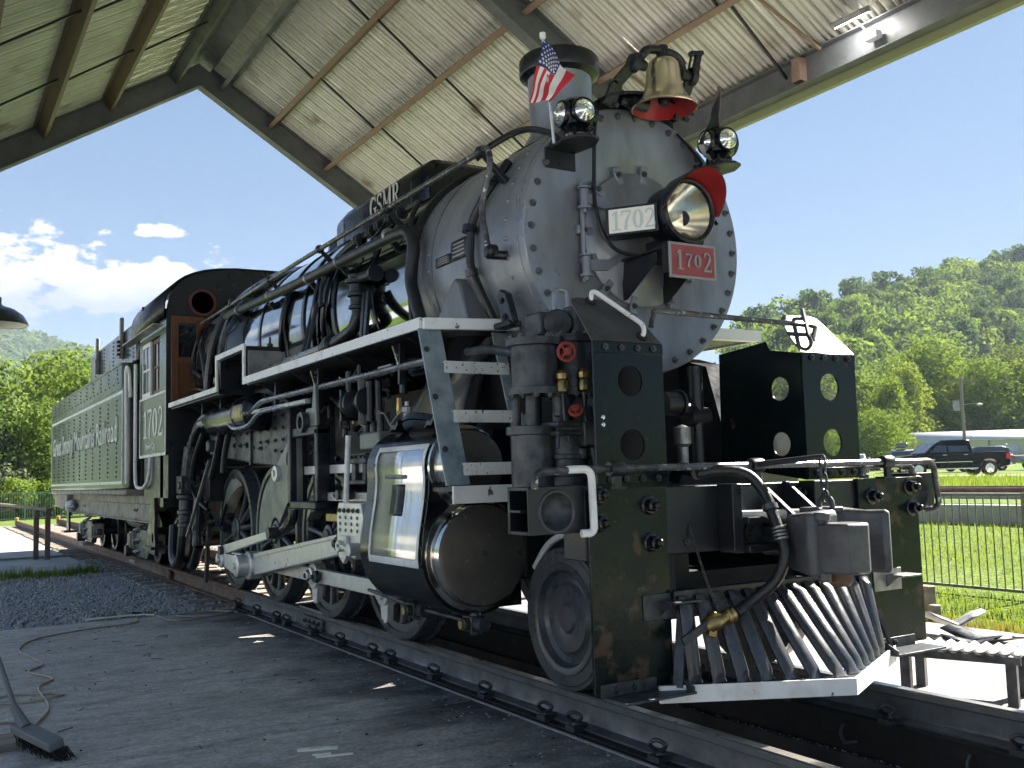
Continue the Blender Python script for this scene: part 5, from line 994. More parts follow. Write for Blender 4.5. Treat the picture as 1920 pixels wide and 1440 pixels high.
for s, yi in ((-1, .765), (1, .715)):
    a, b = (-1.262, -yi) if s < 0 else (yi, 1.262)
    p_ = MB(); p_.box(.905, .926, a, b, .19, 1.198); pl_ = p_.build('pilot_plate', 'pilot_green_rusty', LO, bevel=.003)
    for y, z in (((-1.206, 1.169), (-1.206, 1.032), (-.884, 1.106), (-.877, .915)) if s < 0 else ((.83, 1.091), (1.182, 1.138), (1.194, 1.006), (.84, .90))): bolt((.926, y, z), (1, 0, 0), pl_, hexb, 'nut')
    # toe step
    k = MB(); k.box(.926, 1.10, a + .05, b - (.0 if s < 0 else .05), .165, .178); k.box(.926, .934, a + .03, b - .12, .178, .24); k.prism([(.926, .178), (1.10, .178), (1.10, .20), (1.02, .235), (.926, .235)], (0, (b - .01) if s < 0 else a + .06, 0), (1, 0, 0), (0, 0, 1), .01); ts = k.build('toe_step', 'iron_dark', LO, bevel=.002)
    for i in range(2): bolt((.934, a + .13 + i * .11, .208), (1, 0, 0), ts, hexs)
    # foot tread
    yc = -.80 if s < 0 else .95
    k = MB(); k.box(.926, .934, yc - .15, yc + .10, .52, .65); k.box(.934, 1.05, yc - .04, yc + .14, .605, .617); k.prism([(.934, .605), (1.02, .605), (.934, .54)], (0, yc - .03, 0), (1, 0, 0), (0, 0, 1), .01); k.build('foot_tread', 'tread_grey' if s > 0 else 'iron_dark', LO, bevel=.003)
for i in range(5): bolt((.90, -.62 + i * .31, .90 + .2 * (i % 2)), (1, 0, 0), beam, hexs)
# beam handrail
hb = MB().tube(rnd([(.93, -1.58, 1.21), (.935, -1.575, 1.29), (.95, -1.28, 1.298), (.95, 1.40, 1.293), (.955, 1.43, 1.0), (.90, 1.36, .985)], .06, 6), .019, 10).build('beam_handrail', 'handrail_paint', LO)
MB().tube(rnd([(.95, -1.40, 1.298), (.955, -1.262, 1.30), (.965, -1.262, .985), (.95, -1.33, .985)], .05, 6), .020, 10).build('grab_iron', 'white_paint', LO)
for y in (-1.105, -.137, .958):
    k = MB(); k.lathe((.95, y, 1.296), (0, 1, 0), [(.036, -.045), (.04, -.035), (.04, .035), (.036, .045)], 16); k.prism([(-.022, 0), (.022, 0), (.022, .075), (-.022, .075)], (.94, y, 1.20), (0, 1, 0), (0, 0, 1), .025); k.box(.90, .97, y - .05, y + .05, 1.196, 1.206); k.build('rail_stanchion', 'black_satin', hb)
MB().tube(rnd([(.90, .80, 1.215), (.90, .80, 1.27), (.90, 1.25, 1.27), (.90, 1.25, 1.215)], .04), .014, 8).build('grab_iron', 'handrail_paint', LO)
for y in (.83, 1.28): MB().lathe((.88, y, 1.2), (0, 0, 1), [(.03, 0), (.03, .02), (.015, .02), (.015, .05), (.02, .055), (.012, .065)], 8).build('eye_nut', 'black_satin', LO)
# uncoupling lever and chain
MB().tube(rnd([(.97, -.16, 1.30), (1.25, -.04, 1.325), (1.30, .0, 1.33)], .05), .016, 8).build('uncoupling_lever', 'black_satin', LO)
lk_ = MB()
def link_ring(c, ax, r, rr, st):
    pts = []; ax = V(ax).normalized(); up_ = V((0, 0, 1)); q = ax.cross(up_).normalized()
    for i in range(14): a = 2 * math.pi * i / 14; pts.append(V(c) + q * (math.cos(a) * r) + up_ * (math.sin(a) * r * st))
    return MB().tube(pts, rr, 6, closed=True)
for i in range(5): link_ring((1.30, .0 + .002 * i, 1.305 - i * .047), (1, 0, 0) if i % 2 else (0, 1, 0), .020, .007, 1.7).build('chain_link', 'iron_dark', LO)
link_ring((1.30, .01, 1.075), (0, 1, 0), .045, .014, 1.0).build('shackle', 'iron_dark', LO)
# draft gear pocket
k = MB(); k.box(.90, 1.02, -.39, -.32, .83, 1.20); k.box(.90, 1.02, .24, .31, .83, 1.20); k.box(.90, 1.06, -.32, .24, .83, .87); k.box(.90, 1.06, -.32, .24, .985, 1.02)
for y in (-.08, .12): k.prism([(.90, 1.20), (.93, 1.20), (1.16, 1.03), (1.16, 1.01), (.90, 1.01)], (0, y + .015, 0), (1, 0, 0), (0, 0, 1), .03)
pk_ = k.build('draft_gear_pocket', 'black_satin', LO, bevel=.005)
k = MB(); k.box(.90, .94, -.29, -.08, 1.05, 1.18); k.lathe((.94, -.2, .93), (1, 0, 0), [(.09, 0), (.09, .01), (.06, .012), (.06, .03), (.03, .03), (.03, .045)], 20); k.build('wear_plate', 'iron_dark', pk_); bolt((.90, .30 + .06, 1.13), (1, 0, 0), pk_, hexb, 'nut'); bolt((.90, .22, 1.13), (1, 0, 0), pk_, hexb, 'nut')
MB().tube([(.98, -.30, 1.03), (1.12, -.05, 1.03), (1.25, .05, 1.03)], .025, 10).build('lift_shaft', 'rod_steel', pk_)
# coupler
cb = MB(); cb.box(.92, 1.28, -.10, .12, .80, .97)
cb.build('coupler_shank', 'iron_dark', LO, bevel=.015)
cp = MB(); P = [(1.10, -.10), (1.20, -.20), (1.40, -.24), (1.44, -.20), (1.40, .0), (1.34, .05), (1.34, .10), (1.46, .20), (1.56, .22), (1.56, .27), (1.40, .28), (1.22, .22), (1.10, .14)]
cp.prism(P, (0, 0, .715), (1, 0, 0), (0, 1, 0), .33); cp.v = [(1.18 + (x - 1.18) * .90, y * .92, z) for x, y, z in cp.v]; cp.v = [(x, y, z if x > 1.36 else z + (-.045 if z > .9 else .045) * max(0, (1.30 - x) / .17) + (.015 if z > .9 else -.0)) for x, y, z in cp.v]; cpo = cp.build('coupler_head', 'coupler_grey', LO, bevel=.022)
kn = MB(); kn.prism([(1.38, -.19), (1.46, -.20), (1.60, -.155), (1.62, -.02), (1.59, .03), (1.47, .05), (1.42, .0), (1.42, -.06), (1.38, -.08)], (0, 0, .735), (1, 0, 0), (0, 1, 0), .255); kn.v = [(1.18 + (x - 1.18) * .92, y * .95, z) for x, y, z in kn.v]; kn.build('coupler_knuckle', 'coupler_grey', LO, bevel=.014)
k = MB(); k.cyl((1.41, -.15, .69), (1.41, -.15, 1.03), .032, 14); k.cyl((1.41, -.15, 1.0), (1.41, -.15, 1.045), .045, 14); k.prism([(1.20, -.09), (1.34, -.09), (1.34, .10), (1.20, .10)], (0, 0, 1.03), (1, 0, 0), (0, 1, 0), .035); k.build('knuckle_pin', 'coupler_grey', cpo, bevel=.008)
MB().lathe((1.40, -.02, .66), (0, 0, 1), [(.04, 0), (.06, .02), (.06, .07)], 14).build('lock_lift', 'rail_rust', cpo)
# air hose with glad hand, and its chain
ho = MB().tube(crv([(.90, -.52, 1.26), (.98, -.42, 1.275), (1.05, -.30, 1.245), (1.12, -.25, 1.14), (1.17, -.25, 1.03), (1.22, -.25, .92), (1.24, -.25, .82), (1.20, -.29, .69), (1.10, -.38, .58), (1.08, -.46, .535)], 6), .030, 12).build('air_hose', 'rubber', LO)
for i in range(4): MB().lathe((1.205 + i * .006, -.25, .965 - i * .018), (.25, 0, -1), [(.033, -.006), (.037, -.004), (.037, .004), (.033, .006)], 16).build('hose_clamp', 'tread_grey', ho)
MB().lathe((1.155, -.25, 1.06), (.3, 0, -1), [(.032, -.03), (.042, -.028), (.042, .0), (.034, .005)], 14).build('hose_collar', 'iron_dark', ho)
gl = MB(); d_ = V((-.15, -.85, -.25)).normalized(); o_ = V((1.075, -.47, .53)); gl.lathe(o_, d_, [(.03, 0), (.042, .004), (.042, .02), (.034, .024), (.044, .03), (.044, .05), (.03, .055), (.036, .09), (.045, .11), (.045, .16), (.03, .19), (0, .195)], 14); gl.bar(o_ + d_ * .12 + V((0, 0, .05)), o_ + d_ * .16 - V((0, 0, .06)), .05, .05, (1, 0, 0)); gl.build('glad_hand', 'brass_dull', ho, bevel=.004)
MB().bar(o_ + d_ * .14 + V((.02, 0, .02)), o_ + d_ * .34 + V((.02, 0, -.02)), .02, .04).build('cock_handle', 'iron_dark', ho)
ch = MB()
a, b = V((.905, -.60, .985)), V((1.06, -.56, .55))
for i in range(22):
    c = a.lerp(b, (i + .5) / 22) - V((0, 0, .03 * math.sin(math.pi * i / 22))); ch.join(link_ring(c, (1, 0, 0) if i % 2 else (0, 1, 0), .006, .0026, 2.0))
tag(ch.build('hose_chain', 'iron_dark', ho), None, kind='stuff')
# --- pilot (cowcatcher)
NO = V((1.445, 0, .20)); BL = V((.98, -.90, .20)); BRt = V((.98, .90, .20)); TL = V((.965, -.755, .63)); TR = V((.965, .70, .63))
for a, b in ((BL, NO), (NO, BRt)):
    d = (b - a).normalized(); k = MB(); n_ = V((d.y, -d.x, 0)); n_ = n_ if n_.x > 0 else -n_
    k.add([a, b, b - V((0, 0, .085)), a - V((0, 0, .085)), a - V((.014, 0, 0)), b - V((.014, 0, 0)), b - V((.014, 0, .085)), a - V((.014, 0, .085))], [(0, 1, 2, 3), (7, 6, 5, 4), (0, 4, 5, 1), (1, 5, 6, 2), (2, 6, 7, 3), (3, 7, 4, 0)])
    k.build('pilot_base', 'white_paint', LO)
k = MB(); k.prism([(BL.x - .02, BL.y), (NO.x - .02, 0), (BRt.x - .02, BRt.y), (BRt.x - .12, BRt.y), (NO.x - .16, 0), (BL.x - .12, BL.y)], (0, 0, .17), (1, 0, 0), (0, 1, 0), .012); k.build('pilot_shelf', 'iron_dark', LO)
k = MB(); k.box(.93, .962, -.77, .715, .585, .66); k.build('pilot_top_bar', 'black_satin', LO, bevel=.004)
nb = 13
for i in range(nb):
    t = i / (nb - 1); top = TL.lerp(TR, .03 + .94 * t) + V((.01, 0, 0)); s_ = .10 + .75 * t
    bt = BL.lerp(NO, s_ * 2) if s_ < .5 else NO.lerp(BRt, s_ * 2 - 1); bt = bt + V((-.035, 0, .0))
    mid = top.lerp(bt, .5); ax = (bt - top).normalized(); q = ax.cross(V((1, 0, 1))).normalized(); q = V((0, 1, 0)) - ax * ax.y; q.normalize(); n_ = q.cross(ax)
    k = MB(); P = []
    for tt, w, d in ((0, .040, .006), (.05, .040, .012), (.10, .043, .030), (.9, .041, .030), (.95, .042, .012), (1, .052, .005)):
        c = top.lerp(bt, tt); P.append([c + q * (w * math.cos(2 * math.pi * j / 12)) + n_ * (d * math.sin(2 * math.pi * j / 12)) for j in range(13)])
    k.grid(P); k.build('pilot_bar', 'pilot_bar', LO)
for s in (-1, 1): MB().bar((.94, s * .70, .60), (1.02, s * .82, .19), .05, .014).build('pilot_brace', 'iron_dark', LO)
# --- step boxes with sloping shields
for s in (-1, 1):
    yo, yi = s * 1.034, s * .556; a, b = min(yo, yi), max(yo, yi)
    k = MB(); k.holed([(a, 1.20), (b, 1.20), (b, 1.985), (a, 1.985)], [(s * .79, 1.775, .085), (s * .79, 1.425, .085)], (.678, 0, 0), (0, 1, 0), (0, 0, 1), .012); fpn = k.build('shield_front', 'pilot_green', LO)
    k = MB(); k.holed([(-.06, 1.30), (.678, 1.20), (.678, 1.985), (.43, 2.03), (.40, 2.09), (-.04, 2.055)], [(.50, 1.775, .075), (.49, 1.425, .075)] if s > 0 else [(.3, 1.6, .08)], (0, yi - (.0 if s > 0 else -.006), 0), (1, 0, 0), (0, 0, 1), .006)
    k.build('shield_side', 'pilot_green', LO)
    if s < 0: MB().box(.25, .678, yi - .16, yi - .008, 1.21, 1.9).build('sand_box', 'black_grime', LO)
    dx, dz = V((-.27, 0, .285)).normalized(), None; nn_ = V((.285, 0, .27)).normalized()
    yw = (lambda q: q if s < 0 else -q)
    pts = [(-1.034, 0), (-.556, 0), (-.575, .13), (-.60, .24), (-.64, .34), (-.70, .385), (-.94, .392), (-.985, .375), (-1.0, .34)]
    P = [(yw(y), t) for y, t in pts]
    k = MB(); k.prism(P, V((.684, 0, 1.985)), (0, 1, 0), dx, .008 if s < 0 else .008); tl = k.build('shield_top', 'shield_grey', LO)
    fs_ = MB().box(.690, .697, a, b, 1.925, 1.985).build('shield_flange', 'pilot_green', LO, bevel=.002); MB().box(.690, .697, a, b, 1.215, 1.27).build('shield_flange', 'pilot_green', LO, bevel=.002)
    for i in range(4):
        for z in (1.957, 1.24): bolt((.697, a + .075 + i * .11, z), (1, 0, 0), fs_, hexs)
    if s < 0:
        for z in (1.575, 1.535): MB().lathe((.69, -.985, z), (1, 0, 0), [(.014, 0), (.012, .006), (0, .01)], 12).build('stud', 'chrome', fpn)
    def on(y, t, h): return V((.684, 0, 1.985)) + dx * t + V((0, yw(y), 0)) + nn_ * h
    hd = MB().tube(rnd([on(-.86, .36, .01), on(-.85, .40, .05), on(-.835, .385, .06), on(-.66, .10, .06), on(-.665, .055, .04), on(-.67, .05, .01)], .03, 4), .014, 8).build('shield_handle', 'white_chipped' if s < 0 else 'handrail_paint', LO)
    for y, t in ((-.86, .36), (-.67, .05)) if s < 0 else (): MB().lathe(on(y, t, .0), nn_, [(.035, 0), (.035, .018), (.02, .022)], 10).build('handle_foot', 'black_satin', hd)
MB().tube(rnd([(.60, -.555, 2.10), (.58, -.515, 2.19), (.565, -.49, 2.205), (.565, .80, 2.185), (.56, .84, 2.175), (.60, .76, 2.08)], .03, 4), .017, 10).build('cross_rail', 'handrail_paint', LO)
# --- air compressors behind the near shield
pm = MB(); 
for c, r_, z0, z1 in (((.22, -1.11), .135, 1.76, 2.02), ((.22, -.84), .125, 1.76, 2.05)):
    pm.lathe((c[0], c[1], 0), (0, 0, 1), [(r_ + .03, z0 - .03), (r_ + .03, z0 + .01), (r_, z0 + .015), (r_, z1 - .015), (r_ + .03, z1 - .01), (r_ + .03, z1 + .03), (r_ - .02, z1 + .04)], 32)
    for i in range(7): a = i * .35; 
pmo = pm.build('air_compressor', 'iron_dark', LO)
for c, r_, z0, z1 in (((.22, -1.11), .135, 1.76, 2.02), ((.22, -.84), .125, 1.76, 2.05)):
    for i in range(12): a = i * math.pi / 6; p3 = (c[0] + (r_ + .016) * math.cos(a), c[1] + (r_ + .016) * math.sin(a)); bolt((p3[0], p3[1], z1 + .03), (0, 0, 1), pmo, hexs); bolt((p3[0], p3[1], z0 - .03), (0, 0, -1), pmo, hexs)
k = MB(); k.lathe((.25, -.93, 0), (0, 0, 1), [(.15, 1.20), (.15, 1.26), (.125, 1.265), (.125, 1.36), (.14, 1.365), (.14, 1.385), (.125, 1.39), (.125, 1.50), (.16, 1.505), (.16, 1.555), (.10, 1.56), (.05, 1.58), (.05, 1.74)], 28); k.lathe((.20, -1.12, 0), (0, 0, 1), [(.13, 1.2), (.13, 1.5), (.155, 1.505), (.155, 1.55), (.04, 1.56), (.04, 1.74)], 24); k.build('compressor_cylinder', 'iron_dark', pmo)
k = MB(); k.box(.30, .44, -.93, -.80, 1.43, 1.57); k.cyl((.37, -.86, 1.57), (.37, -.86, 1.66), .035, 10); k.cyl((.37, -.9, 1.42), (.37, -.9, 1.36), .03, 8); k.box(.25, .42, -1.10, -.93, 1.49, 1.52); k.box(.25, .42, -1.10, -.93, 1.54, 1.57); k.cyl((.33, -1.02, 1.6), (.33, -1.02, 1.72), .04, 10); k.build('compressor_valve', 'iron_dark', pmo, bevel=.008)
k = MB(); k.box(-.05, .12, -1.0, -.78, 2.10, 2.24); k.cyl((-.10, -.78, 2.17), (.16, -.9, 2.17), .085, 20); k.cyl((.1, -.72, 2.08), (.1, -.72, 2.28), .085, 16); k.build('governor', 'iron_dark', LO, bevel=.012)
MB().tube(rnd([(.03, -.83, 2.22), (.03, -.83, 2.40), (.03, -.74, 2.40), (.03, -.74, 2.22)], .045, 6), .016, 8).build('lifting_eye', 'smokebox_grey', LO)
for x, y, z, r_ in ((.38, -1.03, 1.79, .036), (.40, -.90, 1.80, .034)): MB().lathe((x, y, z), (0, 0, 1), [(r_ * .7, -.06), (r_, -.05), (r_, .0), (r_ * .8, .01), (r_ * 1.05, .02), (r_ * 1.05, .05), (r_ * .6, .07)], 10).build('oiler', 'brass_dull', pmo); MB().tube([(x, y, z - .06), (x + .01, y, z - .2), (x + .02, y + .02, z - .33)], .010, 6).build('oil_line', 'iron_dark', pmo)
for c, ax, r_ in (((.42, -1.02, 1.93 + .03), (1, -.3, 0), .05), ((.42, -.97, 1.63), (.6, -.5, .6), .036)):
    k = MB(); axv = V(ax).normalized()
    q0 = axv.orthogonal().normalized(); q1 = axv.cross(q0); k.tube([V(c) + (q0 * math.cos(a) + q1 * math.sin(a)) * r_ for a in np.linspace(0, 2 * math.pi, 20, endpoint=False)], .010, 8, closed=True); k.lathe(c, ax, [(.016, -.05), (.016, .015), (.022, .015), (.022, .022), (0, .025)], 10)
    for j in range(4): a = j * math.pi / 2; k.bar(V(c), V(c) + (q0 * math.cos(a) + q1 * math.sin(a)) * r_, .012, .008, ax)
    k.build('valve_wheel', 'clay_red', LO)
for pts, r_ in (([(.36, -1.02, 1.62), (.40, -1.08, 1.52), (.42, -1.1, 1.42)], .010), ([(.42, -.87, 1.42), (.44, -.85, 1.28), (.42, -.75, 1.22)], .014), ([(.1, -1.16, 1.76), (.1, -1.18, 1.2)], .025), ([(.05, -1.0, 1.75), (.05, -1.0, 1.2)], .035), ([(.02, -.8, 2.06), (.0, -.8, 1.3)], .05), ([(.0, -1.08, 2.0), (-.3, -1.1, 2.06), (-.6, -1.1, 2.08)], .028)):
    pipe('compressor_pipe', pts, r_, 'iron_dark', rr=.05)
MB().tube([(.31, -1.035, 1.60), (.31, -1.035, 1.69)], .012, 8).build('sight_glass', 'white_paint', pmo)
# equipment seen between the shields
k = MB(); k.cyl((.1, -.35, 1.15), (.1, -.35, 2.0), .05, 12); k.cyl((.1, .2, 1.15), (.1, .2, 1.95), .05, 12); k.cyl((.1, .12, 1.62), (.1, .28, 1.62), .065, 12); k.build('vertical_pipe', 'black_satin', LO)
k = MB(); k.cyl((.15, -.12, 1.70), (.15, .0, 1.70), .075, 16); k.cyl((.15, .0, 1.70), (.15, .02, 1.70), .09, 16); k.cyl((.15, .02, 1.68), (.1, .2, 1.66), .04, 10); k.build('blower_pipe', 'black_satin', LO)
MB().lathe((.3, -.10, 1.42), (0, 0, 1), [(.0, -.18), (.035, -.17), (.035, .0), (.055, .02), (.055, .12), (.0, .14)], 14).build('filter_bowl', 'tread_grey', LO)
MB().box(-.3, .25, -.5, .5, 1.18, 1.32).build('deck_casting', 'black_grime', LO)
k = MB(); k.lathe((-.5, 1.05, 1.4), (1, 0, 0), [(.0, 0), (.28, .0), (.3, .1), (.3, .45), (0, .47)], 28); k.build('far_cylinder', 'cylinder_cover', LO)
MB().prism([(-.9, 1.2), (.0, 1.2), (-.25, 2.0), (-.6, 2.1)], (0, .62, 0), (1, 0, 0), (0, 0, 1), -.25).build('far_brace', 'black_satin', LO)
MB().tube(rnd([(.5, -.35, 1.22), (.55, -.35, 1.3), (.75, -.45, 1.28), (.9, -.52, 1.26)], .06), .035, 10).build('brake_pipe', 'black_satin', LO)
# --- cab
CX0, CX1, CY = -10.19, -8.40, 1.37
def arcp(hw, zc, zt, n=20):                       # cab roof arch: eave point up over to the other eave
    o = []
    for i in range(n + 1):
        t = math.pi * i / n; o.append((-hw * (abs(math.cos(t)) ** .62) * (1 if math.cos(t) > 0 else -1), zc + (zt - zc) * math.sin(t) ** .75))
    return o
ar = arcp(1.37, 3.46, 4.19)
k = MB(); outl = [(-1.37, 1.70)] + ar + [(1.37, 1.70)]
cfw = k.prism(outl, (CX1 - .02, 0, 0), (0, 1, 0), (0, 0, 1), .02).build('cab_front', 'black_satin', LO)
rf = MB(); P = [[(x, y * 1.035, z + .02) for y, z in ar] for x in (CX0 - .55, CX0, CX1 + .03)]; P2 = [[(x, y * 1.0, z - .005) for y, z in ar] for x in (CX0 - .55, CX0, CX1 + .03)]
rfo = MB().grid(P).build('cab_roof', 'black_satin', LO); md = rfo.modifiers.new('thick', 'SOLIDIFY'); md.thickness = .02
for s in (-1, 1): MB().box(CX0 - .5, CX1 + .02, min(s * 1.40, s * 1.54), max(s * 1.40, s * 1.54), 3.37, 3.385).build('rain_gutter', 'tread_grey', rfo)
MB().box(CX0 + .3, CX0 + .9, -.4, .3, 4.16, 4.28).build('roof_hatch', 'tread_grey', rfo)
for s in (-1, 1):
    y0, y1 = (-CY, -CY + .02) if s < 0 else (CY - .02, CY)
    k = MB(); k.box(CX0, CX1 - .02, y0, y1, 1.66, 2.50); k.box(CX0, CX0 + .12, y0, y1, 2.50, 3.48); k.box(-8.80, CX1 - .02, y0, y1, 2.50, 3.48); k.box(CX0 + .12, -8.80, y0, y1, 3.30, 3.48)
    cw_ = k.build('cab_side', 'paint_green', LO)
    yf = s * (CY + .001)
    def strip_(x0, x1, z0, z1, nm='cab_border'): MB().box(x0, x1, min(yf, yf + s * .006), max(yf, yf + s * .006), z0, z1).build(nm, 'white_paint', cw_)
    strip_(CX0, CX1, 2.485, 2.515); strip_(CX0, CX1, 1.66, 1.70); strip_(CX0, CX0 + .04, 1.70, 2.485); strip_(CX1 - .035, CX1, 1.70, 2.485)
    for x0, x1 in ((CX0 + .14, -9.46), (-9.40, -8.82)):
        f = MB(); yy0, yy1 = (y0 + .002, y1 - .002); 
        yw0 = -CY + .035 if x0 > -9.5 else -CY + .005
        yw0, yw1 = (yw0, yw0 + .03) if s < 0 else (-yw0 - .03, -yw0)
        f.box(x0, x0 + .05, yw0, yw1, 2.52, 3.29); f.box(x1 - .05, x1, yw0, yw1, 2.52, 3.29); f.box(x0 + .05, x1 - .05, yw0, yw1, 2.52, 2.58); f.box(x0 + .05, x1 - .05, yw0, yw1, 3.23, 3.29)
        xm = (x0 + x1) / 2; f.box(xm - .012, xm + .012, yw0 + .003, yw1 - .003, 2.58, 3.23); f.box(x0 + .05, x1 - .05, yw0 + .004, yw1 - .004, 2.89, 2.92)
        fo = f.build('window_sash', 'white_paint' if x0 < -9.5 else 'wood_dark', cw_)
        for q0, q1 in ((x0 + .05, xm - .012), (xm + .012, x1 - .05)):
            for z0, z1 in ((2.58, 2.89), (2.92, 3.23)): MB().box(q0, q1, (yw0 + yw1) / 2 - .003, (yw0 + yw1) / 2 + .003, z0, z1).build('window_pane', 'window_dark', fo)
    if s < 0:
        lt, wd = lettering('1702', (-9.90, -CY - .001, 1.93), (1, 0, 0), (0, 0, 1), .40, .004, 1.45, .03); lt.build('cab_number', 'lettering_white', cw_)
        text_mesh('Bryson City', .13, Matrix.Translation((-9.72, -CY - .003, 1.77)) @ Matrix.Rotation(math.pi / 2, 4, 'X'), 'cab_lettering', 'lettering_white', cw_, .001, .004)
MB().box(CX0, CX0 + .02, -1.35, 1.35, 1.2, 3.9).build('cab_rear', 'black_grime', LO)
MB().box(CX0, CX1 - .02, -1.30, 1.30, 1.50, 1.62).build('cab_floor', 'black_grime', LO)
MB().box(CX0 + .2, CX1, -1.34, -.6, 1.1, 1.70).build('cab_apron', 'black_satin', LO)
# front cab door and round window
dx0 = CX1 + .001; k = MB(); 
k.box(dx0, dx0 + .03, -1.31, -1.215, 2.33, 3.50); k.box(dx0, dx0 + .03, -.985, -.885, 2.33, 3.50); k.box(dx0, dx0 + .03, -1.215, -.985, 3.40, 3.50); k.box(dx0, dx0 + .03, -1.215, -.985, 2.86, 2.95); k.box(dx0, dx0 + .03, -1.215, -.985, 2.33, 2.42)
dr = k.build('cab_door', 'wood_door', LO, bevel=.004); MB().box(dx0, dx0 + .012, -1.215, -.985, 2.42, 2.86).build('door_panel', 'wood_door', dr); MB().box(dx0, dx0 + .008, -1.215, -.985, 2.95, 3.40).build('door_glass', 'window_dark', dr)
pw = MB().lathe((CX1, -.90, 3.70), (1, 0, 0), [(.15, 0), (.15, .02), (.182, .02), (.182, 0)], 32, cap=False).build('round_window', 'ring_red', LO); MB().lathe((CX1, -.90, 3.70), (1, 0, 0), [(.146, .004), (0, .004)], 32).build('window_pane', 'window_dark', pw)
MB().lathe((CX1, -.16, 3.83), (1, 0, 0), [(.03, 0), (.03, .02), (.045, .02), (.045, 0)], 16, cap=False).build('cab_eyelet', 'plate_grey', LO)
mb = MB()
for i in range(44): t = i / 43; j = t * (len(ar) - 1); a = int(min(len(ar) - 2, j)); q = j - a; y = ar[a][0] * (1 - q) + ar[a + 1][0] * q; z = ar[a][1] * (1 - q) + ar[a + 1][1] * q; mb.lathe((CX1, y * .965, z - .045), (1, 0, 0), [(.014, 0), (.010, .008), (0, .01)], 6)
tag(mb.build('cab_rivets', 'black_satin', cfw), None, kind='stuff')
# pipes at the cab front over the firebox
for i, pts in enumerate(([(-8.35, -.75, 3.4), (-7.6, -.92, 3.3), (-6.9, -.95, 3.28), (-6.4, -.95, 3.28)], [(-8.35, -.6, 3.5), (-7.5, -.85, 3.45), (-6.8, -.9, 3.4), (-6.3, -.75, 3.55)], [(-8.35, -.95, 3.2), (-7.8, -1.05, 3.0), (-7.4, -1.1, 2.7), (-7.3, -1.1, 2.35)], [(-7.0, -.95, 3.35), (-7.1, -1.08, 3.0), (-7.25, -1.1, 2.6), (-7.3, -1.1, 2.35)], [(-8.3, -1.05, 2.75), (-7.9, -1.1, 2.7), (-7.6, -1.1, 2.6)], [(-8.3, -1.1, 2.5), (-7.8, -1.12, 2.48), (-7.3, -1.1, 2.4)])):
    pipe('cab_front_pipe', pts, (.06, .05, .045, .055, .025, .02)[i], 'black_satin' if i % 2 else 'lagging', rr=.2)
for i in range(10):
    x = random.uniform(-8.2, -6.4); MB().tube(crv([(x, -.95, 3.3), (x + .1, -1.05, 3.15), (x - .05, -1.08, 2.9), (x + .05, -1.1, 2.6)], 4), .008, 6).build('cab_front_tube', 'black_satin', LO)
MB().tube(crv([(-6.4, -.80, 3.45), (-6.36, -.82, 3.6), (-6.42, -.84, 3.72)], 4), .005, 6).build('whistle_cord', 'black_satin', LO)
# cab hand rails
for pts in ([(-10.26, -1.42, 3.05), (-10.26, -1.42, 1.5), (-10.2, -1.42, 1.25), (-9.75, -1.40, 1.22), (-9.45, -1.38, 1.36), (-9.42, -1.37, 1.66)],): pipe('cab_handrail', pts, .024, 'white_paint', rr=.16)
k = MB(); k.box(-8.9, -8.7, -1.34, -1.1, .98, 1.68); k.build('cab_bracket', 'black_satin', LO)
# ================================================================== the tender
TE = thing('tender', (-15.5, 0, 0), 'green riveted tender lettered Great Smoky Mountains Railroad behind the locomotive', 'tender')
TX0, TX1, TY = -20.8, -11.02, 1.45
def rr_(x0, x1, hw, r, n=5):
    o = []
    for cx, cy, a0 in ((x1 - r, hw - r, 0), (x0 + r, hw - r, 90), (x0 + r, -hw + r, 180), (x1 - r, -hw + r, 270)):
        for i in range(n + 1): a = math.radians(a0 + 90 * i / n); o.append((cx + r * math.cos(a), cy + r * math.sin(a)))
    return o
tk = MB().prism(rr_(TX0, TX1, TY, .10), (0, 0, 1.22), (1, 0, 0), (0, 1, 0), 1.58).build('tank', 'paint_green', TE, bevel=.02)
MB().prism(rr_(TX0, TX1 - .2, TY - .006, .10), (0, 0, 2.80), (1, 0, 0), (0, 1, 0), .36).build('tank_top', 'paint_green', TE)
MB().prism(rr_(TX0, TX1 - .2, TY + .012, .11), (0, 0, 3.16), (1, 0, 0), (0, 1, 0), .03).build('tank_rim', 'paint_green_dark', TE)
MB().box(TX0 + .05, TX1 - .25, -TY - .006, -TY + .01, 2.785, 2.80).build('tank_seam', 'paint_green_dark', TE)
MB().box(TX0, TX1, -TY + .02, TY - .02, 1.12, 1.22).build('tank_bottom', 'sill_grey', TE, bevel=.03)
yf = -TY - .004
st_ = MB()
for x0, x1, z0, z1 in ((TX0 + .22, TX1 - .12, 2.70, 2.745), (TX0 + .22, TX1 - .12, 1.30, 1.345), (TX0 + .22, TX0 + .265, 1.345, 2.70), (TX1 - .165, TX1 - .12, 1.345, 2.70)):
    MB().box(x0, x1, yf, yf + .003, z0, z1).build('stripe', 'white_paint', TE)
rv = MB()
for i in range(11):
    x = TX0 + .75 + i * .84
    for dx_ in (0,):
        for k in range(17): rv.lathe((x, -TY, 1.42 + k * .075), (0, -1, 0), [(.020, 0), (.017, .009), (.009, .015), (0, .017)], 6)
for i in range(22): rv.lathe((TX0 + .4 + i * .42, -TY + .006, 2.90), (0, -1, 0), [(.02, 0), (.012, .012), (0, .014)], 6)
for i in range(11):
    for k in range(3): rv.lathe((TX0 + .75 + i * .84, -TY + .006, 2.97 + k * .07), (0, -1, 0), [(.02, 0), (.012, .012), (0, .014)], 6)
tag(rv.build('tank_rivets', 'paint_green_dark', TE, 60), None, kind='stuff')
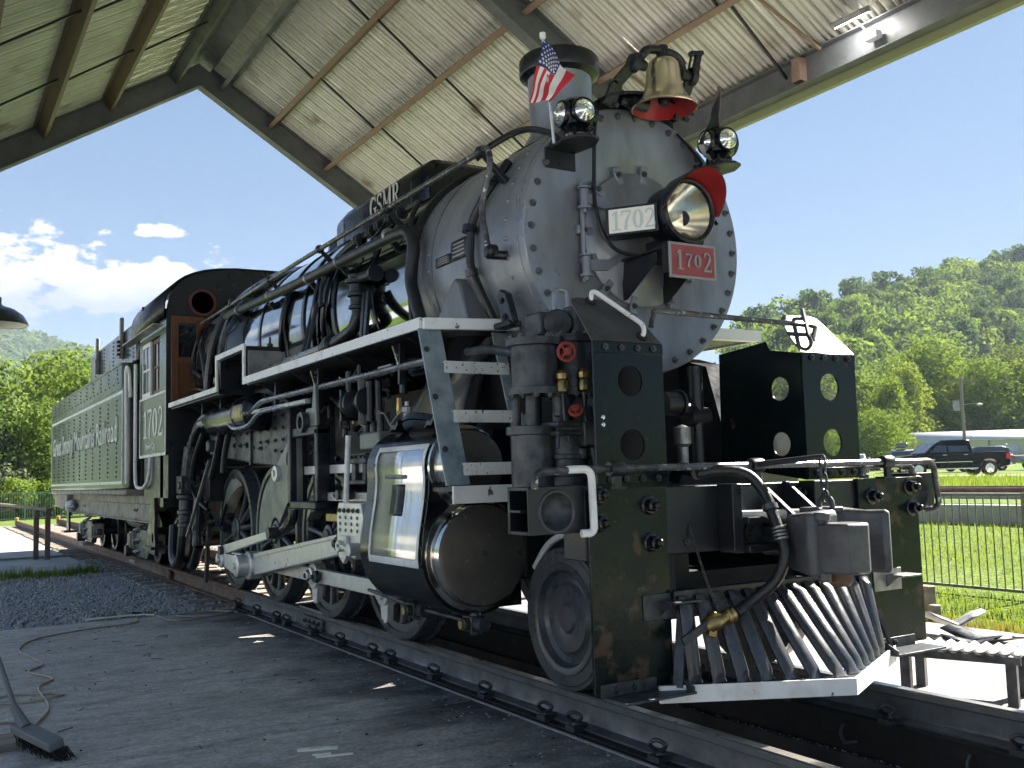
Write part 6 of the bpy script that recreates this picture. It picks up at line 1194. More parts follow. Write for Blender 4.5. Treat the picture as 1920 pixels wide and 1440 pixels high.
text_mesh('Great Smoky Mountains Railroad', .62, Matrix.Translation((-20.15, -TY - .010, 1.98)) @ Matrix.Rotation(math.pi / 2, 4, 'X') @ Matrix.Diagonal((.97, .9, 1, 1)), 'tender_lettering', 'lettering_white', TE, .009, .006)
# coal bunker extension
cbk = MB(); cbk.box(-16.0, -11.15, -1.25, 1.25, 3.19, 3.86); bunk = cbk.build('coal_bunker', 'black_gloss', TE, bevel=.05)
rv = MB()
for x in (-15.3, -14.3, -13.3, -12.35, -11.4):
    for k in range(9): rv.lathe((x, -1.25, 3.24 + k * .066), (0, -1, 0), [(.018, 0), (.010, .012), (0, .014)], 6)
for i in range(40): rv.lathe((-15.9 + i * .119, -1.25, 3.215), (0, -1, 0), [(.016, 0), (0, .012)], 6)
for k in range(9): rv.lathe((-11.15, -1.18, 3.24 + k * .066), (1, 0, 0), [(.018, 0), (0, .014)], 6)
tag(rv.build('bunker_rivets', 'black_satin', bunk, 60), None, kind='stuff')
for x in (-14.9, -12.3):
    k = MB(); k.bar((x, -1.29, 3.40), (x, -1.28, 4.06), .06, .09, (1, 0, 0)); k.box(x - .05, x + .05, -1.33, -1.25, 3.38, 3.66); k.build('bunker_post', 'tread_grey', bunk, bevel=.01)
for k in range(4): MB().box(-12.36, -12.24, -1.36, -1.31, 3.42 + k * .07, 3.46 + k * .07).build('bunker_hinge', 'black_satin', bunk)
cl_ = MB()
for i in range(260):
    x, y = random.uniform(-15.2, -11.5), random.uniform(-1.1, 1.1); r_ = random.uniform(.04, .10); cl_.lathe((x, y, 3.78), (random.random() - .5, random.random() - .5, 1), [(r_, 0), (r_ * .8, r_ * .7), (0, r_)], 5)
tag(cl_.build('coal', 'black_grime', TE, 0), None, kind='stuff')
# tender front
for y in (-1.35, -1.18): MB().cyl((-11.0, y, 1.25), (-11.0, y, 2.80), .05, 12).build('front_pipe', 'black_satin', TE)
k = MB(); k.box(-11.0, -10.85, -1.40, 1.40, 1.22, 2.85); k.build('tank_front', 'black_satin', TE, bevel=.04)
pipe('tender_handrail', [(-10.82, -1.44, 1.30), (-10.82, -1.46, 3.0), (-10.74, -1.46, 3.08), (-10.66, -1.44, 3.0), (-10.66, -1.42, 2.6)], .026, 'white_paint', TE, rr=.09)
# underframe
MB().box(-19.6, -10.0, -1.22, 1.22, .99, 1.12).build('deck_edge', 'sill_grey', TE, bevel=.01)
fsl = MB(); fsl.box(-18.6, -10.0, -1.20, -1.14, .74, .99); fsl.box(-18.6, -10.0, -1.24, -1.14, .715, .742); fsl.build('side_sill', 'sill_grey', TE, bevel=.006)
MB().box(-18.6, -10.0, 1.14, 1.20, .74, .99).build('side_sill', 'sill_grey', TE)
MB().box(-20.2, -10.0, -.4, .4, .55, .99).build('center_sill', 'black_grime', TE)
k = MB(); k.holed([(-10.05, .30), (-9.70, .28), (-9.66, .45), (-9.74, .62), (-9.72, .78), (-9.76, 1.25), (-10.06, 1.25), (-10.06, .80), (-10.22, .62), (-10.05, .45)], [(-9.86, .52, .07)], (0, -1.20, 0), (1, 0, 0), (0, 0, 1), .05); k.box(-10.3, -9.7, -1.30, -1.05, .36, .40); k.build('tender_step', 'black_satin', TE)
k = MB(); k.prism([(-19.35, .30), (-18.95, .30), (-18.98, .82), (-19.38, .82), (-19.30, .6)], (0, -1.22, 0), (1, 0, 0), (0, 0, 1), .04); k.box(-19.5, -18.95, -1.35, -1.05, .28, .31); k.build('rear_step', 'black_satin', TE)
MB().box(-20.8, -18.6, -1.35, 1.35, .82, 1.12).build('rear_beam', 'sill_grey', TE, bevel=.02)
# a pale plastic bag over the rear cut lever
bg_ = MB(); P = []
for i in range(9):
    t = i / 8; P.append([(-18.9 + t * 1.1 + .02 * math.sin(i * 2 + j), -1.30 - .10 * math.sin(math.pi * t) * math.cos(2 * math.pi * j / 10) - .02 * math.sin(i * 3 + j * 2), .88 + .13 * math.sin(math.pi * min(1, t * 1.1 + .08)) * math.sin(2 * math.pi * j / 10) + .03 * math.sin(i + j)) for j in range(11)])
tag(bg_.grid(P).build('plastic_bag', 'shed_white'), 'crumpled pale plastic bag tied under the rear corner of the tender', 'bag')
# trucks
tw = MB().lathe((0, 0, 0), (0, 1, 0), [(0, -.04), (.09, -.05), (.10, -.03), (.30, -.015), (.34, -.06), (.40, -.066), (.415, -.06), (.42, .05), (.447, .07), (.447, .10), (0, .08)], 48, cap=False).mesh('wheel', 'black_satin', 30, True)
coil = MB().tube([(.06 * math.cos(t), .06 * math.sin(t), t / 38) for t in np.linspace(0, 2 * math.pi * 5, 70)], .016, 6).mesh('coil_spring', 'tread_grey')
for cx in (-10.98, -16.55):
    fr_ = MB(); fr_.prism([(-1.05, .46), (-.55, .46), (-.40, .60), (.40, .60), (.55, .46), (1.05, .46), (1.05, .34), (.62, .34), (.35, .16), (-.35, .16), (-.62, .34), (-1.05, .34)], (cx, -1.08, 0), (1, 0, 0), (0, 0, 1), .10)
    tf = fr_.build('truck_side_frame', 'iron_dark', TE, bevel=.02)
    MB().box(cx - .16, cx + .16, -1.1, 1.1, .30, .62).build('truck_bolster', 'black_grime', TE)
    for dx_ in (-.77, .77):
        for s in (-1, 1):
            place('wheel', tw, Matrix.Translation((cx + dx_, s * .745, .42)) @ (Matrix.Identity(4) if s < 0 else Matrix.Diagonal((1, -1, 1, 1))), TE)
        MB().cyl((cx + dx_, -1.05, .42), (cx + dx_, 1.05, .42), .075, 14).build('axle', 'black_grime', TE)
        k = MB(); k.box(cx + dx_ - .13, cx + dx_ + .13, -1.22, -1.02, .28, .55); k.prism([(-.12, .30), (.12, .30), (.10, .52), (-.10, .52)], (cx + dx_, -1.22, 0), (1, 0, 0), (0, 0, 1), .03); k.build('journal_box', 'sill_grey', TE, bevel=.02)
    for dx_ in (-.12, .06): place('coil_spring', coil, Matrix.Translation((cx + dx_ - .35, -1.16, .12)), TE)
    MB().box(cx - .65, cx - .15, -1.26, -1.05, .09, .13).build('spring_plank', 'sill_grey', TE)
    MB().cyl((cx - .75, -1.14, .25), (cx - .75, -1.30, .25), .09, 14).build('brake_block', 'iron_dark', TE)
MB().cyl((-13.6, -.8, .72), (-12.2, -.8, .72), .18, 24).build('brake_cylinder', 'sill_grey', TE)
# ================================================================== flags by the marker lamps
fg = thing('stars_and_stripes_flag', (.0, -.79, 3.35), 'small stars and stripes flag on a silver stick by the near marker lamp', 'flag')
MB().tube([(.0, -.775, 3.33), (.0, -.835, 4.02)], .010, 8).build('flag_stick', 'pole_metal', fg); MB().lathe((.0, -.835, 4.02), (0, 0, 1), [(.012, -.03), (.02, -.02), (.02, .01), (0, .02)], 10).build('finial', 'flag_white', fg)
# flag cloth hangs down in soft folds: hoist along the stick top, fly end falling
Tp = V((.0, -.835, 3.99)); Bh = V((.01, -.965, 3.555)); Ft = V((.06, -.655, 3.765)); Fb = V((.06, -.835, 3.565))
def cloth(u, v):                                   # u along the fly (0 hoist, 1 fly end), v down the hoist
    a = Tp.lerp(Bh, v) if False else Tp.lerp(V((.0, -.79, 3.60)), v * .0)
    p_ = Tp.lerp(Ft, u).lerp(Bh.lerp(Fb, u), v)
    return p_ + V((.028 * math.sin(u * 7 + v * 3) * (.3 + u), .0, 0)) + V((.02 * math.sin(v * 9), 0, 0)) * v
NU, NV = 26, 26
def piece(u0, u1, v0, v1, mname, nm, nu=12, nv=4):
    return MB().grid([[cloth(u0 + (u1 - u0) * i / nu, v0 + (v1 - v0) * j / nv) for j in range(nv + 1)] for i in range(nu + 1)]).build(nm, mname, fg, 60)
vt = lambda u: .42 - .20 * u if u < .64 else 0.0
# canton at the top, stripes run from the canton down the cloth
US = [0, .10, .24, .36, .50, .64, .82, 1.0]
for k in range(7):
    u0, u1 = US[k] + (.0001 if k == 5 else 0), US[k + 1] - (.0001 if k == 4 else 0)
    MB().grid([[cloth(u0 + (u1 - u0) * i / 3, vt(u0 + (u1 - u0) * i / 3) + (1 - vt(u0 + (u1 - u0) * i / 3)) * j / 12) for j in range(13)] for i in range(4)]).build('flag_stripe', 'flag_red' if k % 2 == 0 else 'flag_white', fg, 60)
MB().grid([[cloth(.64 * i / 10, (.42 - .20 * .64 * i / 10) * j / 10) for j in range(11)] for i in range(11)]).xf(Matrix.Translation((.004, 0, 0))).build('flag_canton', 'flag_blue', fg, 60)
sm = MB()
for r_ in range(7):
    for c_ in range(6 if r_ % 2 == 0 else 5):
        u = .63 * (c_ + (.5 if r_ % 2 == 0 else 1.0)) / 6; v = (.03 + r_ * .055) * (1 - .45 * u); o_ = cloth(u, v); du = (cloth(u + .01, v) - o_).normalized(); dv = (cloth(u, v + .01) - o_).normalized(); nn_ = du.cross(dv).normalized(); nn_ = nn_ if nn_.x > 0 else -nn_
        P = []
        for q in range(10): a = math.pi / 2 + q * math.pi / 5; rr = (.012 if q % 2 == 0 else .005) * (.6 + .5 * v / .4); P.append(o_ + V((.004, 0, 0)) + nn_ * .003 - dv * (rr * math.sin(a)) + du * (rr * math.cos(a)))
        sm.add(P, [tuple(range(10))])
tag(sm.build('flag_stars', 'flag_white', fg, 0, recalc=False), None, kind='stuff')
fd = thing('dark_furled_flag', (.0, .60, 3.42), 'dark flag on a wooden stick behind the far marker lamp', 'flag')
MB().tube([(.0, .60, 3.55), (.0, .635, 3.95)], .013, 8).build('flag_stick', 'rail_brown', fd)
P = []
for i in range(13):
    t = i / 12; z = 3.93 - .42 * t; P.append([(.012 + .02 * math.sin(8 * t + q * 3) * q, .63 - .02 * t - q * (.01 + .19 * t - .06 * max(0, t - .7)), z - .05 * q * (1 - t)) for q in (0, .25, .5, .75, 1)])
MB().grid(P).build('flag_cloth', 'flag_dark', fd)
P = []
for i in range(9):
    t = i / 8; P.append([(.01 + .02 * math.sin(6 * t + q * 4), .60 - q * (.18 - .14 * t), 3.52 - .22 * t - .02 * q) for q in (0, .3, .6, 1)])
MB().grid(P).build('flag_hem', 'plate_grey', fd)
# ================================================================== things on the floor and yard
cd = MB().tube(crv([(-6.5, -1.02, -.185), (-6.25, -1.45, -.19), (-6.3, -1.75, -.19), (-6.9, -1.80, -.19), (-6.85, -2.0, -.19), (-6.4, -2.1, -.19), (-6.25, -2.6, -.19), (-5.9, -3.1, -.19), (-5.3, -3.30, -.19), (-4.7, -3.24, -.19), (-4.29, -3.20, -.19), (-4.02, -3.33, -.19), (-3.58, -3.20, -.19), (-3.27, -3.33, -.19), (-2.48, -3.34, -.19), (-1.9, -3.49, -.19), (-1.5, -3.44, -.19), (-1.34, -3.52, -.19)], 6), .0085, 8).build('extension_cord', 'cord_tan')
tag(cd, 'tan extension cord snaking along the left of the dark floor slab', 'cord')
cd2 = MB().tube(crv([(-6.45, -.98, -.188), (-6.75, -1.2, -.188), (-6.7, -1.6, -.188), (-6.45, -1.5, -.188), (-6.35, -1.2, -.188), (-6.5, -1.0, -.186)], 6), .0085, 8).build('cord_loop', 'cord_tan')
tag(cd2, 'loop of tan cord lying where the slab meets the rail', 'cord')
cd3 = MB().tube(crv([(-3.02, -3.7, -.19), (-3.1, -3.5, -.19), (-2.95, -3.25, -.19), (-2.85, -3.22, -.188), (-2.78, -3.4, -.19), (-2.85, -3.7, -.19)], 8), .008, 8).build('cord_loop', 'cord_tan')
tag(cd3, 'flat loop of tan cord at the left edge beyond the broom', 'cord')
cd4 = MB().tube(crv([(-2.1, -3.8, -.19), (-2.2, -3.6, -.19), (-2.0, -3.5, -.19), (-1.85, -3.6, -.19), (-1.9, -3.8, -.19)], 8), .008, 8).build('cord_loop', 'cord_tan')
tag(cd4, 'short loop of tan cord right behind the broom handle', 'cord')
ex = thing('cord_plug', (-7.02, -2.0, -.19), 'pale cord end with a dark plug at the slab edge by the gravel', 'plug')
MB().tube(crv([(-6.9, -1.8, -.19), (-7.0, -2.0, -.185), (-7.0, -2.2, -.185), (-7.0, -2.45, -.185), (-7.02, -2.5, -.19)], 5), .012, 8).build('cord', 'white_paint', ex); MB().cyl((-7.0, -1.93, -.18), (-7.02, -2.02, -.17), .02, 10).build('plug', 'rubber', ex); MB().bar((-7.02, -2.35, -.18), (-7.02, -2.5, -.18), .03, .01).build('tag', 'clay_red', ex)
# push broom
br = thing('push_broom', (-1.2, -3.5, -.2), 'grey push broom with black bristles leaning in at the lower left corner', 'broom')
hd_ = V((-1.25, -3.56, -.10)); dr_ = V((.62, .34, -.18)).normalized()
MB().tube([(-1.45, -3.62, .02), (-1.95, -3.78, .55), (-2.2, -3.86, .85)], .016, 10).build('handle', 'broom_grey', br)
k = MB(); e = V((.72, .34, -.12)).normalized(); n_ = V((.1, -.2, .95)).normalized(); f = n_.cross(e).normalized()
def bb(mbx, c, a, b, c2): 
    vs = [c + e * (a * i) + f * (b * j_) + n_ * (c2 * k_) for k_ in (-1, 1) for i, j_ in ((-1, -1), (1, -1), (1, 1), (-1, 1))]; return mbx.add(vs, [(0, 3, 2, 1), (4, 5, 6, 7), (0, 1, 5, 4), (1, 2, 6, 5), (2, 3, 7, 6), (3, 0, 4, 7)])
C0 = V((-1.26, -3.53, -.09)); bb(k, C0, .20, .045, .025); k.build('broom_head', 'broom_grey', br, bevel=.008)
MB().tube([(-1.47, -3.63, .04), (-1.36, -3.575, -.06)], [.024, .034], 10).build('socket', 'broom_grey', br)
bz = MB()
for i in range(420):
    a_ = random.uniform(-.19, .22); b_ = random.uniform(-.04, .05); p0 = C0 + e * a_ + f * b_ - n_ * .02; p1 = p0 - n_ * random.uniform(.06, .085) + e * random.uniform(-.0, .07) + f * random.uniform(-.02, .03); p1.z = max(p1.z, -.198); bz.tube([p0, p1], .0022, 3, cap=False)
tag(bz.build('bristles', 'bristle', br), None, kind='stuff')
pk2 = MB().box(-1.72, -1.45, -3.72, -3.47, -.20, -.155).build('wood_offcut', 'timber', bevel=.004); tag(pk2, 'short pale board lying under the broom handle at the left edge', 'board')
for i, (x, y, l_, w, a_) in enumerate(((-.42, -2.20, .22, .05, 1.2), (-.30, -2.22, .10, .018, 1.25), (-.24, -2.17, .20, .02, 1.3))):  # patches of sunlight on the slab, put in as thin pale slips
    k = MB().box(-l_ / 2, l_ / 2, -w / 2, w / 2, 0, .008); k.xf(Matrix.Translation((x, y, -.2)) @ Matrix.Rotation(a_, 4, 'Z')); o = k.build('painted_sun_patch', 'cream_lens'); tag(o, ('broad', 'tiny middle', 'long narrow')[i] + ' pale slip standing in for a sun patch on the oily slab at the bottom', 'sun patch', 'painted sun patches on the slab')
db = MB()
for i in range(150):
    x = random.uniform(-6.5, 1.5); y = -1.0 - 2.6 * random.random() ** 1.6; r_ = random.uniform(.003, .010); db.lathe((x, y, -.2), (random.random() - .5, random.random() - .5, 1), [(r_ * 1.2, 0), (r_, r_ * .5), (0, r_ * .8)], 5)
for i in range(34):
    x = random.uniform(-6.5, 1.0); y = random.uniform(-3.5, -1.0); l_ = random.uniform(.03, .12); a_ = random.uniform(0, 3.14); db.bar((x, y, -.197), (x + l_ * math.cos(a_), y + l_ * math.sin(a_), -.196), .004, .004)
tag(db.build('floor_debris', 'black_grime'), 'bits of coal and twigs scattered over the slab', None, kind='stuff')
db = MB()
for i in range(190):
    x = random.uniform(-6, 1.2); y = -.94 - abs(random.gauss(0, .35)); r_ = random.uniform(.003, .009); db.lathe((x, y, -.2), (random.random() - .5, random.random() - .5, 1), [(r_ * 1.2, 0), (r_, r_ * .5), (0, r_ * .8)], 5)
tag(db.build('pale_grit', 'concrete_pale'), 'pale grit scattered along the slab edge', None, kind='stuff')
# steel step stand on the far apron
sg = thing('step_stand', (.9, 1.75, -.2), 'low steel step stand with ribbed tread beside the pilot on the apron', 'step')
Mx = Matrix.Translation((.93, 1.62, .10)) @ Matrix.Rotation(math.radians(22), 4, 'Z')
k = MB()
prof = [(i * .04 - .36, .012 * math.sin(i * math.pi / 1.0 * .9)) for i in range(19)]
P = [[(x, y, .012 * math.sin(i * 1.57)) for i, (x, _) in enumerate([(q * .018 - .36, 0) for q in range(41)])] for y in (-.20, .20)]
k.grid(P); k.xf(Mx); o = k.build('tread', 'tread_grey', sg); o.modifiers.new('t', 'SOLIDIFY').thickness = .006
k = MB().box(-.36, .36, -.21, -.20, -.045, .0); k.xf(Mx); k.build('stand_rail', 'iron_dark', sg); k = MB().box(-.36, .36, .20, .21, -.045, .0); k.xf(Mx); k.build('stand_rail', 'iron_dark', sg)
for x, y in ((-.32, -.17), (.30, -.17), (-.32, .17), (.30, .17)): MB().box(x - .03, x + .03, y - .03, y + .03, -.30, -.02).xf(Mx).build('leg', 'iron_dark', sg)
# scrap by the lawn
sc = thing('scrap_sheet_pile', (-.1, 3.2, -.2), 'bent dark metal sheets in a pile at the edge of the lawn', 'scrap')
for i, (x, y, a_, l_, w, t_) in enumerate(((-.3, 3.3, .3, .7, .35, .10), (-.05, 3.25, -.2, .6, .3, .2), (.05, 3.0, .8, .5, .25, .15), (-.45, 3.45, 1.2, .5, .2, .3))):
    P = [[(q * l_ - l_ / 2, r_ * w - w / 2, t_ * abs(q - .5) * .7 + .03 * i + .02 * math.sin(r_ * 5)) for r_ in (0, .33, .66, 1)] for q in (0, .25, .5, .75, 1)]
    k = MB().grid(P); k.xf(Matrix.Translation((x, y, -.19)) @ Matrix.Rotation(a_, 4, 'Z')); o = k.build('bent_sheet', ('tread_grey', 'rubber', 'rubber', 'tread_grey')[i], sc); o.modifiers.new('t', 'SOLIDIFY').thickness = .01
pb_ = MB(); pb_.box(-1.35, -1.22, 4.18, 4.30, -.26, .10); pb_.box(-1.18, -1.10, 4.10, 4.20, -.26, -.06); tag(pb_.build('wood_block', 'timber', bevel=.01), 'upright pale timber block at the lawn edge behind the pilot plate', 'timber')
# railing on the right
def railing(name, p0, p1, z0, z1, n, m_, label, r_=.010, post=2.4, rail=.02):
    T_ = thing(name, (p0[0], p0[1], z0), label, 'railing'); p0 = V((*p0, 0)); p1 = V((*p1, 0)); L_ = (p1 - p0).length
    for z in (z0 + .10, z1): MB().bar(p0 + V((0, 0, z)), p1 + V((0, 0, z)), rail * 2, rail * 1.6).build('rail', m_, T_)
    bmh = MB().cyl((0, 0, z0 + .10), (0, 0, z1), r_, 8).mesh('baluster', m_)
    for i in range(n + 1): place('baluster', bmh, Matrix.Translation(p0.lerp(p1, i / n)), T_)
    k = max(1, round(L_ / post))
    for i in range(k + 1): c = p0.lerp(p1, i / k); MB().box(c.x - .03, c.x + .03, c.y - .03, c.y + .03, z0, z1 + .02).build('post', m_, T_)
    return T_
railing('yard_railing', (-9.0, 6.3), (1.0, 6.3), -.26, .90, 100, 'fence_paint', 'olive metal railing across the sunlit lawn at the right', .008)
railing('platform_railing', (-47.5, -4.6), (-47.5, 7.5), -.26, 1.05, 110, 'fence_green', 'pale green railing in front of the bushes at far left', .012, 2.4, .022)
hp = thing('ramp_handrail', (-17.6, -1.9, -.2), 'brown steel handrail with two posts at the left edge of the walkway', 'handrail')
for x, y in ((-17.5, -1.83), (-17.75, -2.02)): MB().box(x - .05, x + .05, y - .05, y + .05, -.2, .82).build('post', 'rail_brown', hp, bevel=.01)
MB().bar((-17.4, -1.80, .83), (-26, -2.8, .95), .14, .05).build('top_rail', 'rail_brown', hp); MB().bar((-18.2, -2.35, .83), (-19.2, -3.1, .83), .1, .05).build('side_rail', 'rail_brown', hp); MB().box(-18.9, -18.8, -2.75, -2.65, -.2, .82).build('post', 'rail_brown', hp)
# hanging lamp shade at far left
ls = thing('barn_lamp', (-11.6, -3.16, 3.7), 'dark green barn lamp shade with pale inside hanging at the left edge', 'lamp')
k = MB().lathe((-11.6, -3.18, 3.74), (0, 0, 1), [(.44, 0), (.445, .012), (.43, .05), (.37, .15), (.25, .24), (.10, .29), (.07, .32), (.07, .42), (0, .43)], 40, cap=False); k.build('shade', 'shade_green', ls)
MB().lathe((-11.6, -3.18, 3.74), (0, 0, 1), [(.435, .004), (.42, .05), (.36, .14), (.24, .225), (.0, .26)], 40, cap=False).build('shade_lining', 'shade_inside', ls)
MB().lathe((-11.6, -3.18, 3.78), (0, 0, 1), [(0, 0), (.05, .02), (.06, .08), (.03, .15)], 14).build('bulb', 'cream_lens', ls); MB().tube(crv([(-11.6, -3.18, 4.15), (-11.6, -3.18, 4.5), (-11.6, -3.5, 4.8), (-11.6, -3.9, 4.6), (-11.6, -4.3, 4.4)], 6), .02, 8).build('gooseneck', 'shade_green', ls)
# ================================================================== siding, wall, road
wl = MB(); wl.box(-40, 12, 12.9, 13.15, -.2, .46); wo = wl.build('retaining_wall', 'concrete_pale'); tag(wo, 'low concrete retaining wall beyond the lawn railing', 'wall')
for i in range(18): MB().box(-38 + i * 2.8, -37.7 + i * 2.8, 12.84, 12.9, -.2, .40).build('wall_rib', 'concrete_pale', wo, bevel=.01)
sdg = tag(thing('siding_track', (0, 17, .5), None, None), None, kind='structure')
tag(MB().box(-60, 20, 15.2, 18.8, .40, .575).build('siding_ballast', 'concrete_pale'), None, kind='structure')
RP2 = [(a, b + .19) for a, b in RP]
for y in (16.2, 17.7): MB().prism(RP2, (-60, y, .50), (0, 1, 0), (0, 0, 1), 80).build('rail', 'rail_rust', sdg)
tag(MB().box(-60, -16, 40.3, 47.5, .46, .492).build('gravel_road', 'gravel_road'), None, kind='structure')
# ---- vehicles (local: +x front, +y left, z up)
def vehicle(name, label, cat, loc, heading, kind, body, group=None):
    M_ = Matrix.Translation(loc) @ Matrix.Rotation(heading, 4, 'Z')
    T_ = thing(name, loc, label, cat, group)
    def P_(mbx, nm, m_, bevel=0, par=T_): mbx.xf(M_); return mbx.build(nm, m_, par, bevel=bevel)
    if kind == 'pickup':
        L2, W2 = 2.92, 1.0
        prof = [(2.92, .52), (2.95, .72), (2.90, 1.02), (2.72, 1.12), (1.55, 1.22), (1.45, 1.22), (-.95, 1.27), (-.98, 1.24), (-2.86, 1.24), (-2.90, .58), (-2.3, .52), (-2.25, .52)]
        arch = lambda cx: [(cx + .50 * math.cos(a), .42 + .48 * math.sin(a)) for a in np.linspace(0, math.pi, 13)]
        low = [(-2.85, .52)] + [(x, max(z, .42)) for x, z in reversed(arch(-1.83))] + [(-1.30, .42), (1.32, .42)] + [(x, max(z, .42)) for x, z in reversed(arch(1.85))] + [(2.9, .5)]
        top = [(2.95, .72), (2.90, 1.00), (2.70, 1.10), (1.50, 1.20), (-.98, 1.24), (-1.0, 1.22), (-2.88, 1.24), (-2.90, .6)]
        b_ = P_(MB().prism(low + top, (0, W2, 0), (1, 0, 0), (0, 0, 1), 2 * W2), 'body', body, .05)
        gh_ = [(1.50, 1.18), (.75, 1.80), (.45, 1.90), (-.70, 1.91), (-.92, 1.84), (-1.02, 1.22)]
        g = MB(); n = len(gh_)
        ins = [.04, .17, .20, .20, .18, .04]
        vs_ = [(x, s * (W2 - i_), z) for s in (1, -1) for (x, z), i_ in zip(gh_, ins)]
        g.add(vs_, [tuple(range(n)), tuple(range(2 * n - 1, n - 1, -1))] + [(i, n + i, n + (i + 1) % n, (i + 1) % n) for i in range(n)]); P_(g, 'greenhouse', body, .03)
        def gl_(pts, nm='side_window'):
            for s in (1, -1):
                m_ = MB(); m_.add([(x, s * (W2 - .04 - .16 * (z - 1.22) / .6 + .014), z) for x, z in pts], [tuple(range(len(pts)))]); P_(m_, nm, 'car_glass')
        gl_([(1.22, 1.27), (.68, 1.73), (.32, 1.80), (.32, 1.27)]); gl_([(.24, 1.27), (.24, 1.80), (-.62, 1.80), (-.86, 1.27)])
        m_ = MB(); m_.add([(1.46, .90, 1.24), (1.46, -.90, 1.24), (.80, -.80, 1.80), (.80, .80, 1.80)], [(0, 1, 2, 3)]); m_.v = [(x + .012, y, z + .012) for x, y, z in m_.v]; P_(m_, 'windshield', 'car_glass')
        for s in (1, -1):
            P_(MB().box(1.20, 1.36, min(s * .98, s * 1.22), max(s * .98, s * 1.22), 1.30, 1.44), 'mirror', body, .03)
            for x in (.38, -.72): P_(MB().box(x, x + .2, min(s * .99, s * 1.025), max(s * .99, s * 1.025), 1.11, 1.15), 'door_handle', 'chrome', .008)
            P_(MB().box(-.95, .32, min(s * 1.0, s * 1.012), max(s * 1.0, s * 1.012), .74, .775), 'side_molding', 'chrome'); P_(MB().box(.36, 1.30, min(s * 1.0, s * 1.012), max(s * 1.0, s * 1.012), .74, .775), 'side_molding', 'chrome')
            P_(MB().box(-1.2, 1.2, min(s * .98, s * 1.06), max(s * .98, s * 1.06), .38, .44), 'running_step', 'chrome', .01)
            P_(MB().box(-2.93, -2.70, min(s * .80, s * 1.012), max(s * .80, s * 1.012), .86, 1.16), 'tail_light', 'tail_red', .02)
            P_(MB().box(2.60, 2.93, min(s * .70, s * 1.005), max(s * .70, s * 1.005), .86, 1.06), 'headlight', 'chrome', .03)
            P_(MB().box(.34, .346, min(s * 1.0, s * 1.004), max(s * 1.0, s * 1.004), .46, 1.22), 'door_seam', 'tyre'); P_(MB().box(1.0, 1.25, min(s * 1.001, s * 1.008), max(s * 1.001, s * 1.008), .87, .93), 'badge', 'chrome')
        P_(MB().box(-3.02, -2.86, -.95, .95, .48, .66), 'rear_bumper', 'chrome', .03); P_(MB().box(2.86, 3.02, -.98, .98, .42, .66), 'front_bumper', 'chrome', .03)
        wx = (1.85, -1.83); wr_ = .40
    else:
        W2 = .93
        low = [(-2.2, .45)] + [(-1.35 + .42 * math.cos(a), .36 + .42 * math.sin(a)) for a in np.linspace(math.pi, 0, 11)] + [(1.35 + .42 * math.cos(a), .36 + .42 * math.sin(a)) for a in np.linspace(math.pi, 0, 11)] + [(2.25, .45)]
        top = [(2.3, .70), (2.2, .92), (1.25, 1.02), (-2.2, 1.08), (-2.28, .6)]
        P_(MB().prism(low + top, (0, W2, 0), (1, 0, 0), (0, 0, 1), 2 * W2), 'body', body, .06)
        gh_ = [(1.3, 1.0), (.55, 1.58), (.2, 1.66), (-1.5, 1.66), (-1.95, 1.55), (-2.22, 1.05)] if kind == 'suv' else [(1.1, 1.0), (.3, 1.4), (-.1, 1.45), (-.9, 1.44), (-1.7, 1.05)]
        n = len(gh_); ins = [.04] + [.15] * (n - 2) + [.05]; g = MB(); g.add([(x, s * (W2 - i_), z) for s in (1, -1) for (x, z), i_ in zip(gh_, ins)], [tuple(range(n)), tuple(range(2 * n - 1, n - 1, -1))] + [(i, n + i, n + (i + 1) % n, (i + 1) % n) for i in range(n)]); P_(g, 'greenhouse', body, .04)
        for s in (1, -1):
            zt = gh_[2][1] - .07; m_ = MB(); m_.add([(x, s * (W2 - .04 - .11 * (z - 1.02) / (zt - 1.02) + .015), z) for x, z in ((1.0, 1.07), (.4, zt), (gh_[-2][0] + .1, zt), (gh_[-1][0] + .25, 1.10))], [(0, 1, 2, 3)]); P_(m_, 'side_window', 'car_glass')
            P_(MB().box(-2.31, -2.1, min(s * .62, s * .94), max(s * .62, s * .94), .78, 1.0), 'tail_light', 'tail_red', .02); P_(MB().box(1.0, 1.15, min(s * .93, s * 1.1), max(s * .93, s * 1.1), 1.05, 1.18), 'mirror', body, .02)
        m_ = MB(); xr = gh_[-1][0]; m_.add([(xr + .02, .78, 1.12), (xr + .02, -.78, 1.12), (gh_[-2][0] - .02, -.72, gh_[-2][1] - .04), (gh_[-2][0] - .02, .72, gh_[-2][1] - .04)], [(0, 1, 2, 3)]); m_.v = [(x - .03, y, z + .01) for x, y, z in m_.v]; P_(m_, 'rear_window', 'car_glass')
        m_ = MB(); m_.add([(gh_[0][0], .80, 1.04), (gh_[0][0], -.80, 1.04), (gh_[1][0], -.74, gh_[1][1]), (gh_[1][0], .74, gh_[1][1])], [(0, 1, 2, 3)]); m_.v = [(x + .03, y, z + .015) for x, y, z in m_.v]; P_(m_, 'windshield', 'car_glass')
        P_(MB().box(-2.38, -2.2, -.88, .88, .42, .62), 'bumper', 'car_grey', .04); wx = (1.35, -1.35); wr_ = .36
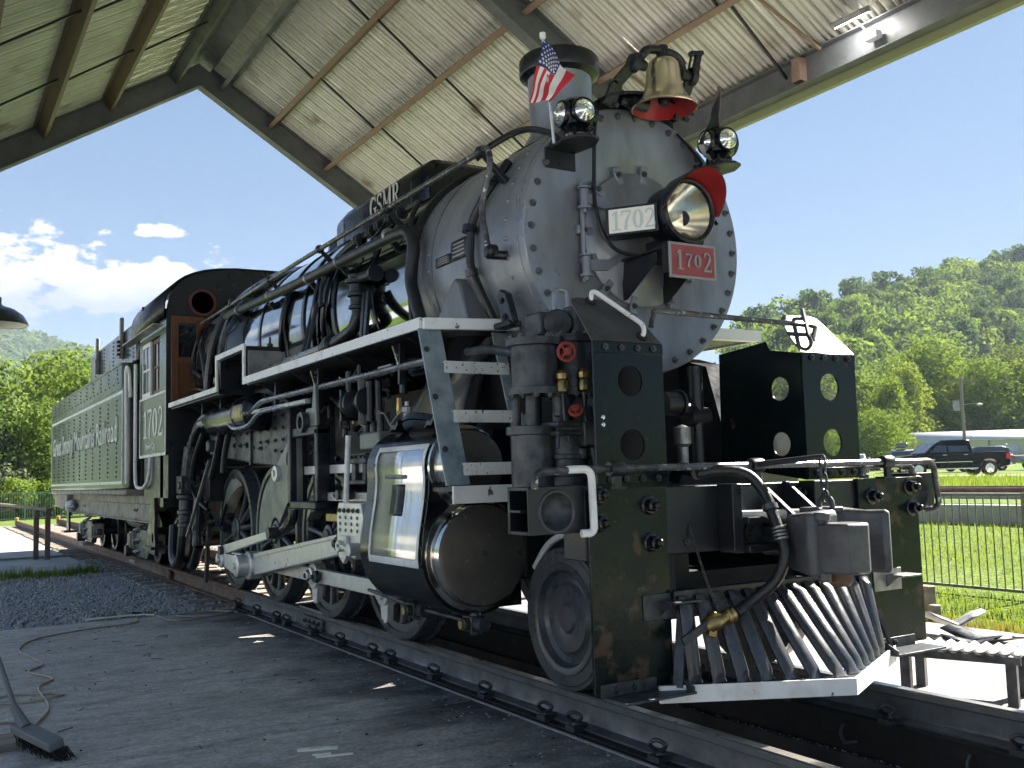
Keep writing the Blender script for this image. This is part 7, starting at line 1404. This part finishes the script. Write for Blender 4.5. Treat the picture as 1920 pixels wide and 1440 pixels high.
    for x in wx:
        for s in (1, -1):
            t_ = MB().lathe((x, s * (W2 - .22), wr_), (0, s, 0), [(wr_ * .62, .0), (wr_ * .96, .0), (wr_, .03), (wr_, .2), (wr_ * .95, .235), (wr_ * .64, .24), (wr_ * .6, .21)], 28, cap=False); w = P_(t_, 'wheel', 'tyre')
            r_ = MB().lathe((x, s * (W2 - .22), wr_), (0, s, 0), [(wr_ * .63, .20), (wr_ * .58, .17), (wr_ * .2, .20), (0, .21)], 5 * 4)
            for j in range(5): a = j * 2 * math.pi / 5 + .3; r_.bar((x, s * (W2 + .0), wr_), (x + wr_ * .6 * math.cos(a), s * (W2 - .01), wr_ + wr_ * .6 * math.sin(a)), .11, .03, (0, s, 0))
            P_(r_, 'rim', 'chrome', 0, w)
    return T_
hd1 = math.atan2(-.86, -.51)
vehicle('pickup_truck', 'black crew cab pickup truck with chrome trim parked beyond the siding', 'pickup', (-28.05, 42.3, .50), hd1, 'pickup', 'car_black')
sv = vehicle('parked_car', 'silver car with a roof box seen from behind left of the black pickup', 'car', (-44.3, 60.0, .62), math.atan2(.80, -.60), 'suv', 'car_silver')
Ms = Matrix.Translation((-44.3, 60.0, .62)) @ Matrix.Rotation(math.atan2(.80, -.60), 4, 'Z')
k = MB().box(-1.5, .5, -.45, .45, 1.76, 2.15); k.xf(Ms); k.build('roof_box', 'car_grey', sv, bevel=.12)
for y in (-.55, .55): k = MB().box(-1.3, -.2, y - .02, y + .02, 1.66, 1.76); k.xf(Ms); k.build('roof_rack', 'car_grey', sv)
vehicle('parked_car', 'pale hatchback half hidden left of the silver car with a roof box', 'car', (-46.8, 57.6, .60), math.atan2(.80, -.60), 'hatch', 'car_white')
vehicle('parked_car', 'dark car parked behind the bed of the black pickup', 'car', (-36.6, 57.5, .58), hd1 + .1, 'suv', 'car_grey')
vehicle('parked_car', 'grey car at the right edge behind the tailgate of the pickup', 'car', (-33.0, 60.6, .62), hd1 + .2, 'suv', 'car_silver')
# ---- buildings
def shedb(name, label, p0, p1, depth, zb, ze, zr, wall, roof, doors=0):
    T_ = thing(name, (p0[0], p0[1], zb), label, 'building'); p0 = V((*p0, 0)); p1 = V((*p1, 0)); d = (p1 - p0); L_ = d.length; d.normalize(); n_ = V((-d.y, d.x, 0))
    if n_.dot(p0 - V((CAM.x, CAM.y, 0))) < 0: n_ = -n_
    def pt(a, b, z): return p0 + d * a + n_ * b + V((0, 0, z))
    w = MB(); w.add([pt(0, 0, zb), pt(L_, 0, zb), pt(L_, 0, ze), pt(0, 0, ze), pt(0, depth, zb), pt(L_, depth, zb), pt(L_, depth, ze), pt(0, depth, ze), pt(0, depth / 2, zr), pt(L_, depth / 2, zr)], [(0, 1, 2, 3), (5, 4, 7, 6), (4, 0, 3, 8, 7), (1, 5, 6, 9, 2)]); w.build('wall', wall, T_)
    r_ = MB(); r_.add([pt(-.4, -.4, ze - .05), pt(L_ + .4, -.4, ze - .05), pt(L_ + .4, depth / 2, zr + .05), pt(-.4, depth / 2, zr + .05), pt(-.4, depth + .4, ze - .05), pt(L_ + .4, depth + .4, ze - .05)], [(0, 1, 2, 3), (3, 2, 5, 4)]); o = r_.build('roof', roof, T_); o.modifiers.new('t', 'SOLIDIFY').thickness = .12
    for i in range(doors):
        a = L_ * (i + .5) / doors; m_ = MB(); m_.add([pt(a - 1.3, -.04, zb), pt(a + 1.3, -.04, zb), pt(a + 1.3, -.04, zb + 1.9), pt(a - 1.3, -.04, zb + 1.9)], [(0, 1, 2, 3)]); f = m_.build('door', 'shed_white' if i % 2 else 'car_silver', T_); f.modifiers.new('t', 'SOLIDIFY').thickness = .06
    for i in range(int(L_ / 5)): q = pt(i * 5 + 1, -.08, 0); MB().box(q.x - .08, q.x + .08, q.y - .08, q.y + .08, zb, ze).build('downpipe', 'tread_grey', T_)
    return T_
shedb('long_white_shed', 'long low white metal roofed shed behind the parked cars', (-67.9, 88.7), (-50, 118), 12, 1.2, 3.7, 4.75, 'shed_cream', 'shed_white', 4)
hs_ = shedb('white_cottage', 'white gabled cottage glimpsed through the far pilot shield hole', (-62.5, 62.0), (-59.5, 66.5), 6, .4, 3.0, 5.0, 'shed_white', 'tread_grey', 1)
st2 = shedb('station_building', 'long low pale station building reflected in the boiler', (-45, -41), (40, -41), 9, -.26, 2.6, 4.2, 'shed_cream', 'tread_grey', 0)
up_ = thing('utility_pole', (-51, 77.4, 1.2), 'wooden utility pole with a transformer beside the long white shed', 'pole')
MB().tube([(-51.1, 77.6, .8), (-50.8, 77.2, 9.0)], [.17, .11], 10).build('shaft', 'pole_wood', up_); MB().bar((-51.9, 76.3, 8.6), (-49.8, 78.2, 8.6), .1, .12).build('crossarm', 'pole_wood', up_); MB().cyl((-51.3, 77.0, 5.9), (-51.3, 77.0, 6.8), .28, 14).build('transformer', 'tread_grey', up_); MB().bar((-50.9, 77.4, 6.4), (-49.9, 78.2, 6.5), .06, .06).build('lamp_arm', 'tread_grey', up_); MB().lathe((-49.8, 78.3, 6.3), (0, 0, 1), [(.0, .2), (.25, .12), (.22, 0), (0, 0)], 12).build('lamp_head', 'shed_white', up_)
MB().tube([(-51.9, 76.3, 8.65), (-64, 60, 7.6), (-80, 45, 8.6)], .02, 5).build('wire', 'tyre', up_); MB().tube([(-49.8, 78.2, 8.65), (-40, 95, 7.7), (-30, 112, 8.6)], .02, 5).build('wire', 'tyre', up_)
# ================================================================== trees
def crown(h, w, base, lobes, nleaf, leaf, seed, flat=1.0):
    rs = np.random.RandomState(seed); C = []; 
    for i in range(lobes):
        t = (i + .5) / lobes; z = base + (h - base) * (.12 + .80 * t); prof = math.sin(math.pi * min(1, .22 + .72 * (z - base) / (h - base))) ** .8
        a = rs.uniform(0, 6.28); r = w * .5 * prof * rs.uniform(.25, .85); C.append((r * math.cos(a), r * math.sin(a), z, w * rs.uniform(.16, .27) * (.75 + .4 * prof)))
    C.append((0, 0, base + (h - base) * .5, w * .33)); C = np.array(C)
    wts = C[:, 3] ** 2; idx = rs.choice(len(C), nleaf, p=wts / wts.sum()); c = C[idx]
    d = rs.normal(size=(nleaf, 3)); d[:, 2] += .25; d /= np.linalg.norm(d, axis=1)[:, None]
    rad = c[:, 3] * rs.uniform(.62, 1.08, nleaf); pos = c[:, :3] + d * rad[:, None] * np.array([1, 1, .82 * flat])
    nrm_ = d + rs.normal(size=(nleaf, 3)) * .45; nrm_ /= np.linalg.norm(nrm_, axis=1)[:, None]
    t1 = np.cross(nrm_, rs.normal(size=(nleaf, 3))); t1 /= np.linalg.norm(t1, axis=1)[:, None]; t2 = np.cross(nrm_, t1)
    s = (leaf * rs.uniform(.6, 1.25, nleaf))[:, None]; a, b = t1 * s * .5, t2 * s * .32
    P = np.stack([pos - a, pos + b * .9 - a * .1, pos + a, pos - b * .9 + a * .1], 1).reshape(-1, 3)
    return P, C
def crown_mesh(name, m_, *a, **k):
    P, C = crown(*a, **k); n = len(P) // 4; me = bpy.data.meshes.new(name); me.vertices.add(len(P)); me.vertices.foreach_set('co', P.astype(np.float32).ravel())
    me.loops.add(4 * n); me.loops.foreach_set('vertex_index', np.arange(4 * n, dtype=np.int32)); me.polygons.add(n); me.polygons.foreach_set('loop_start', np.arange(0, 4 * n, 4, dtype=np.int32))
    me.update(calc_edges=True); me.validate(); me.materials.append(MATS[m_]); return me, C
def trunk_mesh(h, r, C, seed):
    rs = random.Random(seed); t = MB(); t.tube([(0, 0, -.5), (.1, 0, h * .25), (-.05, .1, h * .5), (0, 0, h * .75)], [r, r * .8, r * .6, r * .3], 8)
    for c in list(C)[:-1][::2]: t.tube([(0, 0, max(.2 * h, c[2] - .35 * h * rs.random() - .5)), (c[0] * .5, c[1] * .5, c[2] - .08 * h), (c[0], c[1], c[2])], [r * .4, r * .28, r * .1], 6)
    return t.mesh('trunk', 'bark')
def tree(name, label, loc, cm, tm, sc=1.0, rot=0.0, group=None, cat='tree'):
    M_ = Matrix.Translation(loc) @ Matrix.Rotation(rot, 4, 'Z') @ Matrix.Scale(sc, 4)
    T_ = bpy.data.objects.new(name, None); S.collection.objects.link(T_); T_.matrix_basis = M_; WM[T_.name] = M_; tag(T_, label, cat, group)
    for nm, me in (('crown', cm), ('trunk', tm)):
        o = bpy.data.objects.new(nm, me); S.collection.objects.link(o); o.parent = T_
    return T_
# left trees
LT = [crown_mesh('crown', m_, h, w, b_, lb_, nl, lf, seed=s_) for m_, h, w, b_, lb_, nl, lf, s_ in (('leaf_bright', 10, 7.5, 1.2, 30, 9000, .34, 1), ('leaf_dark', 8, 6, .6, 26, 8000, .30, 2), ('leaf_mid', 9, 6.5, .8, 28, 9000, .30, 3), ('leaf_grey', 6, 5, .4, 20, 6000, .30, 4))]
LTr = [trunk_mesh(h, .22, c[1], i) for i, (h, c) in enumerate(zip((10, 8, 9, 6), LT))]
for i, (k_, x, y, sc_, lab) in enumerate(((2, -62, -1.5, 1.12, 'tall yellow green tree at the far left above the railing'), (0, -66, 4.0, 1.05, 'yellow green tree rising behind the middle of the left trees'), (2, -55, 3.6, .92, 'mid green tree beside the tender rear'), (1, -54, -1.5, .80, 'dark tree low at the left edge behind the railing bushes'), (2, -52, 1.4, .66, 'rounded mid green tree in front of the left tree line'), (3, -51.5, -.6, .72, 'grey green tree low at the far left'), (2, -58, 7.5, 1.0, 'mid green tree hidden mostly behind the tender'), (1, -53, 2.9, .55, 'small dark tree between the bushes and the tender'))):
    tree('leafy_tree', lab, (x, y, -.3), LT[k_][0], LTr[k_], sc_, i * 1.3, 'trees behind the tender')
BS = crown_mesh('crown', 'leaf_bright', 2.0, 2.6, .0, 14, 3500, .20, seed=9); BSt = trunk_mesh(1.5, .05, BS[1], 9)
for i, (x, y, lab) in enumerate(((-49.5, -1.9, 'bright green bush at the left end behind the railing'), (-49.4, .1, 'bright green bush in the middle behind the green railing'), (-49.6, 1.9, 'bright green bush nearest the tender behind the railing'), (-49.5, 3.9, 'bright green bush behind the rear of the tender'))):
    tree('bush', lab, (x, y, -.3), BS[0], BSt, .92 + .05 * (i % 2), i * 2.1, 'bushes behind the green railing', 'bush')
# right hand trees below the hill
RT = [crown_mesh('crown', m_, h, w, b_, lb_, nl, lf, seed=s_) for m_, h, w, b_, lb_, nl, lf, s_ in (('leaf_mid', 14, 11, 1.0, 38, 14000, .42, 21), ('leaf_bright', 12, 7, .6, 34, 11000, .38, 22), ('leaf_grey', 13, 9, 1.5, 34, 11000, .40, 23), ('leaf_mid', 10, 9, .3, 30, 11000, .38, 24))]
RTr = [trunk_mesh(h, .3, c[1], 20 + i) for i, (h, c) in enumerate(zip((14, 12, 13, 10), RT))]
for i, (k_, x, y, sc_, lab) in enumerate(((0, -77.6, 110, 1.08, 'big round topped tree above the left end of the long white shed'), (1, -73, 98.1, .98, 'upright vine covered tree right of the far pilot shield'), (1, -66, 86.0, .80, 'narrow bright tree just right of the far pilot shield'), (3, -79, 98.3, 1.15, 'broad tree behind the far pilot shield'), (1, -74, 107, .92, 'bright tree left of the utility pole behind the shed'), (0, -71, 112, .85, 'tree right of the utility pole above the shed roof'), (1, -68.5, 116, .95, 'knobbly vine covered tree right of the pole'), (2, -75, 124, 1.05, 'pale tree at the right edge above the black pickup'), (3, -66, 118, .75, 'low bright tree behind the shed above the pickup cab'), (3, -52, 66.4, .55, 'leafy shrub right beside the far pilot shield above the cars'), (3, -78, 71, 1.05, 'sunlit tree seen between the two pilot shields'), (0, -88, 78, .95, 'tree seen below the smokebox between the shields'), (2, -80, 88, 1.0, 'grey green tree behind the far pilot shield'), (1, -62, 122, .95, 'bright tree past the right edge of the photo'), (3, -70, 80, .6, 'low tree seen through the upper far shield hole'), (0, -92, 122, 1.05, 'dark round tree behind the big tree left of the pole'), (3, -90, 134, 1.3, 'broad tree standing behind the utility pole top'), (0, -84, 142, 1.1, 'round tree behind the pale tree at the right'), (3, -96, 112, 1.25, 'broad tree high behind the far pilot shield'), (2, -78, 150, 1.15, 'pale tree behind the trees at the right edge'), (0, -98, 100, 1.1, 'round tree behind the top of the far shield'))):
    tree('broadleaf_tree', lab, (x, y, gh(x, y) - .2), RT[k_][0], RTr[k_], sc_, i * .9, 'trees below the right hillside')
HB = crown_mesh('crown', 'leaf_grey', 1.6, 2.2, 0, 10, 1800, .22, seed=31); HBt = trunk_mesh(1.2, .05, HB[1], 31)
for i, (x, y, sc_, lab) in enumerate(((-50, 70.5, 1.0, 'bush between the silver car and the shed'), (-47.5, 74.0, 1.1, 'yellowish bush behind the hood of the black pickup'), (-53, 67.5, 1.1, 'bush beside the pale hatchback'))):
    tree('bush', lab, (x, y, gh(x, y) - .1), HB[0], HBt, sc_, i * 1.7, 'bushes by the parked cars', 'bush')
# ---- right hill
ridge = [(-170, 60, 14), (-190, 120, 22), (-203, 189, 26), (-209, 218, 33), (-219, 257, 43), (-230, 295, 53), (-234, 326, 60), (-238, 358, 68), (-242, 407, 78), (-240, 470, 92), (-225, 560, 105)]
def hill_pt(i_, t):                                # i_ real index along the ridge, t 0 foot .. 1 ridge .. 1.5 far side
    a = min(len(ridge) - 2, int(i_)); q = i_ - a; R_ = V(ridge[a]).lerp(V(ridge[a + 1]), q); foot = V((R_.x * .47, R_.y * .47 + 2, 1.0)); p_ = foot.lerp(R_, t) if t <= 1 else R_ + (R_ - foot) * (t - 1)
    tt = min(1, t); p_.z = 1.0 + (R_.z - 1.0) * (tt ** 1.25) if t <= 1 else R_.z * (1 - (t - 1) * 1.2); return p_
gmat('hill_soil', lambda t, n, l, p: (p.inputs['Base Color'].__setattr__('default_value', (.035, .055, .018, 1)), p.inputs['Roughness'].__setattr__('default_value', 1.0)))
P = [[hill_pt(i / 3, t) for t in (0, .15, .3, .45, .6, .75, .9, 1, 1.2, 1.5)] for i in range(3 * (len(ridge) - 1) + 1)]
tag(MB().grid(P).build('hill', 'hill_soil', None, 40, recalc=False), None, kind='structure')
HT = [crown_mesh('hillside_tree', m_, h, w, b_, lb_, nl, lf, seed=s_)[0] for m_, h, w, b_, lb_, nl, lf, s_ in (('leaf_mid', 13, 12, .0, 20, 2200, 1.15, 41), ('leaf_dark', 14, 11, .0, 20, 2200, 1.15, 42), ('leaf_bright', 12, 11, .0, 18, 2000, 1.15, 43), ('leaf_mid', 12, 10, 0, 18, 2000, 1.1, 44), ('leaf_dark', 16, 7, 0, 18, 1500, 1.0, 45))]
rs = random.Random(5); cnt = 0
for r_ in reversed(range(12)):                               # rows up the slope, only where it shows past the engine
    t = .34 + r_ * .06
    for c_ in range(60):
        i_ = 2.2 + (c_ + .5 * (r_ % 2)) * .215 * (1.2 - .3 * t) + rs.uniform(-.05, .05); tt = min(1.0, t + rs.uniform(-.025, .025))
        if i_ > 9.6 or cnt >= 298: continue
        p_ = hill_pt(i_, tt); dv = p_ - CAM; az = math.degrees(math.atan2(dv.y, -dv.x))
        if az < 44.5 or az > 60.5: continue
        o = bpy.data.objects.new('hillside_tree', HT[rs.choice((0, 0, 1, 2, 3, 3, 4))]); S.collection.objects.link(o); s_ = rs.uniform(.95, 1.4); o.matrix_basis = Matrix.Translation(p_ - V((0, 0, 1.6))) @ Matrix.Rotation(rs.uniform(0, 6.28), 4, 'Z') @ Matrix.Diagonal((s_, s_, s_ * rs.uniform(.85, 1.15), 1)); tag(o, 'deciduous tree among the forest covering the right hillside', 'tree', 'trees covering the right hillside'); cnt += 1
print('hill trees', cnt)
# ---- left mountain far away, a wood that reads as one mass
rs = np.random.RandomState(3); P = []; Lr = [(-1250, -500, 120), (-1180, -150, 150), (-1109, 63, 166), (-1094, 91, 155), (-1078, 119, 143), (-1062, 147, 134), (-1046, 175, 124), (-1000, 260, 100), (-950, 420, 60), (-900, 600, 20)]
mt = MB(); Z = []
for i in range(121):
    a = i / 120 * (len(Lr) - 1); b_ = min(len(Lr) - 2, int(a)); R_ = V(Lr[b_]).lerp(V(Lr[b_ + 1]), a - b_); F_ = V((R_.x * .6, R_.y * .6 + 8, 0)); Z.append([(F_.lerp(R_, t).x, F_.lerp(R_, t).y, -2 + R_.z * t ** 1.1) for t in np.linspace(0, 1, 14)] + [(R_.x * 1.04, R_.y * 1.04, 0)])
tag(mt.grid(Z).build('mountain', 'hill_soil', None, 60, recalc=False), None, kind='structure')
vs = []; n = 15000
for i in range(n):
    a = rs.uniform(1.5, 7.5); t = rs.uniform(.15, 1.0) ** .7; b_ = min(len(Lr) - 2, int(a)); R_ = V(Lr[b_]).lerp(V(Lr[b_ + 1]), a - b_); F_ = V((R_.x * .6, R_.y * .6 + 8, 0)); p_ = F_.lerp(R_, t); p_.z = -2 + R_.z * t ** 1.1
    s_ = rs.uniform(3, 6.5); d = rs.normal(size=3); d[2] = abs(d[2]) + .3; d /= np.linalg.norm(d); t1 = np.cross(d, rs.normal(size=3)); t1 /= np.linalg.norm(t1); t2 = np.cross(d, t1); c0 = np.array(p_) + np.array([0, 0, rs.uniform(0, 7)])
    vs += [c0 - t1 * s_, c0 + t2 * s_ * .7, c0 + t1 * s_, c0 - t2 * s_ * .7]
m_ = MB(); m_.v = [tuple(v) for v in vs]; m_.f = [(4 * i, 4 * i + 1, 4 * i + 2, 4 * i + 3) for i in range(n)]
tag(m_.build('mountain_forest', 'leaf_dark', None, 0, recalc=False), 'distant blue green forest covering the mountain at the left', None, kind='stuff')
# trees on the near side of the shed, seen only as reflections in the bright metal
for i in range(9): tree('park_tree', 'tree on the near side of the yard reflected in the boiler jacket', (-52 + i * 10.5, -58 - 3 * (i % 2), -.3), RT[i % 4][0], RTr[i % 4], .85 + .1 * (i % 3), i, 'trees reflected in the boiler')
# ================================================================== haze over the valley
hz = bpy.data.materials.new('haze_air'); hz.use_nodes = True; t_ = hz.node_tree; t_.nodes.clear(); ho_ = t_.nodes.new('ShaderNodeOutputMaterial'); pv_ = t_.nodes.new('ShaderNodeVolumePrincipled')
pv_.inputs['Color'].default_value = (.70, .82, 1.0, 1); pv_.inputs['Density'].default_value = 0.0002; pv_.inputs['Anisotropy'].default_value = 0.0; t_.links.new(pv_.outputs[0], ho_.inputs['Volume']); MATS['haze_air'] = hz
tag(MB().box(-1330, 100, -620, 800, -6, 182).build('haze', 'haze_air', None, 0), None, kind='stuff')
